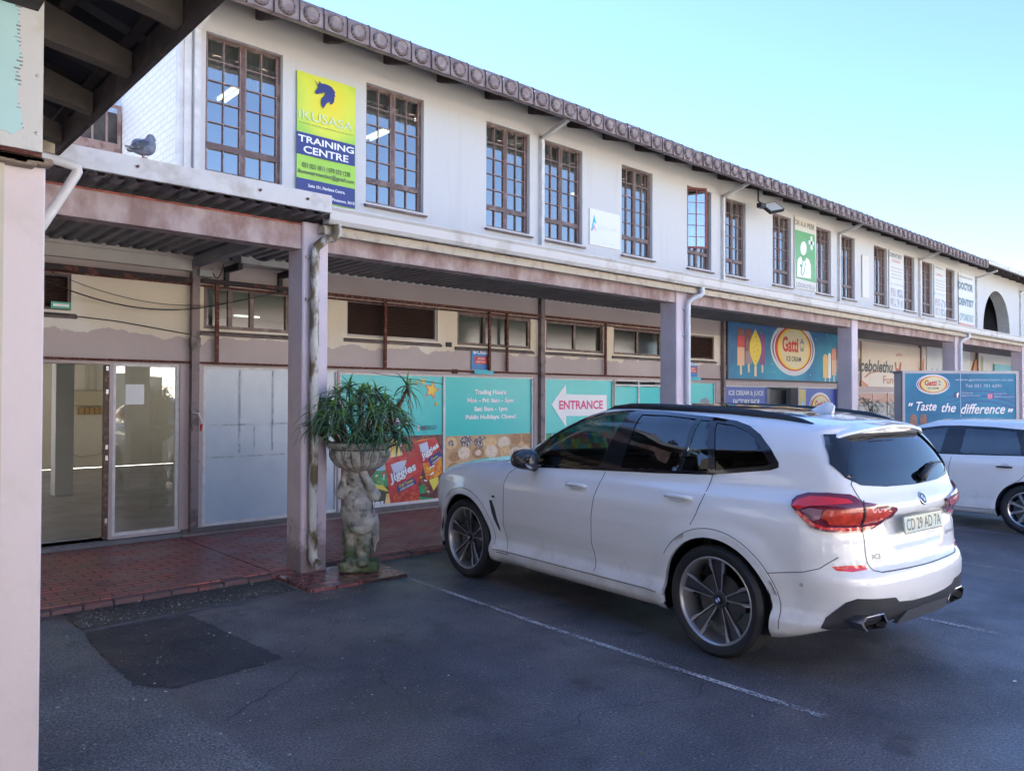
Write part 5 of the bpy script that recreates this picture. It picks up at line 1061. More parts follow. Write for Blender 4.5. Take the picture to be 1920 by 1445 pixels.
    V, F = patch(S, [tuple(np.array((0, 1.4)) + (np.array(p) - np.array((0, 1.4))) * 1.02) for p in wind], 'F', -.001, .05); obj('windscreen', V, F, cm['glass'], root, True)
    # antenna fin
    b0 = lift(S, np.array([(-.22, 0.)]), 'T', 0)[0]; mb = MB(); V = []; F = []; L_ = 11
    for i in range(L_):
        t = i / (L_ - 1); x = .10 - .20 * t; hz = .066 * math.sin(min(1, t * 1.08) * math.pi / 2) ** 1.2 * (1 if t < .86 else 1 - (t - .86) * 3.2); w_ = .034 * math.sin(math.pi * min(.5 + .0, .12 + t * .9 if t < .42 else .5)) * (1 if t < .8 else 1 - (t - .8) * 1.6)
        for a, b in ((-1, 0), (-.55, .55), (-.16, 1), (.16, 1), (.55, .55), (1, 0)): V.append((b0[0] + x - .015 * b, w_ * a, b0[2] - .012 + (hz + .012) * b))
    for i in range(L_ - 1): F += [(i * 6 + k, i * 6 + k + 1, (i + 1) * 6 + k + 1, (i + 1) * 6 + k) for k in range(5)]
    F += [tuple(range(6)), tuple(range((L_ - 1) * 6, L_ * 6))]; mb.add(V, F); mb.build('antenna_fin', cm['paint'], root, True, 50)
    # cabin
    mb = MB(); mb.box(-.6, 2.3, -.80, .80, .34, .40); mb.box(2.0, 2.3, -.78, .78, .40, 1.02); mb.box(-.62, -.58, -.7, .7, .4, 1.1); mb.build('cabin_floor', cm['fabric'], root)
    for nm, x, y, w_ in (('seat', 1.12, .38, .26), ('seat', 1.12, -.38, .26), ('seat', .22, .38, .34), ('seat', .22, -.38, .34)):
        mb = MB(); mb.bev(x - .05, x + .48, y - w_, y + w_, .45, .62, .05); bm = bmesh.new(); bmesh.ops.create_cube(bm, size=1)
        for v in bm.verts: v.co = Vector((x - .08 + v.co.x * .14 - (v.co.z) * .16, y + v.co.y * 2 * w_ * (1 - .2 * (v.co.z > 0)), .92 + v.co.z * .62))
        bmesh.ops.bevel(bm, geom=list(bm.edges), offset=.04, segments=3, affect='EDGES'); mb.bm(bm)
        mb.bev(x - .24, x - .14, y - .13, y + .13, 1.25, 1.43, .035); mb.build(nm, cm['fabric'], root, True, 50)
    mb = MB(); mb.tube([(1.72 + .05 * math.sin(t), -.38 + .18 * math.cos(t), .96 + .17 * math.sin(t)) for t in np.linspace(0, 2 * math.pi, 25)], .014, 8); mb.box(1.72, 1.95, -.42, -.34, .93, .99); mb.build('steering_wheel', cm['fabric'], root)
    root.location = (5.3299, 2.78916, 0); root.rotation_euler = (0, 0, 1.49503)
    return root
def build_hatch():
    S = CarShape(dict(wb=2.47, R=.31, AR=.355, belt=.955, flare=.012, cowl=2.05, crown=.05, recess=False, zb=.20,
        TOP=[(-1., 1.15), (-.6, 1.33), (-.3, 1.385), (.2, 1.42), (.8, 1.432), (1.15, 1.412), (1.4, 1.34), (1.7, 1.20), (1.95, 1.07), (2.15, .99), (2.5, .95), (2.9, .87), (3.15, .77), (3.3, .6)],
        WZ=[(.10, .72), (.20, .80), (.27, .83), (.33, .825), (.40, .815), (.60, .835), (.80, .842), (.86, .838), (.93, .815), (.955, .79), (1.0, .775), (1.2, .715), (1.33, .655), (1.42, .58), (1.5, .5)],
        WX=[(-.8, .90), (-.4, .97), (0, .99), (.5, 1.), (2.0, 1.), (2.5, .98), (3.0, .93)], GX=[(-.8, .86), (-.3, .93), (.2, .98), (.8, 1.), (1.5, .985), (2.1, .95)],
        REAR=[(.15, -.60), (.3, -.72), (.5, -.74), (.8, -.72), (.95, -.68), (1.2, -.58), (1.36, -.46), (1.5, -.4)], FRONT=[(.12, 3.05), (.3, 3.20), (.6, 3.22), (.75, 3.15), (.9, 2.95)]))
    root = thing('hatchback_car', 'white hatchback with black door handles and silver wheels cut off by the right edge', 'car')
    dlo = [(1.83, .965), (1.70, 1.10), (1.52, 1.205), (1.30, 1.285), (1.05, 1.325), (.80, 1.335), (.4, 1.325), (.0, 1.295), (-.25, 1.24), (-.40, 1.12), (-.42, 1.02), (.0, .975), (.8, .955), (1.4, .95)]
    p1 = [(1.62, .99), (1.60, 1.125), (1.48, 1.195), (1.28, 1.262), (1.07, 1.30), (.95, 1.307), (.99, 1.1), (1.015, .975)]
    p1b = [(1.76, .985), (1.70, 1.07), (1.645, 1.105), (1.65, .985)]
    p2 = [(.775, .975), (.76, 1.1), (.735, 1.307), (.4, 1.298), (.16, 1.28), (.10, 1.1), (.085, .985)]
    p3 = [(.02, .99), (.05, 1.1), (.09, 1.272), (-.08, 1.255), (-.22, 1.215), (-.33, 1.12), (-.35, 1.04)]
    L = lambda C: C[:, 1] > .3; Rr = lambda C: C[:, 1] < -.3
    arch = lambda cx: ARC(cx, .31, .355, -.35, math.pi + .35) + [(cx - .33, 0.), (cx + .33, 0.)]
    fd = [(1.84, .98), (1.95, .90), (1.98, .6), (1.95, .28), (.885, .275), (.90, .5), (.89, .8), (.86, .965), (.84, 1.33), (1.3, 1.30), (1.7, 1.12)]
    rd = [(.86, .965), (.89, .8), (.90, .5), (.885, .275), (.36, .275), (.33, .33), (.32, .42), (.22, .58), (.08, .68), (.03, .74), (.03, .90), (.05, 1.0), (.12, 1.3), (.4, 1.33), (.84, 1.34)]
    gate = [(.52, 1.22), (.62, .95), (.60, .7), (.55, .5), (-.55, .5), (-.60, .7), (-.62, .95), (-.52, 1.22)]
    rgl = [(.48, 1.30), (.60, 1.0), (-.60, 1.0), (-.48, 1.30)]; wind = [(-.62, 1.04), (-.52, 1.34), (.52, 1.34), (.62, 1.04)]
    reg = [('door', fd, 'L', L), ('door', fd, 'R', Rr), ('door', rd, 'L', L), ('door', rd, 'R', Rr), ('tailgate', gate, 'B', lambda C: C[:, 0] < -.3)]
    for poly in (dlo, arch(0), arch(2.47)): reg += [(None, poly, 'L', L), (None, poly, 'R', Rr)]
    reg += [(None, rgl, 'B', lambda C: C[:, 0] < -.3), (None, wind, 'F', lambda C: C[:, 0] > 1.1)]
    parts = car_shell(S, root, ((-.85, -.95, .10), (3.4, .95, 1.56)), .022, reg, cm); body = parts['body'][0]
    def door_of(sgn, front):
        for d in parts['door']:
            c = np.mean([v.co[:] for v in d.data.vertices], 0)
            if c[1] * sgn > 0 and (c[0] > .88) == front: return d
    hm = dict(cm); hm['alloy'] = M('silver_alloy', (.6, .61, .63), .3, 1.); hm['rim'] = hm['alloy']
    for ax, sgn in (('L', 1), ('R', -1)):
        V, F = patch(S, dlo, ax, .003, .03, holes=(p1, p1b, p2, p3), skirt=.012); obj('window_surround', V, F, cm['trim'], root, True, 40)
        for nm, poly, fr in (('window', p1, True), ('corner_window', p1b, True), ('window', p2, False)):
            c = np.mean(poly, 0); V, F = patch(S, [tuple(c + (np.array(p) - c) * 1.04) for p in poly], ax, -.002, .03); obj(nm, V, F, glass('hatch_glass', (.13, .16, .18), .10) if 'hatch_glass' not in MATS else MATS['hatch_glass'], door_of(sgn, fr), True)
        c = np.mean(p3, 0); V, F = patch(S, [tuple(c + (np.array(p) - c) * 1.04) for p in p3], ax, -.002, .03); obj('quarter_window', V, F, MATS['hatch_glass'], root, True)
        g = MB()
        for pts in ([(1.84, .96), (1.95, .90), (1.98, .6), (1.95, .28), (.885, .275)], [(.86, .95), (.89, .8), (.90, .5), (.885, .275)], [(.045, .96), (.03, .90), (.03, .74), (.08, .68), (.22, .58), (.32, .42), (.33, .33), (.36, .278), (.885, .275)]): g.add(*ribbon(S, pts, ax, .006, .0012))
        g.build('panel_gap', cm['gap'], body)
        for cx in (0, 2.47):
            mb = MB(); ys = [.35, .5, .65, .80]; V = []; F = []; n = 24
            for y in ys:
                for a, b in ARC(cx, .31, .36, -.35, math.pi + .35, n): V.append((a, sgn * y, b))
            for i in range(3):
                for k in range(n): F.append((i * (n + 1) + k, i * (n + 1) + k + 1, (i + 1) * (n + 1) + k + 1, (i + 1) * (n + 1) + k))
            F.append(list(range(n + 1))); mb.add(V, F); mb.build('wheel_arch_liner', cm['black'], root)
            make_wheel(root, cx, sgn * .715, .31, .215, hm, 'fine')
        for x0, x1, z, fr in ((1.18, 1.01, .815, True), (.33, .16, .83, False)):
            xs = np.linspace(x0, x1, 7); P = lift(S, np.stack([xs, np.full(7, z)], 1), ax, [.012, .026, .03, .03, .03, .026, .012]); mb = MB(); mb.tube([tuple(p) for p in P], .013, 8); mb.build('handle', cm['plastic'], door_of(sgn, fr), True)
            V, F = patch(S, [((x0 + x1) / 2 + .05 * math.cos(t), z + .012 + .034 * math.sin(t)) for t in np.linspace(0, 2 * math.pi, 20)[:-1]], ax, .0012, .02); obj('handle_recess', V, F, M('shaded_paint', (.62, .62, .62), .35), door_of(sgn, fr), True)  # handle cup shade painted as a flat grey oval
        V, F = patch(S, [(-.60 * .6 + .8 * .76, .70), (-.40 * .6 + .8 * .80, .72), (-.38 * .6 + .8 * .80, .92), (-.58 * .6 + .8 * .72, .95)], 'D' + ax, .008, .02, skirt=.02); obj('tail_light', V, F, cm['red'], root, True, 40)
        V, F = patch(S, [(-2.02, .72), (-1.75, .76), (-1.55, .84), (-1.70, .84), (-2.0, .80)], 'F' + ax, .004, .02, skirt=.01); obj('headlight', V, F, MATS['headlamp_lens'], root, True)
        mb = MB(); mb.bev(1.62, 1.76, min(sgn * .80, sgn * 1.0), max(sgn * .80, sgn * 1.0), .96, 1.09, .04, 3); mb.build('mirror', cm['paint'], root, True, 60)
    V, F = patch(S, [tuple(np.array((0, 1.15)) + (np.array(p) - np.array((0, 1.15))) * 1.03) for p in rgl], 'B', .001, .04); obj('rear_window', V, F, cm['tint'], parts['tailgate'][0], True)
    V, F = patch(S, [tuple(np.array((0, 1.2)) + (np.array(p) - np.array((0, 1.2))) * 1.02) for p in wind], 'F', -.001, .05); obj('windscreen', V, F, cm['glass'], root, True)
    mb = MB(); mb.box(-.5, 1.9, -.7, .7, .32, .38); mb.box(1.65, 1.9, -.68, .68, .4, .93); mb.build('cabin_floor', cm['fabric'], root)
    for x, y in ((.95, .34), (.95, -.34), (.1, .34), (.1, -.34)):
        mb = MB(); mb.bev(x - .05, x + .45, y - .24, y + .24, .38, .55, .05); mb.bev(x - .15, x, y - .22, y + .22, .5, 1.05, .05); mb.bev(x - .14, x - .05, y - .12, y + .12, 1.08, 1.24, .03); mb.build('seat', cm['fabric'], root, True, 50)
    root.location = (12.09, 2.78, 0); root.rotation_euler = (0, 0, rad(90.5)); return root
# ------------------------------------------------------------------ statue planter, aloe, pigeon, air conditioners, small fittings
def stone_mat():
    m = M('mossy_cast_stone', (.52, .48, .40), .85, col2=(.30, .28, .24), mix=(.42, .62), vscale=9, bump=.6, bscale=45); nt = m.node_tree; b = nt.nodes['Principled BSDF']; L = nt.links
    src = b.inputs['Base Color'].links[0].from_socket; g = nt.nodes.new('ShaderNodeNewGeometry'); sp = nt.nodes.new('ShaderNodeSeparateXYZ'); L.new(g.outputs['Position'], sp.inputs[0])
    n = nt.nodes.new('ShaderNodeTexNoise'); n.inputs['Scale'].default_value = 6; n.inputs['Detail'].default_value = 6; L.new(g.outputs['Position'], n.inputs['Vector'])
    a = nt.nodes.new('ShaderNodeMath'); a.operation = 'MULTIPLY_ADD'; a.inputs[1].default_value = -1.0; L.new(sp.outputs['Z'], a.inputs[0]); L.new(n.outputs[0], a.inputs[2])
    r = nt.nodes.new('ShaderNodeValToRGB'); r.color_ramp.elements[0].position = .12; r.color_ramp.elements[1].position = .34; L.new(a.outputs[0], r.inputs[0])
    x = nt.nodes.new('ShaderNodeMix'); x.data_type = 'RGBA'; L.new(r.outputs[0], x.inputs[0]); L.new(src, x.inputs[6]); x.inputs[7].default_value = (.10, .145, .06, 1)
    # black lichen under the rim; creases darkened to bring out the flutes
    r2 = nt.nodes.new('ShaderNodeValToRGB'); r2.color_ramp.elements[0].position = .54; r2.color_ramp.elements[1].position = .70; n2 = nt.nodes.new('ShaderNodeTexNoise'); n2.inputs['Scale'].default_value = 13; n2.inputs['Detail'].default_value = 7; L.new(g.outputs['Position'], n2.inputs['Vector']); L.new(n2.outputs[0], r2.inputs[0])
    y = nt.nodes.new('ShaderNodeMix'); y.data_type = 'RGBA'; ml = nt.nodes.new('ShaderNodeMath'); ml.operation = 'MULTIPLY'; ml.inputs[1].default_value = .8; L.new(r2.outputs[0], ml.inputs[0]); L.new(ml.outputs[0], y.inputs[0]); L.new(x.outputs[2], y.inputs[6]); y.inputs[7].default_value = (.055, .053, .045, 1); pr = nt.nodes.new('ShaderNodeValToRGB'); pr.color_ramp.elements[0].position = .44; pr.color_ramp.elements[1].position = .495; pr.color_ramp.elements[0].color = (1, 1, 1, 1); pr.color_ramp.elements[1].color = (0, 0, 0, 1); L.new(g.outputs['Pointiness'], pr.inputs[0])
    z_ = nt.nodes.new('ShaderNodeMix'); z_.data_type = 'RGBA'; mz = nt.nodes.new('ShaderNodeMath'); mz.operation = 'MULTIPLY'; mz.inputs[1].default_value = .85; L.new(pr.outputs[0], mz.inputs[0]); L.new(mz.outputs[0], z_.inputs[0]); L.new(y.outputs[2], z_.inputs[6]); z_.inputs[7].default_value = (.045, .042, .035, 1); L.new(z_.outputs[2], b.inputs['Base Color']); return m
stone = stone_mat()
BX, BY = 3.965, 6.50
st = thing('statue_planter', 'mossy cast-stone cherub statue holding up a fluted bowl at the downpipe column', 'statue', (BX, BY, .03))
rx, ry = .775, -.632   # unit vector to the right as the figure is seen
def cherub(X, Y, Z):
    a = (X - BX) * rx + (Y - BY) * ry; d = -((X - BX) * (-ry) * -1 + (Y - BY) * rx) * -1
    # local frame: a to the right, f towards the viewer, z up
    f = -((X - BX) * .632 + (Y - BY) * .775)
    z = Z - .03
    v = cap(a, f, z, (-.075, -.01, .10), (-.070, .0, .36), .062, .088)          # left leg
    v = smin(v, cap(a, f, z, (.035, .045, .10), (.045, .03, .38), .056, .090), .03)   # right leg, forward
    v = smin(v, ell(a, f, z, (-.06, .05, .10), (.065, .10, .045)), .03); v = smin(v, ell(a, f, z, (.05, .10, .10), (.06, .09, .045)), .03)
    v = smin(v, ell(a, f, z, (-.005, .0, .50), (.155, .135, .16)), .06)          # hips and belly
    v = smin(v, ell(a, f, z, (-.005, .035, .60), (.135, .135, .15)), .05)
    v = smin(v, ell(a, f, z, (-.01, .0, .74), (.115, .10, .12)), .07)            # chest
    v = smin(v, ell(a, f, z, (-.045, .045, .89), (.068, .075, .085)), .02)         # head, bowed under the bowl
    v = smin(v, ell(a, f, z, (-.045, .115, .88), (.016, .022, .018)), .012)
    for s_, q in ((-1, 0), (1, .0)):                                             # curls
        for k in range(5): v = smin(v, np.sqrt((a + .045 + s_ * .055 * math.cos(k * .5)) ** 2 + (f - .05) ** 2 + (z - .90 - .055 * math.sin(k * .5)) ** 2) - .024, .012)
    # arms raised: left elbow out and up, right arm folded back to the bowl
    v = smin(v, cap(a, f, z, (-.10, .02, .77), (-.175, .03, .73), .052, .048), .03); v = smin(v, cap(a, f, z, (-.175, .03, .74), (-.125, .02, .93), .046, .034), .02)
    v = smin(v, ell(a, f, z, (-.115, .02, .955), (.035, .045, .035)), .02)
    v = smin(v, cap(a, f, z, (.09, .03, .78), (.155, .06, .72), .052, .052), .03); v = smin(v, cap(a, f, z, (.155, .06, .73), (.055, .085, .92), .048, .034), .02)
    v = smin(v, ell(a, f, z, (.045, .085, .95), (.038, .04, .035)), .02)
    for k in range(4): v = smin(v, cap(a, f, z, (.022 + .017 * k, .10, .95), (.014 + .017 * k, .112, .985), .009, .008), .006)
    # drapery: sash round the hips with a rosette, falling folds at right and behind
    sash_z = .445 + .10 * (a < 0) * np.minimum(1, np.abs(a) / .15) - .02 * np.cos(a * 14)
    tor = np.sqrt((np.sqrt((a / 1.05) ** 2 + (f / .93) ** 2) - .150) ** 2 * 1.0 + ((z - sash_z) * .42) ** 2) - .026
    v = smin(v, tor, .018); v = smin(v, np.sqrt((a + .04) ** 2 + (f - .155) ** 2 + ((z - .42)) ** 2) - .036, .008)
    v = smax(v, -(np.sqrt((a + .04) ** 2 + (f - .195) ** 2 + ((z - .42)) ** 2) - .014), .008)
    fold = ell(a, f, z, (.145, -.0, .36), (.038, .05, .17)); v = smin(v, fold - .006 * np.cos(a * 120 + z * 8), .02)
    back = ell(a, f, z, (-.03, -.075, .28), (.135, .06, .26)); v = smin(v, back - .010 * np.cos(a * 75), .03)
    v = smin(v, ell(a, f, z, (-.02, -.08, .86), (.09, .06, .16)), .05)
    base = smax(smax(np.abs(a) - .185, np.abs(f) - .135, .05), np.abs(z - .045) - .05, .03); v = smin(v, base, .012)
    n = np.sin(X * 41 + 3 * np.sin(Z * 17)) * np.sin(Y * 37 + 1.3) * np.sin(Z * 43) * .0022
    return v + n - .0009 * np.cos((a * 60 + z * 95)) * (z > .55) * (a > -.06)
V, F = nets(cherub, (BX - .30, BY - .30, .0), (BX + .30, BY + .30, 1.08), .0105, 2); obj('cherub', V, F, stone, st, True)
flute = lambda g, h: 1 + (.10 * (abs(math.sin(g * 9)) ** .55 - .8) if -.01 < h - .985 < .19 else 0) + (.006 * math.sin(g * 31))
mb = MB(); mb.lathe([(.0, .965), (.07, .97), (.12, .985), (.185, 1.01), (.235, 1.045), (.268, 1.09), (.285, 1.13), (.288, 1.165), (.280, 1.185), (.272, 1.19), (.278, 1.20), (.298, 1.215), (.312, 1.235), (.312, 1.25), (.300, 1.262), (.270, 1.262), (.255, 1.24), (.25, 1.20), (.0, 1.19)], 144, (BX, BY, 0), 'z', flute)
mb.build('fluted_bowl', stone, st, True, 60)
mb = MB(); mb.lathe([(.255, 1.228), (.15, 1.245), (0, 1.25)], 24, (BX, BY, 0)); mb.build('soil', M('potting_soil', (.05, .035, .025), .95, var=.4, vscale=30, bump=1., bscale=60), st)
# aloe: rosettes of long curved leaves on short stems
al = thing('aloe_plant', 'bushy green aloe with curved spiky leaves growing from the stone bowl', 'plant', (BX, BY, 1.25))
leafm = [M('aloe_green', (.12, .23, .12), .4, col2=(.08, .20, .06), mix=(.35, .65), vscale=14), M('aloe_dark', (.08, .16, .10), .42, col2=(.05, .12, .06), mix=(.4, .6), vscale=14), M('aloe_fresh', (.16, .34, .06), .4, var=.25, vscale=20), M('aloe_grey_green', (.13, .21, .15), .45, var=.25, vscale=20)]
deadm = M('dry_aloe_stem', (.13, .07, .04), .85, var=.4, vscale=40, bump=.6)
rnd = random.Random(21)
def leaf(mb, o, az, el, L, w, curl):
    o = Vector(o); d = Vector((math.cos(az) * math.cos(el), math.sin(az) * math.cos(el), math.sin(el))); side = Vector((-math.sin(az), math.cos(az), 0)); n = 9; p = o.copy(); V = []; st_ = L / n
    tw = rnd.uniform(-.5, .5)
    for i in range(n + 1):
        t = i / n; ww = w * (1 - t ** 1.6) * (.75 + .25 * math.cos(t * 3)) + .0008; up = side.cross(d).normalized(); s2 = (side * math.cos(tw * t) + up * math.sin(tw * t))
        V += [p - s2 * ww, p - up * ww * .42, p + s2 * ww, p + up * ww * .06]
        e = curl * st_ / L * (1 + .8 * t); d = (d - Vector((0, 0, 1)) * e).normalized(); p = p + d * st_
    F = []
    for i in range(n): F += [(i * 4 + k, i * 4 + (k + 1) % 4, i * 4 + 4 + (k + 1) % 4, i * 4 + 4 + k) for k in range(4)]
    mb.add(V, F)
def rosette(c, lean, nl, L, mats=(0, 1, 2)):
    mb = MB()
    for i in range(nl):
        t = i / nl; az = i * 2.39996 + rnd.uniform(-.3, .3); el = 1.35 - 1.55 * (1 - t) + rnd.uniform(-.15, .2); mb.cur = mats[2] if t > .80 else mats[0] if t > .35 else mats[1]
        l = L * (1.0 - .55 * max(0, t - .45) / .55) * rnd.uniform(.8, 1.15); v = Vector((math.cos(az) * math.cos(el), math.sin(az) * math.cos(el), math.sin(el))) + Vector(lean) * .5
        az2 = math.atan2(v.y, v.x); el2 = math.atan2(v.z, math.hypot(v.x, v.y)); leaf(mb, (c[0], c[1], c[2] + .05 * t), az2, el2, l, .0175 * rnd.uniform(.75, 1.2), rnd.uniform(.9, 2.5))
    return mb
Rv = Vector((rx, ry, 0)); Fv = Vector((-.632, -.775, 0))
heads = []
for a, f_, z, L in ((-.10, .06, .50, .30), (-.30, .02, .36, .30), (-.34, .12, .22, .30), (-.22, .17, .30, .28), (-.05, .20, .33, .28), (.10, .12, .42, .28), (.24, .10, .36, .29), (.20, .24, .20, .28), (.36, .08, .26, .27), (.33, .18, .08, .27), (.02, .26, .12, .28), (-.20, .24, .10, .28), (-.36, .03, .08, .26),
                     (-.02, -.10, .40, .28), (.20, -.10, .34, .28), (-.24, -.10, .30, .28), (.12, .22, .02, .26), (-.08, .10, .22, .28), (.28, -.02, .12, .26), (.0, .0, .10, .28), (.30, .20, .30, .26), (-.38, .08, .30, .28), (.14, .28, .28, .26), (-.12, .28, .22, .27), (.05, .16, .46, .28), (-.20, .10, .44, .28), (-.42, .10, .14, .25), (.0, .30, .02, .24), (.22, .26, .06, .26), (-.28, .22, .20, .27), (.42, .08, .16, .26), (.16, .0, .44, .27), (.10, .05, .24, .26), (-.15, .02, .20, .26), (.40, .14, .02, .25)):
    p = Vector((BX, BY, 1.25)) + Rv * a + Fv * f_ + Vector((0, 0, z)); heads.append((p, a, f_)); ln = Rv * a * 1.8 + Fv * f_ * 1.6
    mb = rosette(p, ln, rnd.randint(19, 24), L, rnd.choice([(0, 1, 2), (0, 1, 2), (3, 0, 2), (0, 0, 0), (1, 1, 0)])); o = mb.build('rosette', leafm, al, True)
top = Vector((BX, BY, 1.25)) + Rv * .46 + Fv * .12 + Vector((0, 0, .52)); mb = rosette(top, Rv * .6, 15, .30, (0, 0, 2)); mb.build('rosette', leafm, al, True)
mb = MB()
for p, a, f_ in heads:
    q = Vector((BX, BY, 1.22)) + Rv * a * .45 + Fv * f_ * .45; mb.tube([q, (q + p) / 2 + Vector((0, 0, -.03)), p], [.013, .011, .009], 6)
s0 = Vector((BX, BY, 1.24)) + Rv * .12 + Fv * .10; c_ = [s0, s0 + Rv * .12 + Vector((0, 0, .12)), s0 + Rv * .25 + Vector((0, 0, .35)), top]; mb.tube(c_, [.012, .017, .019, .015], 8)
for i in range(60):
    t = rnd.random(); k = min(2, int(t * 3)); p = c_[k].lerp(c_[k + 1], t * 3 - k); d = Vector((rnd.uniform(-1, 1), rnd.uniform(-1, 1), rnd.uniform(-.2, .8))).normalized(); mb.tube([p, p + d * .03, p + d * .045], [.006, .004, .001], 4)
mb.build('stems', deadm, al, True)
mb = MB()
for i in range(26):
    a = rnd.uniform(-.3, .3); p = Vector((BX, BY, 1.24)) + Rv * a * .8 + Fv * rnd.uniform(-.1, .24); leaf(mb, p, rnd.uniform(0, 6.3), rnd.uniform(0, 1.2), rnd.uniform(.1, .22), .006, 2.2)
for k in range(5): mb.tube([top + Vector((rnd.uniform(-.03, .03), rnd.uniform(-.03, .03), -.02)), top + Rv * rnd.uniform(0, .06) + Vector((0, 0, -.16)), top + Rv * rnd.uniform(-.02, .08) + Vector((0, 0, -.30))], [.004, .003, .001], 4)
mb.build('dry_leaves', deadm, al)

# pigeon on the fascia
def pigeon(X, Y, Z):
    x, y, z = X - 1.93, Y - 6.43, Z - 3.565
    v = ell(x * .94 - z * .30 + .02, y, z * .94 + x * .30 - .085, (0, 0, 0), (.082, .052, .058)); v = smin(v, ell(x, y, z, (.062, 0, .12), (.045, .042, .06)), .03)
    v = smin(v, ell(x, y, z, (.070, 0, .178), (.028, .022, .026)), .022); v = smin(v, cap(x, y, z, (.09, 0, .172), (.112, 0, .163), .008, .003), .008)
    v = smin(v, ell(x * .9 + z * -.35 + .085, y, z * .9 + x * .35 - .025, (0, 0, 0), (.055, .028, .012)), .02); return v
pg = thing('pigeon', 'grey pigeon perched on the white canopy fascia below the brick gable', 'bird', (1.93, 6.43, 3.565))
V, F = nets(pigeon, (1.70, 6.34, 3.5), (2.08, 6.52, 3.82), .006, 2); V = V; obj('body', V, F, M('pigeon_grey', (.10, .12, .17), .6, col2=(.22, .23, .27), mix=(.4, .6), vscale=16), pg, True)
mb = MB()
for s_ in (-1, 1):
    bm = bmesh.new(); bmesh.ops.create_uvsphere(bm, u_segments=16, v_segments=8, radius=1)
    for v in bm.verts: x_, y_, z_ = v.co; v.co = (1.905 + x_ * .072, 6.43 + s_ * (.044 + .012 * y_), 3.565 + .088 + z_ * .034 + x_ * .03)
    mb.bm(bm)
mb.build('wing', M('pigeon_wing', (.055, .06, .08), .6, col2=(.20, .21, .24), mix=(.55, .62), vscale=22), pg, True)
mb = MB()
for s_ in (-.018, .018): mb.tube([(1.94, 6.43 + s_, 3.61), (1.945, 6.43 + s_, 3.57)], .005, 6); mb.tube([(1.93, 6.43 + s_, 3.570), (1.97, 6.43 + s_, 3.569)], .004, 6)
mb.build('foot', M('pigeon_pink', (.4, .12, .10), .6), pg)
mb = MB(); mb.lathe([(.0, .0), (.0045, .0), (.0, .004)], 8, (2.008, 6.407, 3.748), 'y'); mb.build('eye', M('orange_eye', (.6, .2, .03), .3), pg)

# caged air conditioner on the gable
ac = thing('caged_air_conditioner', 'air conditioner in a brown steel cage high on the white brick gable', 'air conditioner', (2.9, 12.4, 5.3))
steel = M('rusty_pink_steel', (.32, .22, .19), .7, col2=(.20, .10, .08), mix=(.5, .65), vscale=9); mb = MB()
x0, x1, y0, y1, z0, z1 = 2.55, 3.28, 11.85, 12.95, 5.23, 5.82
for a in (x0, x1 - .04):
    for b in (y0, y1): mb.box(a, a + .04, b, b + .04, z0, z1)
for z in (z0, z1 - .04): mb.box(x0 + .04, x1 - .04, y0, y0 + .03, z, z + .04); mb.box(x0 + .002, x0 + .03, y0 + .04, y1, z, z + .04)
for k in range(1, 4): xx = x0 + (x1 - x0) * k / 4; mb.box(xx - .012, xx + .012, y0 + .002, y0 + .025, z0 + .04, z1 - .04)
for k in range(1, 6): yy = y0 + (y1 - y0) * k / 6; mb.box(x0 + .002, x0 + .025, yy - .012, yy + .012, z0 + .04, z1 - .04)
mb.box(x0, x1, y0, y1, z0 - .10, z0 - .002); mb.build('cage', steel, ac)
mb = MB(); mb.bev(x0 + .08, x1 - .02, y0 + .10, y1 - .10, z0 + .01, z1 - .08, .02); mb.build('casing', M('dirty_ac_casing', (.10, .085, .075), .6, var=.3, vscale=7), ac)
# condenser under the canopy
cu = thing('air_conditioner_condenser', 'white condenser unit with round fan on brackets below the canopy beam', 'air conditioner', (4.2, 9.1, 3.3))
mb = MB(); mb.bev(3.86, 4.66, 9.05, 9.32, 3.30, 3.85, .015); cs = mb.build('casing', M('ac_casing_white', (.50, .49, .47), .5, col2=(.36, .33, .30), mix=(.5, .68), vscale=6), cu)
mb = MB(); mb.lathe([(.21, -.004), (.21, -.012), (.19, -.012), (.19, .0)], 32, (4.12, 9.05, 3.56), 'y')
for k in range(6): mb.lathe([(.03 * k + .02, -.010), (.03 * k + .026, -.010)], 32, (4.12, 9.05, 3.56), 'y')
mb.build('fan_grille', M('black_grille', (.02, .02, .025), .5), cs); mb = MB(); mb.lathe([(.19, -.006), (.0, -.006)], 32, (4.12, 9.05, 3.56), 'y'); mb.build('fan_opening', M('black_void', (.006, .006, .007), .9), cs)
for x in (3.80, 4.50): mb = MB(); mb.box(x, x + .05, 8.98, WY - .004, 3.215, 3.29); mb.box(x, x + .05, WY - .06, WY - .006, 3.02, 3.215); mb.build('bracket', M('black_steel_bracket', (.03, .028, .03), .6), cu)
mb = MB(); mb.tube([(4.62, 9.2, 3.3), (4.64, 9.25, 3.12), (4.64, 9.36, 3.05)], .03, 8); mb.build('refrigerant_pipe', MATS['black_steel_bracket'], cu)
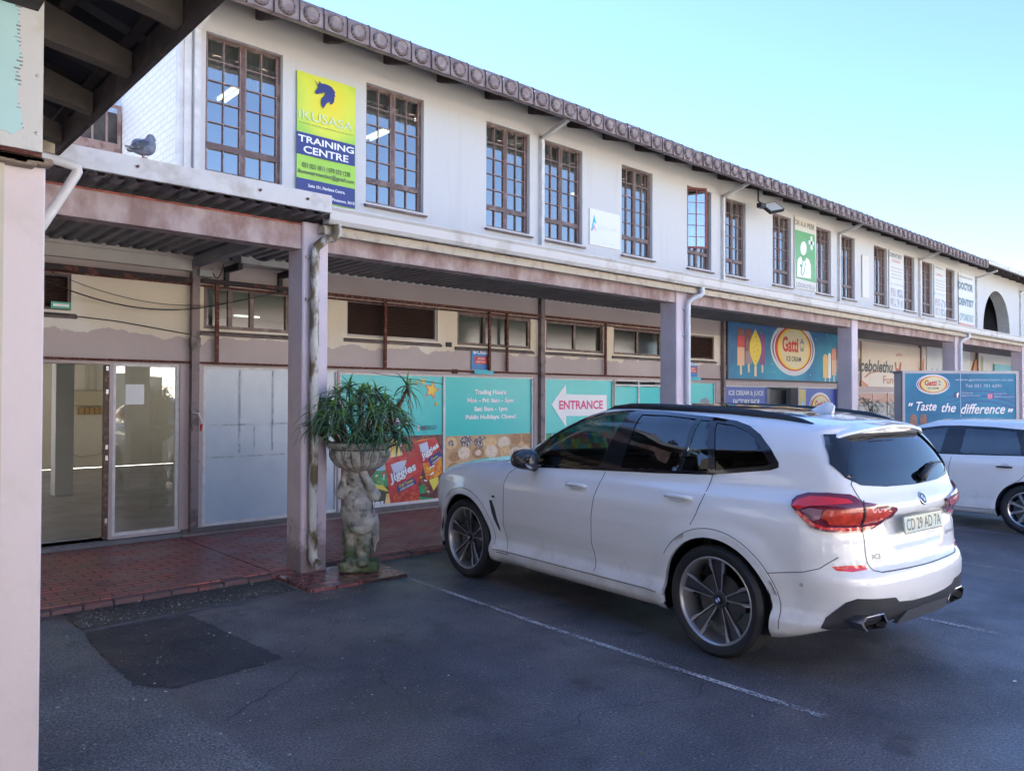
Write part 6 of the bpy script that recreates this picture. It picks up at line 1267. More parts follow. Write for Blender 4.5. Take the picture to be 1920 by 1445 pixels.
# sagging cables
cab = M('black_cable', (.02, .02, .022), .6)
def cable(label, pts, r=.008, n=24):
    P = []
    for i in range(len(pts) - 1):
        a, b, sag = Vector(pts[i][:3]), Vector(pts[i + 1][:3]), pts[i][3]
        for k in range(n): t = k / n; p = a.lerp(b, t); p.z -= sag * 4 * t * (1 - t); P.append(p)
    P.append(Vector(pts[-1][:3])); mb = MB(); mb.tube(P, r, 6); o = mb.build('cable', cab, None, True); return tag(o, label, 'cable')
cable('thick black cable sagging from the louvre vent to the condenser bracket', [(1.6, 9.28, 3.02, .16), (3.44, 9.27, 2.74, .01), (4.62, 9.30, 3.08, 0)], .008)
cable('thin loose wire looping above the thick cable near the louvre vent', [(1.9, 9.34, 3.02, .10), (3.44, 9.33, 2.78, .0), (3.5, 9.33, 2.78, 0)], .004)
cable('pair of old wires clipped along the wall under the louvre vent', [(1.6, 9.40, 2.60, .0), (2.6, 9.40, 2.535, .0), (3.42, 9.40, 2.43, 0)], .006)
cable('hanging wire crossing the teal window above the aloe', [(5.9, 9.36, 2.03, .0), (6.35, 8.3, 1.87, 0)], .004)
cable('loose wire looping by the grey rafter beside the wall pipe', [(3.62, 9.35, 3.24, .14), (3.75, 9.3, 3.30, 0)], .006)
jb = thing('junction_box', 'small grey junction box hanging by the rafter at the wall corner', 'junction box', (3.52, 9.38, 3.2)); mb = MB(); mb.bev(3.46, 3.62, 9.30, 9.42, 3.13, 3.22, .01); mb.build('cover', M('grey_box', (.42, .41, .38), .5), jb)
# floodlight under the eaves
fl = thing('floodlight', 'black LED floodlight on a short arm above the upstairs windows', 'light', (15.9, 8.9, 6.0))
mb = MB(); mb.tube([(15.62, 8.95, 6.5), (15.62, 8.95, 6.08), (15.72, 8.90, 6.0)], .02, 8); mb.box(15.60, 15.80, 8.86, 8.98, 5.93, 6.03); mb.build('arm', M('black_steel', (.02, .02, .022), .5), fl)
q = Matrix.Translation((15.98, 8.80, 5.97)) @ Matrix.Rotation(rad(-48), 4, 'X') @ Matrix.Rotation(rad(-20), 4, 'Z')
def tb(mb, x0, x1, y0, y1, z0, z1):
    V = [q @ Vector((x, y, z)) for z in (z0, z1) for y in (y0, y1) for x in (x0, x1)]; mb.add(V, [(0, 2, 3, 1), (4, 5, 7, 6), (0, 1, 5, 4), (2, 6, 7, 3), (0, 4, 6, 2), (1, 3, 7, 5)])
mb = MB(); tb(mb, -.22, .22, -.02, .05, -.16, .16); hd = mb.build('housing', MATS['black_steel'], fl); mb = MB(); tb(mb, -.19, .19, -.024, -.0195, -.135, .135); mb.build('lens', M('frosted_lens', (.62, .62, .58), .3), hd)
# rag on the door post
rg = thing('tied_rag', 'white rag with a red end tied to the wall pipe', 'rag', (3.42, 9.34, 1.35)); mb = MB(); mb.tube([(3.40, 9.33, 1.50), (3.47, 9.32, 1.49), (3.50, 9.33, 1.42), (3.51, 9.33, 1.36)], [.008, .012, .016, .014], 6); mb.build('cloth', M('rag_white', (.6, .6, .6), .9), rg, True); mb = MB(); mb.tube([(3.51, 9.33, 1.36), (3.50, 9.33, 1.28)], [.016, .010], 6); mb.build('red_end', M('rag_red', (.55, .02, .03), .8), rg)
# small potted shrubs by the ice cream shop
for k, (x, y, z, lab) in enumerate(((17.7, 7.4, 1.62, 'dark leafy shrub tip in front of the round ice cream logo'), (19.6, 7.5, 1.55, 'thin-leaved potted shrub beside the pillar right of the ice cream shop'))):
    pl_ = thing('potted_shrub', lab, 'plant', (x, y, .08)); mb = MB(); mb.lathe([(.0, 0), (.20, 0), (.27, .38), (.29, .40), (.25, .40), (.24, .36), (0, .34)], 20, (x, y, .08)); mb.build('pot', M('terracotta', (.25, .09, .05), .8, var=.2), pl_, True, 40)
    mb = MB(); mb.tube([(x, y, .4), (x + .03, y, .9), (x, y, z - .15)], [.02, .016, .01], 6); rnd = random.Random(k + 5)
    for i in range(14): a = rnd.uniform(0, 6.3); mb.tube([(x, y, z - .5 + .03 * i), (x + .25 * math.cos(a), y + .25 * math.sin(a), z - .3 + .035 * i)], [.008, .003], 4)
    mb.build('stem', deadm, pl_)
    mb = MB()
    for i in range(330):
        a = rnd.uniform(0, 6.3); r = rnd.uniform(.02, .34); zz = z - .55 + rnd.random() * .62; mb.cur = 0 if rnd.random() < .5 else 1; leaf(mb, (x + r * math.cos(a), y + r * math.sin(a), zz), a + rnd.uniform(-.6, .6), rnd.uniform(-.2, .9), rnd.uniform(.06, .13), .012, rnd.uniform(.5, 2))
    mb.build('foliage', [leafm[1], leafm[0]], pl_)
# ------------------------------------------------------------------ signs, posters and lettering
def col(name, c, rough=.45, **k): return M('print_' + name, c, rough, **k)
NAVY = col('navy', (.03, .045, .20)); WHT = col('white', (.84, .84, .84)); BLK = col('black', (.02, .02, .022)); REDP = col('red', (.55, .035, .03)); YEL = col('yellow', (.80, .60, .05)); ORG = col('orange', (.70, .26, .04))
GRN = col('green', (.03, .30, .09)); PINK = col('pink', (.70, .05, .20)); GREY = col('grey', (.25, .26, .28)); LGREY = col('light_grey', (.50, .50, .50)); CREAM = col('cream', (.72, .62, .38)); BRN = col('brown', (.12, .05, .03)); BLUE = col('blue', (.03, .20, .50)); TEAL = col('cyan', (.04, .45, .55))
PRP = col('purple', (.20, .04, .20)); LIME = col('lime', (.35, .60, .10)); PEACH = col('peach', (.72, .42, .25)); BEIGE = col('beige', (.55, .42, .28)); SKYB = col('sky', (.30, .50, .68))
class Face:
    """a printed sheet standing on the vertical plane y = Y; u, v are measured photo pixels"""
    def __init__(s, Y, fn=None, px=None): s.Y = Y; s.f = fn or (lambda a, b, t: (a, s.Y - t, b)); s.px = px or (lambda u, v: (at(u, v, Y=s.Y).x, at(u, v, Y=s.Y).z))
    def poly(s, name, pts, mat, par, t, px=True, grow=0):
        if px: pts = [s.px(*p) for p in pts]
        mb = MB(); tri = mgeo.tessellate_polygon([[Vector((a, b, 0)) for a, b in pts]]); mb.add([s.f(a, b, t) for a, b in pts], [tuple(q) for q in tri]); return mb.build(name, mat, par)
    def multi(s, name, polys, mat, par, t, px=True):
        mb = MB()
        for pts in polys:
            if px: pts = [s.px(*p) for p in pts]
            tri = mgeo.tessellate_polygon([[Vector((a, b, 0)) for a, b in pts]]); mb.add([s.f(a, b, t) for a, b in pts], [tuple(q) for q in tri])
        return mb.build(name, mat, par)
    def text(s, name, items, mat, par, t):
        """items: (words, pixel of lower left, pixel of upper right side, height in px at the left)"""
        for it in items:
            mb = MB(); w, (u0, v0), u1, hpx = it[:4]; bold = it[4] if len(it) > 4 else 0.; sh = it[5] if len(it) > 5 else 0.
            x0, z0 = s.px(u0, v0); x1, _ = s.px(u1, v0); _, z1 = s.px(u0, v0 - hpx); lettering(mb, w, x0, z0, x1 - x0, z1 - z0, s.f, t, sh, bold); o = mb.build(name, mat, par)
        return o
def ellp(cx, cz, rx_, rz_, n=40, a0=0, a1=2 * math.pi): return [(cx + rx_ * math.cos(a0 + (a1 - a0) * i / n), cz + rz_ * math.sin(a0 + (a1 - a0) * i / n)) for i in range(n)]
def star(cx, cz, r, rot=0, k=.45): return [(cx + (r if i % 2 == 0 else r * k) * math.sin(math.pi * i / 5 + rot), cz + (r if i % 2 == 0 else r * k) * math.cos(math.pi * i / 5 + rot)) for i in range(10)]
def board(name, label, cat, x0, x1, z0, z1, Y, mat, d=.012, group=None, part='sheet'):
    t = thing(name, label, cat, ((x0 + x1) / 2, Y, z0), group); mb = MB(); mb.box(x0, x1, Y, Y + d, z0, z1); mb.build(part, mat, t); return t

# training centre banner
Y = WY - .03; B = Face(Y)
bn = thing('hanging_banner', 'yellow and green training centre banner with navy unicorn head between two upstairs windows', 'banner', (5.2, Y, 4.35))
def gradm():
    m = M('banner_print', (.6, .6, .1), .4); nt = m.node_tree; b = nt.nodes['Principled BSDF']; g = nt.nodes.new('ShaderNodeNewGeometry'); s_ = nt.nodes.new('ShaderNodeVectorMath'); s_.operation = 'DISTANCE'; s_.inputs[1].default_value = (5.22, Y, 5.72)
    n = nt.nodes.new('ShaderNodeTexNoise'); n.inputs['Scale'].default_value = 1.8; a = nt.nodes.new('ShaderNodeMath'); a.operation = 'MULTIPLY_ADD'; a.inputs[1].default_value = .5; r = nt.nodes.new('ShaderNodeValToRGB')
    e = r.color_ramp.elements; e[0].position = .30; e[0].color = (.85, .66, .01, 1); e[1].position = .88; e[1].color = (.36, .62, .07, 1); q = e.new(.62); q.color = (.68, .72, .06, 1)
    L = nt.links.new; L(g.outputs['Position'], s_.inputs[0]); L(g.outputs['Position'], n.inputs['Vector']); L(n.outputs[0], a.inputs[0]); L(s_.outputs['Value'], a.inputs[2]); L(a.outputs[0], r.inputs[0]); L(r.outputs[0], b.inputs['Base Color']); return m
mb = MB(); n = 14; V = []
for j in range(n + 1):
    for i in range(n + 1): V.append((4.745 + .885 * i / n, Y - .006 * math.sin(i * .55 + j * .2), 4.30 + 1.705 * j / n))
mb.add(V, [(j * (n + 1) + i, j * (n + 1) + i + 1, (j + 1) * (n + 1) + i + 1, (j + 1) * (n + 1) + i) for j in range(n) for i in range(n)]); sheet_ = mb.build('banner_sheet', gradm(), bn, True)
cr = lambda x, y: (540 + x * .18, 140 + y * .18)
B.poly('unicorn_head', [cr(*p) for p in [(265, 50), (312, 108), (322, 90), (322, 68), (338, 92), (345, 98), (385, 102), (430, 120), (455, 140), (472, 165), (494, 200), (480, 196), (484, 215), (492, 240), (478, 232), (480, 262), (470, 300), (445, 318), (428, 314), (437, 292), (418, 291), (400, 303), (385, 325), (365, 357), (345, 320), (340, 280), (350, 250), (372, 225), (382, 208), (374, 190), (360, 190), (350, 205), (330, 198), (312, 206), (290, 208), (278, 190), (284, 172), (302, 150), (312, 125)]], NAVY, bn, .012)
B.multi('navy_band', [[(555.2, 245.3), (664.8, 273), (664.8, 312.8), (555.2, 287.6)], [(555.2, 332), (664.8, 355), (664.8, 392), (555.2, 368)]], NAVY, bn, .010)
SER = .02
B.text('white_lettering', [('TRAINING', (558, 264.5), 662.5, 13, .022), ('CENTRE', (568, 286.5), 652.5, 14, .022), ('Suite 101, Norlaine Centre,', (577, 352), 646, 7, .02), ('Pinetown, 3610', (622, 378), 663.5, 6.5, .02)], WHT, bn, .014)
ik = B.text('pale_lettering', [('IKUSASA', (559.5, 221), 660.5, 17, -.004)], col('pale_lime', (.62, .74, .50)), bn, .014)
B.text('dark_lettering', [('031 023 1811 / 079 373 1230', (566, 313.5), 656, 9.5, .015), ('ikusasaprotection@gmail.com', (558.5, 326), 663, 11, .015), ('We are Psira - accredited, and abide by Psira rules and regulations.', (560, 230), 661.5, 3, .0)], col('olive_ink', (.09, .11, .07)), bn, .014)

# small white notice between windows
t = board('wall_notice', 'faded white notice with a small blue and pink letter A between upstairs windows', 'sign', 10.53, 11.39, 4.49, 5.15, WY - .02, M('notice_white', (.74, .74, .76), .4)); B = Face(WY - .021)
B.poly('logo', [(1108, 432), (1114, 402), (1118, 420), (1113.5, 416), (1110, 433)], TEAL, t, .002); B.poly('logo', [(1109.5, 434), (1114, 420), (1118.5, 436), (1114, 428)], col('pale_pink', (.65, .3, .45)), t, .002)
B.multi('faded_print', [[(1120, 422), (1157, 429), (1157, 436), (1120, 431)], [(1130, 454), (1157, 459), (1157, 463), (1130, 458)]], M('faint_print', (.66, .67, .72), .5, col2=(.74, .74, .76), mix=(.48, .52), vscale=40), t, .002)

# doctor / dentist boards
Y = WY - .03; B = Face(Y)
t = board('doctor_sign', 'tall green sign with white doctor figure and cross between upstairs windows', 'sign', 18.14, 19.28, 4.44, 6.24, Y, col('warm_white', (.66, .62, .54)))
cr = lambda x, y: (1480 + x * .1979, 400 + y * .1979)
B.poly('green_panel', [(1490, 430), (1527.5, 441), (1530, 531), (1492.5, 521)], M('print_leaf_green', (.10, .34, .11), .45, col2=(.20, .42, .20), mix=(.4, .7), vscale=1.2), t, .004)
B.multi('white_cross', [[cr(180, 258), cr(232, 272), cr(232, 306), cr(180, 292)], [cr(198, 218), cr(214, 222), cr(218, 348), cr(201, 343)]], WHT, t, .007)
B.poly('doctor_head', [cr(132 + 29 * math.cos(a), 332 + 66 * math.sin(a)) for a in np.linspace(0, 2 * math.pi, 24)[:-1]], WHT, t, .007)
B.poly('doctor_body', [cr(*p) for p in [(72, 600), (75, 440), (92, 418), (108, 408), (118, 440), (132, 460), (148, 445), (160, 420), (185, 440), (200, 490), (202, 620)]], WHT, t, .006)
B.multi('stethoscope', [[cr(120, 455), cr(126, 455), cr(112, 560), cr(122, 590), cr(118, 592), cr(104, 560)], [cr(152, 450), cr(156, 455), cr(140, 560), cr(124, 592), cr(120, 588), cr(136, 555)], [cr(100, 480), cr(112, 484), cr(112, 510), cr(100, 506)]], GRN, t, .008)
B.text('brown_lettering', [('DR A.A PEER', (1490, 421), 1527, 10, .01)], col('brown_ink', (.16, .12, .08)), t, .004); B.text('grey_lettering', [('UDOKOTELA', (1493, 537), 1528.5, 8.5, .0)], col('grey_ink', (.28, .27, .33)), t, .004)
for k, (x0, x1, lab, us) in enumerate(((23.92, 24.99, 'narrow dentist sign board right of the blank cream patch', (1667, 1692)), (27.58, 28.66, 'faded narrow sign board between the last two pairs of upstairs windows', (1749, 1770)))):
    t = board('dentist_sign', lab, 'sign', x0, x1, 4.40, 6.14, Y, col('board_white', (.66, .65, .62)), group='narrow dentist boards upstairs'); u0, u1 = us; dv = (0, 27)[k]
    rnd = random.Random(k)
    if k == 0: B.text('dark_lettering', [('DENTIST', (1668, 480.5), 1691, 8, .05), ('Dr A.A Peer', (1669.5, 532.5), 1693, 3.5, .0)], GREY, t, .004); B.text('red_lettering', [('OPEN', (1672, 490.5), 1688, 5, .02)], col('faded_red', (.62, .26, .22)), t, .004)
    else: B.text('dark_lettering', [('Dr A.A Peer', (1751.5, 551), 1771, 3.5, .0), ('DENTIST', (1753, 502), 1768, 3, .02)], GREY, t, .004); B.text('red_lettering', [('OPEN', (1754, 515.5), 1767, 4, .02)], MATS['print_faded_red'], t, .004)
    B.multi('printed_lines', [[(x0 + .12, 5.62 - .10 * j), (x1 - .12, 5.62 - .10 * j), (x1 - .12, 5.655 - .10 * j), (x0 + .12, 5.655 - .10 * j)] for j in range(4)], col('pale_ink', (.50, .44, .40)), t, .004, px=False)
    B.multi('photo_panel', [[(x0 + .08, 4.46 + .30 * j), (x0 + .50, 4.46 + .30 * j), (x0 + .50, 4.72 + .30 * j), (x0 + .08, 4.72 + .30 * j)] for j in range(2)], M('print_smile_photo', (.62, .50, .47), .4, col2=(.30, .32, .36), mix=(.42, .6), vscale=9), t, .004, px=False)
    B.multi('photo_panel', [[(x0 + .56, 4.46 + .30 * j), (x1 - .06, 4.46 + .30 * j), (x1 - .06, 4.72 + .30 * j), (x0 + .56, 4.72 + .30 * j)] for j in range(2)], M('print_grey_photo', (.30, .30, .33), .4, col2=(.62, .60, .60), mix=(.42, .6), vscale=7), t, .004, px=False)
t = board('doctor_dentist_board', 'large white board listing doctor, dentist and optometrist before the arched opening', 'sign', 29.92, 31.60, 4.36, 6.14, Y, col('board_white', (.66, .65, .62)))
B.text('dark_lettering', [('DOCTOR', (1797, 541.5), 1824, 15, .06), ('DENTIST', (1797.5, 571), 1825, 14, .06)], col('steel_ink', (.14, .20, .24)), t, .004)
B.text('teal_lettering', [('OPTOMETRIST', (1799, 600), 1825.5, 14, .05)], col('faded_teal', (.32, .42, .42)), t, .004); B.text('small_lettering', [('NORLAINE CENTRE', (1797, 518.5), 1823, 3.5, .02)], GREY, t, .004)
B.poly('red_strip', [(1799, 604), (1826, 611.5), (1826, 615), (1799, 607.5)], MATS['print_faded_red'], t, .004)
t = board('faded_patch_board', 'blank pale cream strip between upstairs windows left of the dentist board', 'board', 22.05, 22.5, 4.55, 5.75, Y, col('pale_cream', (.68, .63, .55)))

# security company plates
for k, (x0, lab) in enumerate(((7.75, 'blue security plate with red box under the third high window'), (13.58, 'blue security plate just right of the second column'))):
    t = board('security_sign', lab, 'sign', x0, x0 + .37, 2.135, 2.465, WY - .02, BLUE, group='blue security plates over the shopfront'); F_ = Face(WY - .021)
    F_.poly('red_box', [(x0 + .06, 2.22), (x0 + .34, 2.22), (x0 + .34, 2.34), (x0 + .06, 2.34)], REDP, t, .002, px=False); mb = MB(); lettering(mb, 'Chubb', x0 + .115, 2.375, .24, .065, F_.f, .003, 0, .02); lettering(mb, 'ARMED', x0 + .12, 2.29, .16, .03, F_.f, .003); lettering(mb, 'RESPONSE', x0 + .10, 2.24, .20, .03, F_.f, .003); lettering(mb, 'C', x0 + .045, 2.385, .045, .055, F_.f, .0045, 0, .02); mb.build('lettering', WHT, t)
    F_.poly('emblem', ellp(x0 + .066, 2.412, .042, .042, 20), SKYB, t, .002, px=False); mb = MB(); mb.box(x0 + .02, x0 + .42, WY - .07, WY - .064, 2.06, 2.125); mb.build('lower_strip', TEAL, t)
t = board('small_green_sign', 'small green and white sticker below the barred louvre vent', 'sticker', 1.93, 2.12, 2.635, 2.705, WY - .03, col('sticker_green', (.05, .45, .33))); Face(WY - .031).poly('white_strip', [(1.95, 2.655), (2.10, 2.655), (2.10, 2.685), (1.95, 2.685)], WHT, t, .002, px=False)
t = board('paper_notice', 'white paper notices taped inside the clear shop window', 'notice', 2.70, 2.90, 1.60, 1.83, WY + .04, col('paper', (.70, .70, .68)), .002)

# ---- teal shopfront prints
Y = WY + .042; B = Face(Y)
t = thing('sweet_shop_lettering', 'white trading hours lettering on the teal window', 'window lettering', (8.2, Y, 1.3))
B.text('white_lettering', [('Trading Hours:', (890, 741.5), 950, 11.5, .04), ('Mon - Fri: 8am - 5pm', (876, 757), 963, 11, .04), ('Sat: 8am - 1pm', (889, 773), 951, 11, .04), ('Public Holidays: Closed', (873, 788.5), 966.5, 11, .04)], WHT, t, .003)
t = thing('star_decals', 'group of yellow stars with pink outlines on the teal window above the aloe', 'decal', (6.9, Y, 1.6))
for u, v, r in ((809.5, 731, .125), (793, 714.5, .055), (780, 718, .038), (818, 757, .036)):
    x, z = B.px(u, v); B.poly('star_outline', star(x, z, r * 1.22, .25), PINK, t, .002, px=False); B.poly('star', star(x, z, r, .25), YEL, t, .004, px=False)
t = thing('outlined_lettering', 'purple outlined white letters half hidden behind the aloe', 'window lettering', (6.2, Y, 1.3))
for o_, mt, bo, tt in ((0, WHT, .10, .003), (0, PRP, .055, .0045), (0, WHT, .015, .006)): B.text('lettering', [('Jiggies', (668, 803.5), 767, 24, bo, .15)], mt, t, tt)
B.multi('white_decals', [[(632, 760), (645, 752), (652, 775), (640, 790)], [(668, 742), (680, 738), (684, 760), (670, 766)]], WHT, t, .002)
t = thing('graffiti_tag', 'small dark graffiti tag low on the teal window', 'graffiti', (7.0, Y, 1.2)); B.text('tag_writing', [('IMBASO', (788, 806.5), 818, 9, .01, .3)], col('tag_ink', (.10, .10, .16)), t, .003); B.poly('white_patch', [(782, 796), (787, 797), (787, 808), (782, 809)], LGREY, t, .002)
# snack photograph poster
zt = 1.10
def rect(x0, z0, x1, z1): return [(x0, z0), (x1, z0), (x1, z1), (x0, z1)]
sp_ = thing('snack_poster', 'bright poster of red, yellow and green snack bags along the bottom of the window', 'poster', (6.3, Y, .12)); dark = M('print_deep_maroon', (.09, .02, .03), .4, col2=(.45, .07, .03), mix=(.52, .66), vscale=9)
B.poly('poster_sheet', rect(5.46, .155, 7.22, 1.12), dark, sp_, .001, px=False)
cr = lambda x, y: (640 + x * .11074, 800 + y * .11074)
def spr(name, pts, mat, t_, par=sp_): return B.poly(name, [cr(*p) for p in pts], mat, par, t_)
crisp = M('print_orange_crisps', (.78, .34, .03), .4, col2=(.62, .10, .02), mix=(.42, .60), vscale=13); redbag = M('print_red_bag', (.50, .02, .03), .35, col2=(.68, .10, .08), mix=(.50, .68), vscale=7); yelbag = M('print_yellow_bag', (.80, .50, .10), .35, col2=(.80, .66, .35), mix=(.45, .65), vscale=9); grnbag = M('print_green_bag', (.01, .26, .09), .35, col2=(.10, .45, .20), mix=(.55, .7), vscale=10)
spr('green_bag', [(460, 890), (590, 740), (780, 720), (800, 1010), (640, 1000), (480, 960)], grnbag, .002); spr('yellow_bag', [(840, 150), (940, 190), (1040, 480), (730, 730), (600, 740), (545, 650), (620, 470), (740, 330)], yelbag, .003); spr('white_seam', [(545, 630), (600, 600), (730, 650), (730, 735), (600, 745), (555, 700)], SKYB, .004)
spr('small_bag', [(1210, 270), (1330, 220), (1600, 180), (1740, 520), (1740, 740), (1600, 860), (1440, 900), (1380, 640)], crisp, .002); spr('bag_top', [(1210, 270), (1600, 180), (1700, 430), (1480, 600), (1370, 620)], redbag, .003); spr('blue_label', [(1460, 540), (1660, 400), (1720, 480), (1520, 675)], NAVY, .004)
spr('green_bag', [(1300, 1180), (1560, 1200), (1580, 1290), (1330, 1310)], grnbag, .002); spr('green_bag', [(1310, 1010), (1400, 960), (1440, 1100), (1320, 1140)], grnbag, .003); spr('yellow_chips', [(1480, 900), (1640, 840), (1640, 960), (1560, 1080)], col('chip_yellow', (.75, .65, .08)), .003)
spr('yellow_strip', [(330, 900), (500, 950), (720, 1000), (800, 1090), (740, 1080), (480, 1010), (330, 960)], col('chip_yellow', (.75, .65, .08)), .004); spr('dark_bag', [(350, 1000), (700, 1040), (800, 1140), (760, 1360), (340, 1390)], M('print_dark_green_bag', (.03, .04, .02), .4, col2=(.30, .38, .05), mix=(.55, .65), vscale=10), .003); spr('orange_bag', [(760, 1130), (840, 1120), (840, 1350), (720, 1370)], yelbag, .004)
spr('red_bag', [(725, 545), (1020, 480), (1250, 350), (1380, 700), (1300, 960), (1330, 1300), (830, 1350), (780, 900)], redbag, .005); spr('red_bag_crisps', [(850, 1150), (1180, 1080), (1300, 1130), (1320, 1300), (840, 1345)], M('print_chilli_crisps', (.62, .10, .03), .4, col2=(.40, .02, .02), mix=(.45, .55), vscale=16), .006)
spr('mascot_patch', [(830, 640), (960, 590), (1100, 560), (1060, 700), (1040, 800), (960, 850), (880, 780)], col('pale_lilac', (.55, .58, .72)), .006); spr('blue_label', [(940, 985), (1210, 850), (1280, 950), (950, 1120)], NAVY, .007)
spr('mascot_patch', [(1310, 300), (1450, 250), (1480, 380), (1420, 450), (1340, 420)], col('pale_lilac', (.55, .58, .72)), .006); spr('mascot_patch', [(365, 1040), (620, 1050), (540, 1260), (400, 1280)], MATS['print_pale_lilac'], .006)
def slant(words, p0, p1, h, mt, t_, bold=.02):
    a = Vector(B.px(*cr(*p0))); b = Vector(B.px(*cr(*p1))); hh = Vector(B.px(*cr(p0[0], p0[1] - h))).y - a.y; d = (b - a); L_ = d.length; d.normalize(); n_ = Vector((-d.y, d.x)); mb = MB()
    lettering(mb, words, 0, 0, L_, hh, lambda p, q, t2: B.f(a.x + d.x * p + n_.x * q, a.y + d.y * p + n_.y * q, t2), t_, .1, bold); mb.build('lettering', mt, sp_)
for words, p0, p1, h in (('Jiggies', (840, 990), (1280, 760), 190), ('Jiggies', (1380, 580), (1660, 360), 130), ('Jiggies', (250, 1380), (710, 1350), 130)): slant(words, p0, p1, h, NAVY, .0085, .09); slant(words, p0, p1, h, WHT, .010, .03)
slant('Chilli Tomato', (975, 1035), (1215, 915), 55, YEL, .010); slant('CORN SNACKS', (990, 1085), (1220, 970), 35, WHT, .010); slant('Cheese', (1520, 575), (1630, 500), 40, YEL, .010); slant('CORN SNACKS', (1540, 635), (1680, 520), 30, WHT, .010)
rnd = random.Random(12)
for mt, nn in ((WHT, 26), (REDP, 22), (YEL, 18), (crisp, 20), (GRN, 12)):
    B.multi('scattered_print', [(lambda x, z, a, l, w: [(x, z), (x + l * math.cos(a), z + l * math.sin(a)), (x + l * math.cos(a) - w * math.sin(a), z + l * math.sin(a) + w * math.cos(a)), (x - w * math.sin(a), z + w * math.cos(a))])(rnd.uniform(5.9, 7.1), rnd.uniform(.22, 1.0), rnd.uniform(0, 3), rnd.uniform(.03, .09), rnd.uniform(.008, .025)) for _ in range(nn)], mt, sp_, .0015 + .0003 * nn / 10, px=False)
# biscuit poster
bp_ = thing('biscuit_poster', 'poster of assorted biscuits below the trading hours', 'poster', (8.2, Y, .12)); B.poly('poster_sheet', rect(7.28, .155, 9.11, 1.09), M('print_biscuit_tan', (.52, .33, .17), .45, var=.25, vscale=5), bp_, .001, px=False)
rnd = random.Random(3); bisc = [M('print_biscuit_light', (.66, .44, .22), .45, var=.25, vscale=20), M('print_biscuit_dark', (.12, .07, .06), .45, col2=(.55, .52, .52), mix=(.5, .56), vscale=30), M('print_biscuit_cream', (.70, .58, .44), .45, var=.2, vscale=18), M('print_biscuit_brown', (.38, .20, .09), .45, var=.3, vscale=25)]
for i in range(34):
    x = 7.42 + (i % 7) * .265 + rnd.uniform(-.05, .05); z = .98 - (i // 7) * .19 + rnd.uniform(-.03, .03); r1, r2 = rnd.uniform(.10, .15), rnd.uniform(.075, .11); B.poly('biscuit', [(min(9.10, max(7.29, a)), min(1.08, max(.16, b))) for a, b in ellp(x, z, r1, r2, 20)], bisc[rnd.randrange(4)], bp_, .002 + i * .00015, px=False)
    if i % 3 == 0: B.poly('filling', ellp(min(8.98, x), min(.98, z), r1 * .5, r2 * .5, 14), bisc[(i + 1) % 4], bp_, .0075 + i * .0001, px=False)
# arrow with ENTRANCE
ar = thing('entrance_arrow', 'white arrow pointing left with pink ENTRANCE lettering on the teal window', 'sign', (10.2, Y, 1.4)); B.poly('arrow', [(1033.5, 758), (1061, 720.5), (1061.2, 739), (1137.5, 740.5), (1137.5, 779.5), (1061.5, 779.5), (1061.5, 800)], WHT, ar, .002); B.text('pink_lettering', [('ENTRANCE', (1048, 767.5), 1130, 17, .03)], PINK, ar, .004)
sw = thing('sweets_poster', 'poster of colourful round sweets at the bottom of the entrance window', 'poster', (10.3, Y, .12)); B.poly('poster_sheet', rect(9.45, .155, 11.22, 1.07), col('deep_teal', (.02, .13, .13)), sw, .001, px=False)
cols_ = [REDP, YEL, GRN, BLUE, col('mint', (.2, .55, .45)), ORG, LIME, PINK]; mbs = [[] for _ in cols_]
rnd = random.Random(9); i = 0
for r in range(9):
    for c_ in range(15): mbs[rnd.randrange(8)].append(ellp(min(11.16, 9.52 + c_ * .12 + (r % 2) * .05), min(1.01, .22 + r * .098), .058, .058, 14))
for m_, pl_ in zip(cols_, mbs): B.multi('round_sweets', pl_, m_, sw, .002 + .0004 * cols_.index(m_), px=False)
t = thing('dark_decal', 'grey rounded decal low on the last teal window', 'decal', (14.2, Y, 1.45)); B.poly('decal', [(1311, 757), (1315, 748), (1322, 746), (1329, 750), (1330, 757)], GREY, t, .002)

# ---- ice cream shop
def gatti(par, F_, cx, cz, k, t0, sq=1.):
    E = lambda a, b, rx_, rz_: ellp(cx + a * k, cz + b * k, rx_ * k, rz_ * k, 48)
    F_.poly('oval', E(0, 0, 1.0, .60), col('silver', (.62, .62, .64)), par, t0, px=False); F_.poly('oval', E(0, 0, .94, .48), NAVY, par, t0 + .002, px=False); F_.poly('oval', E(0, 0, .88, .51), WHT, par, t0 + .004, px=False)
    F_.poly('oval', E(0, 0, .84, .50), REDP, par, t0 + .006, px=False); F_.poly('oval', E(.02, 0, .74, .465), YEL, par, t0 + .008, px=False); F_.poly('oval', E(.04, 0, .64, .43), CREAM, par, t0 + .010, px=False)
    mb = MB(); lettering(mb, 'Gatti', cx - .52 * k, cz - .08 * k, .72 * k, .34 * k, F_.f, t0 + .013, 0, .035); mb.build('red_lettering', REDP, par); mb = MB(); lettering(mb, 'ICE CREAM', cx - .34 * k, cz - .28 * k, .66 * k, .11 * k, F_.f, t0 + .013, 0, .02); mb.build('black_lettering', BLK, par)
    F_.multi('small_stall_drawing', [[(cx + (a * .9 + .37) * k, cz + (b + .02) * k) for a, b in q] for q in ([(-.12, .12), (0, .24), (.12, .12)], [(-.09, .02), (-.07, .02), (-.07, .12), (-.09, .12)], [(.07, .02), (.09, .02), (.09, .12), (.07, .12)], [(-.10, -.06), (.10, -.06), (.08, .02), (-.08, .02)])], GREY, par, t0 + .013, px=False)
Y = WY - .10; G = Face(Y)
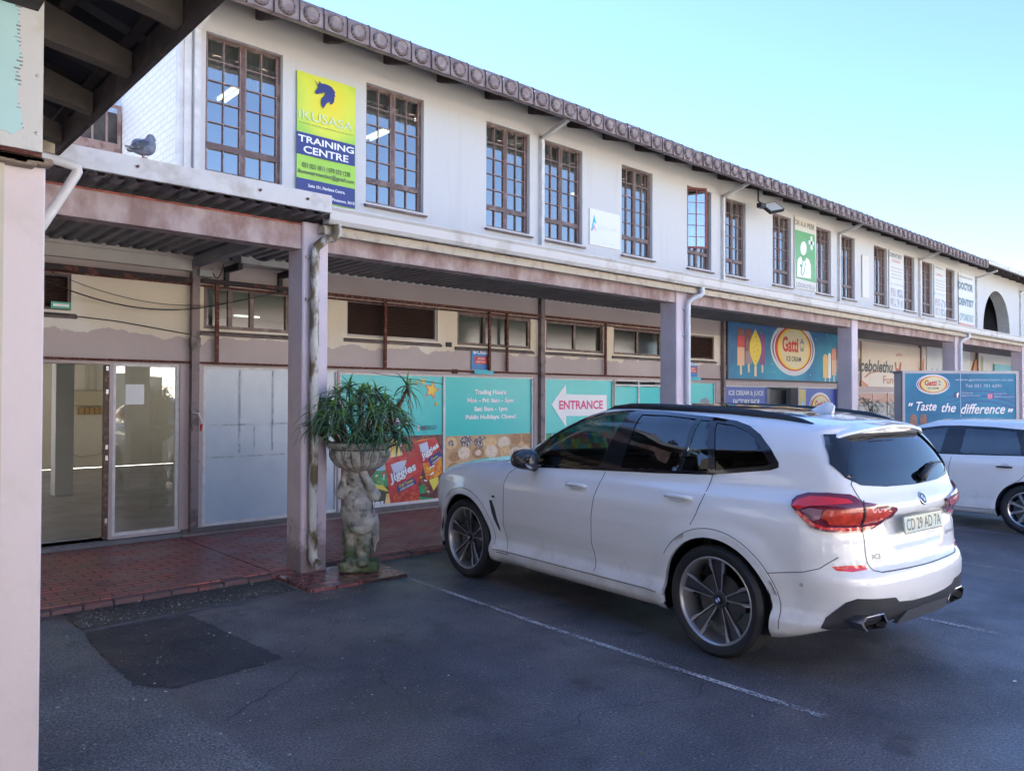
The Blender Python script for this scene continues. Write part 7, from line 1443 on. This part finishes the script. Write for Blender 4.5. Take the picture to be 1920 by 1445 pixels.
gs = board('ice_cream_shop_sign', 'large blue sign with a yellow oval logo and rows of ice lollies', 'shop sign', 15.0, 20.9, 2.13, 3.62, Y, M('print_gatti_blue', (.002, .10, .27), .5, col2=(.01, .32, .46), mix=(.38, .66), vscale=.55), .06, part='panel')
gatti(gs, G, 17.93, 2.90, 1.10, .003)
def lolly(par, F_, x, z0, w, h, parts, t0, shape='bar'):
    F_.poly('stick', [(x - w * .13, z0 - h * .24), (x + w * .13, z0 - h * .24), (x + w * .13, z0 + .02), (x - w * .13, z0 + .02)], CREAM, par, t0, px=False)
    if shape == 'leaf': F_.poly('ice_lolly', [(x + w * .62 * math.sin(math.pi * s_) * g, z0 + h * s_) for g in (1,) for s_ in np.linspace(0, 1, 14)] + [(x - w * .62 * math.sin(math.pi * s_), z0 + h * s_) for s_ in np.linspace(1, 0, 14)[1:-1]], parts[0][1], par, t0 + .001, px=False); return
    z = z0
    for j, (fr_, mt) in enumerate(parts):
        z1 = z0 + h * fr_
        if j == len(parts) - 1: pts = [(x - w / 2, z), (x + w / 2, z)] + [(x + w / 2 * math.cos(a), z1 - w * .5 + w * .5 * math.sin(a)) for a in np.linspace(0, math.pi, 12)]
        else: pts = rect(x - w / 2, z, x + w / 2, z1)
        F_.poly('ice_lolly', pts, mt, par, t0 + .001 + .0004 * j, px=False); z = z1
choc = M('print_choc', (.16, .05, .05), .35, col2=(.28, .09, .06), mix=(.4, .6), vscale=9)
lolly(gs, G, 15.52, 2.42, .30, .86, [(.48, PEACH), (.78, REDP), (1, choc)], .004); lolly(gs, G, 15.85, 2.47, .28, .82, [(.35, col('mauve_grey', (.35, .22, .22))), (1, choc)], .005); lolly(gs, G, 16.45, 2.46, .26, .75, [(1, PRP)], .005); lolly(gs, G, 16.14, 2.40, .42, .88, [(1, YEL)], .006, 'leaf')
G.multi('seeds', [ellp(16.14 + dx, 2.8 + dz, .012, .018, 8) for dx, dz in ((.03, .1), (.08, .2), (-.05, -.05), (.05, -.15), (.1, 0), (-.08, .05), (.02, .3), (0, -.25), (.06, -.3))], BRN, gs, .0085, px=False)
lolly(gs, G, 19.62, 2.22, .26, .62, [(1, M('print_mango', (.78, .50, .14), .4))], .004); lolly(gs, G, 19.85, 2.22, .16, .66, [(1, WHT)], .0045); lolly(gs, G, 20.10, 2.30, .24, .72, [(.55, PEACH), (1, M('print_coral', (.66, .25, .16), .4))], .006); lolly(gs, G, 20.37, 2.40, .24, .72, [(.45, BEIGE), (1, choc)], .005); lolly(gs, G, 20.64, 2.30, .22, .70, [(.6, YEL), (1, LIME)], .006)
swm = col('swirl_blue', (.012, .09, .30))
for k in range(3): G.poly('swirl', [(15.05 + 2.6 * s_, 2.9 + .16 * k + .50 * math.sin(s_ * 2.4 + .2 * k)) for s_ in np.linspace(0, 1, 16)] + [(15.05 + 2.6 * s_, 2.86 + .16 * k + .50 * math.sin(s_ * 2.4 + .2 * k) - .04 * s_) for s_ in np.linspace(1, 0, 16)], swm, gs, .001 + .0003 * k, px=False)
G.multi('white_dots', [ellp(a, b, .022, .018, 10) for a, b in ((16.65, 3.45), (16.9, 2.5), (19.1, 3.2), (17.0, 2.32), (18.8, 2.28), (16.4, 3.2), (19.7, 3.35), (16.0, 3.42))], SKYB, gs, .0022, px=False)
mb = MB()
for a, b, c, d in ((14.96, 15.0, 2.09, 3.66), (20.9, 20.94, 2.09, 3.66), (15.0, 20.9, 2.09, 2.13)): mb.box(a, b, Y - .01, Y + .065, c, d)
mb.build('frame', M('dark_sign_frame', (.03, .035, .06), .5), gs)
Y2 = WY + .042; G2 = Face(Y2); t = thing('factory_shop_lettering', 'white ice cream and juice factory shop lettering on blue window', 'window lettering', (16, Y2, 1.6)); G2.text('white_lettering', [('ICE CREAM & JUICE', (1366, 743.5), 1431, 12, .02), ('FACTORY SHOP', (1374.5, 759), 1424, 11, .02)], WHT, t, .003)
t = thing('round_logo_decal', 'round ice cream logo decal on the blue window right of the shop door', 'decal', (19.5, Y2, 1.5)); gatti(t, G2, 19.62, 1.47, .62, .003)
t = board('yellow_notice', 'narrow yellow notice strip beside the ice cream shop door', 'notice', 18.47, 18.82, .3, 1.92, WY + .03, M('print_notice_yellow', (.62, .48, .16), .5, var=.1), .004); Face(WY + .029).poly('emblem', ellp(18.65, 1.52, .09, .10, 16), SKYB, t, .002, px=False)
# ---- funeral parlour boards
Y3 = WY - .05; H_ = Face(Y3)
fm = M('print_funeral_peach', (.72, .62, .52), .4, col2=(.66, .48, .36), mix=(.45, .8), vscale=.7)
t = board('funeral_parlour_sign', 'cream and orange funeral parlour sign behind the blue trailer', 'shop sign', 21.95, 26.75, 2.03, 3.30, Y3, fm, .04, part='panel')
H_.text('dark_lettering', [('Icebolethu', (1609, 696), 1674, 24, .03, .18)], col('charcoal', (.07, .08, .09)), t, .003); H_.text('orange_lettering', [('Funerals', (1656, 719), 1699, 15, .01)], col('rust_orange', (.45, .14, .06)), t, .003)
H_.poly('orange_swoop', [(1717, 706), (1723, 690), (1731, 672), (1733, 671), (1733, 706)], col('soft_orange', (.62, .24, .10)), t, .002); H_.poly('orange_swoop', [(1615, 712), (1628, 722), (1628, 725), (1615, 723)], MATS['print_soft_orange'], t, .002)
H_.poly('arc_stroke', [(1620, 707), (1630, 698), (1645, 695), (1660, 697), (1645, 697), (1632, 700), (1622, 708)], MATS['print_rust_orange'], t, .003)
H_.multi('hand_symbol', [[(1677, 680), (1680, 678), (1681, 690), (1685, 692), (1687, 678), (1690, 680), (1689, 694), (1684, 697), (1679, 694)]] + [[(1680 + 3.2 * j, 664 - (2 if j in (1, 2) else 0)), (1681.6 + 3.2 * j, 664 - (2 if j in (1, 2) else 0)), (1681.2 + 3.2 * j, 668), (1679.8 + 3.2 * j, 668)] for j in range(4)], MATS['print_rust_orange'], t, .003)
t = board('second_funeral_sign', 'pale second funeral sign board above the trailer', 'shop sign', 26.85, 31.0, 2.03, 3.46, Y3, M('print_pale_blue_white', (.62, .65, .70), .35, var=.08, vscale=1), .04, part='panel'); H_.text('dark_lettering', [('Icebolethu', (1746, 705), 1780, 16, .0, .18)], MATS['print_charcoal'], t, .003)
t = board('third_shop_sign', 'white sign with an orange flame shape at the right end of the shops', 'shop sign', 31.9, 36.4, 2.5, 3.5, Y3, M('print_plain_white', (.66, .66, .67), .4), .04, part='panel'); H_.poly('orange_shape', [(1823, 697), (1827, 680), (1831, 673), (1835, 680), (1835, 697)], MATS['print_soft_orange'], t, .002); H_.poly('green_shape', [(1839, 697), (1838, 672), (1841, 665), (1844, 672), (1843, 697)], col('olive', (.38, .40, .22)), t, .002)
t = board('blue_pharmacy_sign', 'small light blue sign under the last stretch of canopy', 'sign', 33.6, 35.9, 2.66, 3.02, Y3 - .06, col('light_blue', (.20, .55, .65)), .03, part='panel')

# ---- blue trailer
tr = thing('ice_cream_trailer', 'blue box trailer lettered Taste the difference standing behind the white hatchback', 'trailer')
wd, zt_, zb_, dp_ = 2.33, 2.25, .62, .40
cf = lambda a, b, t_: (a, -t_, b); cpx = lambda u, v: ((u - 1688) / 93.5, 1.7 - (v - 750) / 93.5); T_ = Face(0, cf, cpx)
fr_m = M('grey_trailer_frame', (.33, .33, .35), .5, .2, var=.1)
mb = MB(); mb.box(.03, wd - .03, .02, dp_, zb_ + .03, zt_ - .03); mb.build('box_body', M('trailer_white', (.68, .68, .68), .4, var=.05), tr)
mb = MB(); mb.box(0, .05, 0, .06, zb_, zt_); mb.box(wd - .06, wd, 0, .06, zb_, zt_); mb.box(.05, wd - .06, 0, .06, zt_ - .055, zt_); mb.box(.05, wd - .06, 0, .06, zb_, zb_ + .06); mb.box(wd - .05, wd, .06, dp_, zt_ - .055, zt_); mb.box(wd - .05, wd, .06, dp_, zb_, zb_ + .05); mb.box(0, .05, .06, dp_, zt_ - .05, zt_); mb.build('frame', fr_m, tr)
pn = T_.poly('printed_side', rect(.05, zb_ + .06, wd - .06, zt_ - .055), M('print_trailer_blue', (.001, .12, .26), .55, col2=(.004, .26, .40), mix=(.4, .68), vscale=.9), tr, -.012, px=False)
gatti(pn, T_, .61, 1.995 - .02, .335, .0)
T_.text('white_lettering', [('www.gattiicecream.co.za', (1787, 718.5), 1895, 5.5), ('Tel: 031 701 6291', (1806, 729.5), 1873, 6, .005), ('Facebook', (1799, 741.5), 1820, 3.5), ('@gattiicecream', (1799, 747), 1834, 4), ('Instagram', (1860, 743), 1883, 3.5), ('@gatti_icecream_za', (1860, 749), 1902, 4)], col('soft_white', (.50, .60, .68)), pn, -.004)
T_.text('script_lettering', [('"', (1699, 765), 1708, 6, .02, .3), ('Taste', (1714, 773.5), 1752, 17, .015, .35), ('the', (1761, 776), 1788, 17, .015, .35), ('difference', (1797, 779), 1880, 19, .015, .35), ('"', (1885, 776), 1895, 7, .02, .3)], WHT, pn, -.003)
T_.poly('social_badge', [(1785, 739), (1796, 739), (1796, 749), (1785, 749)], col('fb_navy', (.02, .05, .16)), pn, -.006); T_.text('badge_letter', [('f', (1789, 748.5), 1794, 9, .05)], WHT, pn, -.003)
T_.poly('social_badge', [(1847, 741), (1857, 741), (1857, 751), (1847, 751)], col('insta_pink', (.55, .08, .25)), pn, -.006); T_.poly('badge_ring', [(1849 + 0, 743), (1855, 743), (1855, 749), (1849, 749)], col('insta_white', (.6, .45, .5)), pn, -.004); T_.poly('badge_centre', [(1850.3, 744.3), (1853.7, 744.3), (1853.7, 747.7), (1850.3, 747.7)], MATS['print_insta_pink'], pn, -.002)
T_.poly('panel_seam', [(1796.3, 703), (1797.5, 703), (1797.5, 785), (1796.3, 785)], SKYB, pn, -.0045)
for k in range(3): T_.poly('swirl', [(.9 + 1.35 * s_, 1.72 - .10 * k + .14 * math.sin(s_ * 3.1)) for s_ in np.linspace(0, 1, 14)] + [(.9 + 1.35 * s_, 1.70 - .10 * k + .14 * math.sin(s_ * 3.1) - .02 * s_) for s_ in np.linspace(1, 0, 14)], swm, pn, -.011 + .0005 * k, px=False)
for x in (.22, .42): lolly(pn, T_, x, .95, .13, .43, [(1, choc)], -.008)
mb = MB()
for x, y in ((.55, 0.2), (.55, dp_ - .2), (1.75, .2), (1.75, dp_ - .2)): mb.lathe([(.0, -.09), (.20, -.09), (.30, -.07), (.31, 0), (.30, .07), (.20, .09), (0, .09)], 28, (x, y, .31), 'y')
mb.build('wheel', cm['tyre'], tr, True, 40)
mb = MB(); mb.box(.1, wd - .1, .1, dp_ - .1, .45, .60); mb.tube([(wd, dp_ / 2, .5), (wd + .9, dp_ / 2, .48)], .04, 8); mb.tube([(wd + .8, dp_ / 2, .5), (wd + .8, dp_ / 2, 0)], .03, 8); mb.build('chassis', fr_m, tr)
tr.location = (16.2, 6.12, 0); tr.rotation_euler = (0, 0, math.atan2(RT.y, RT.x))
build_suv()
build_hatch()
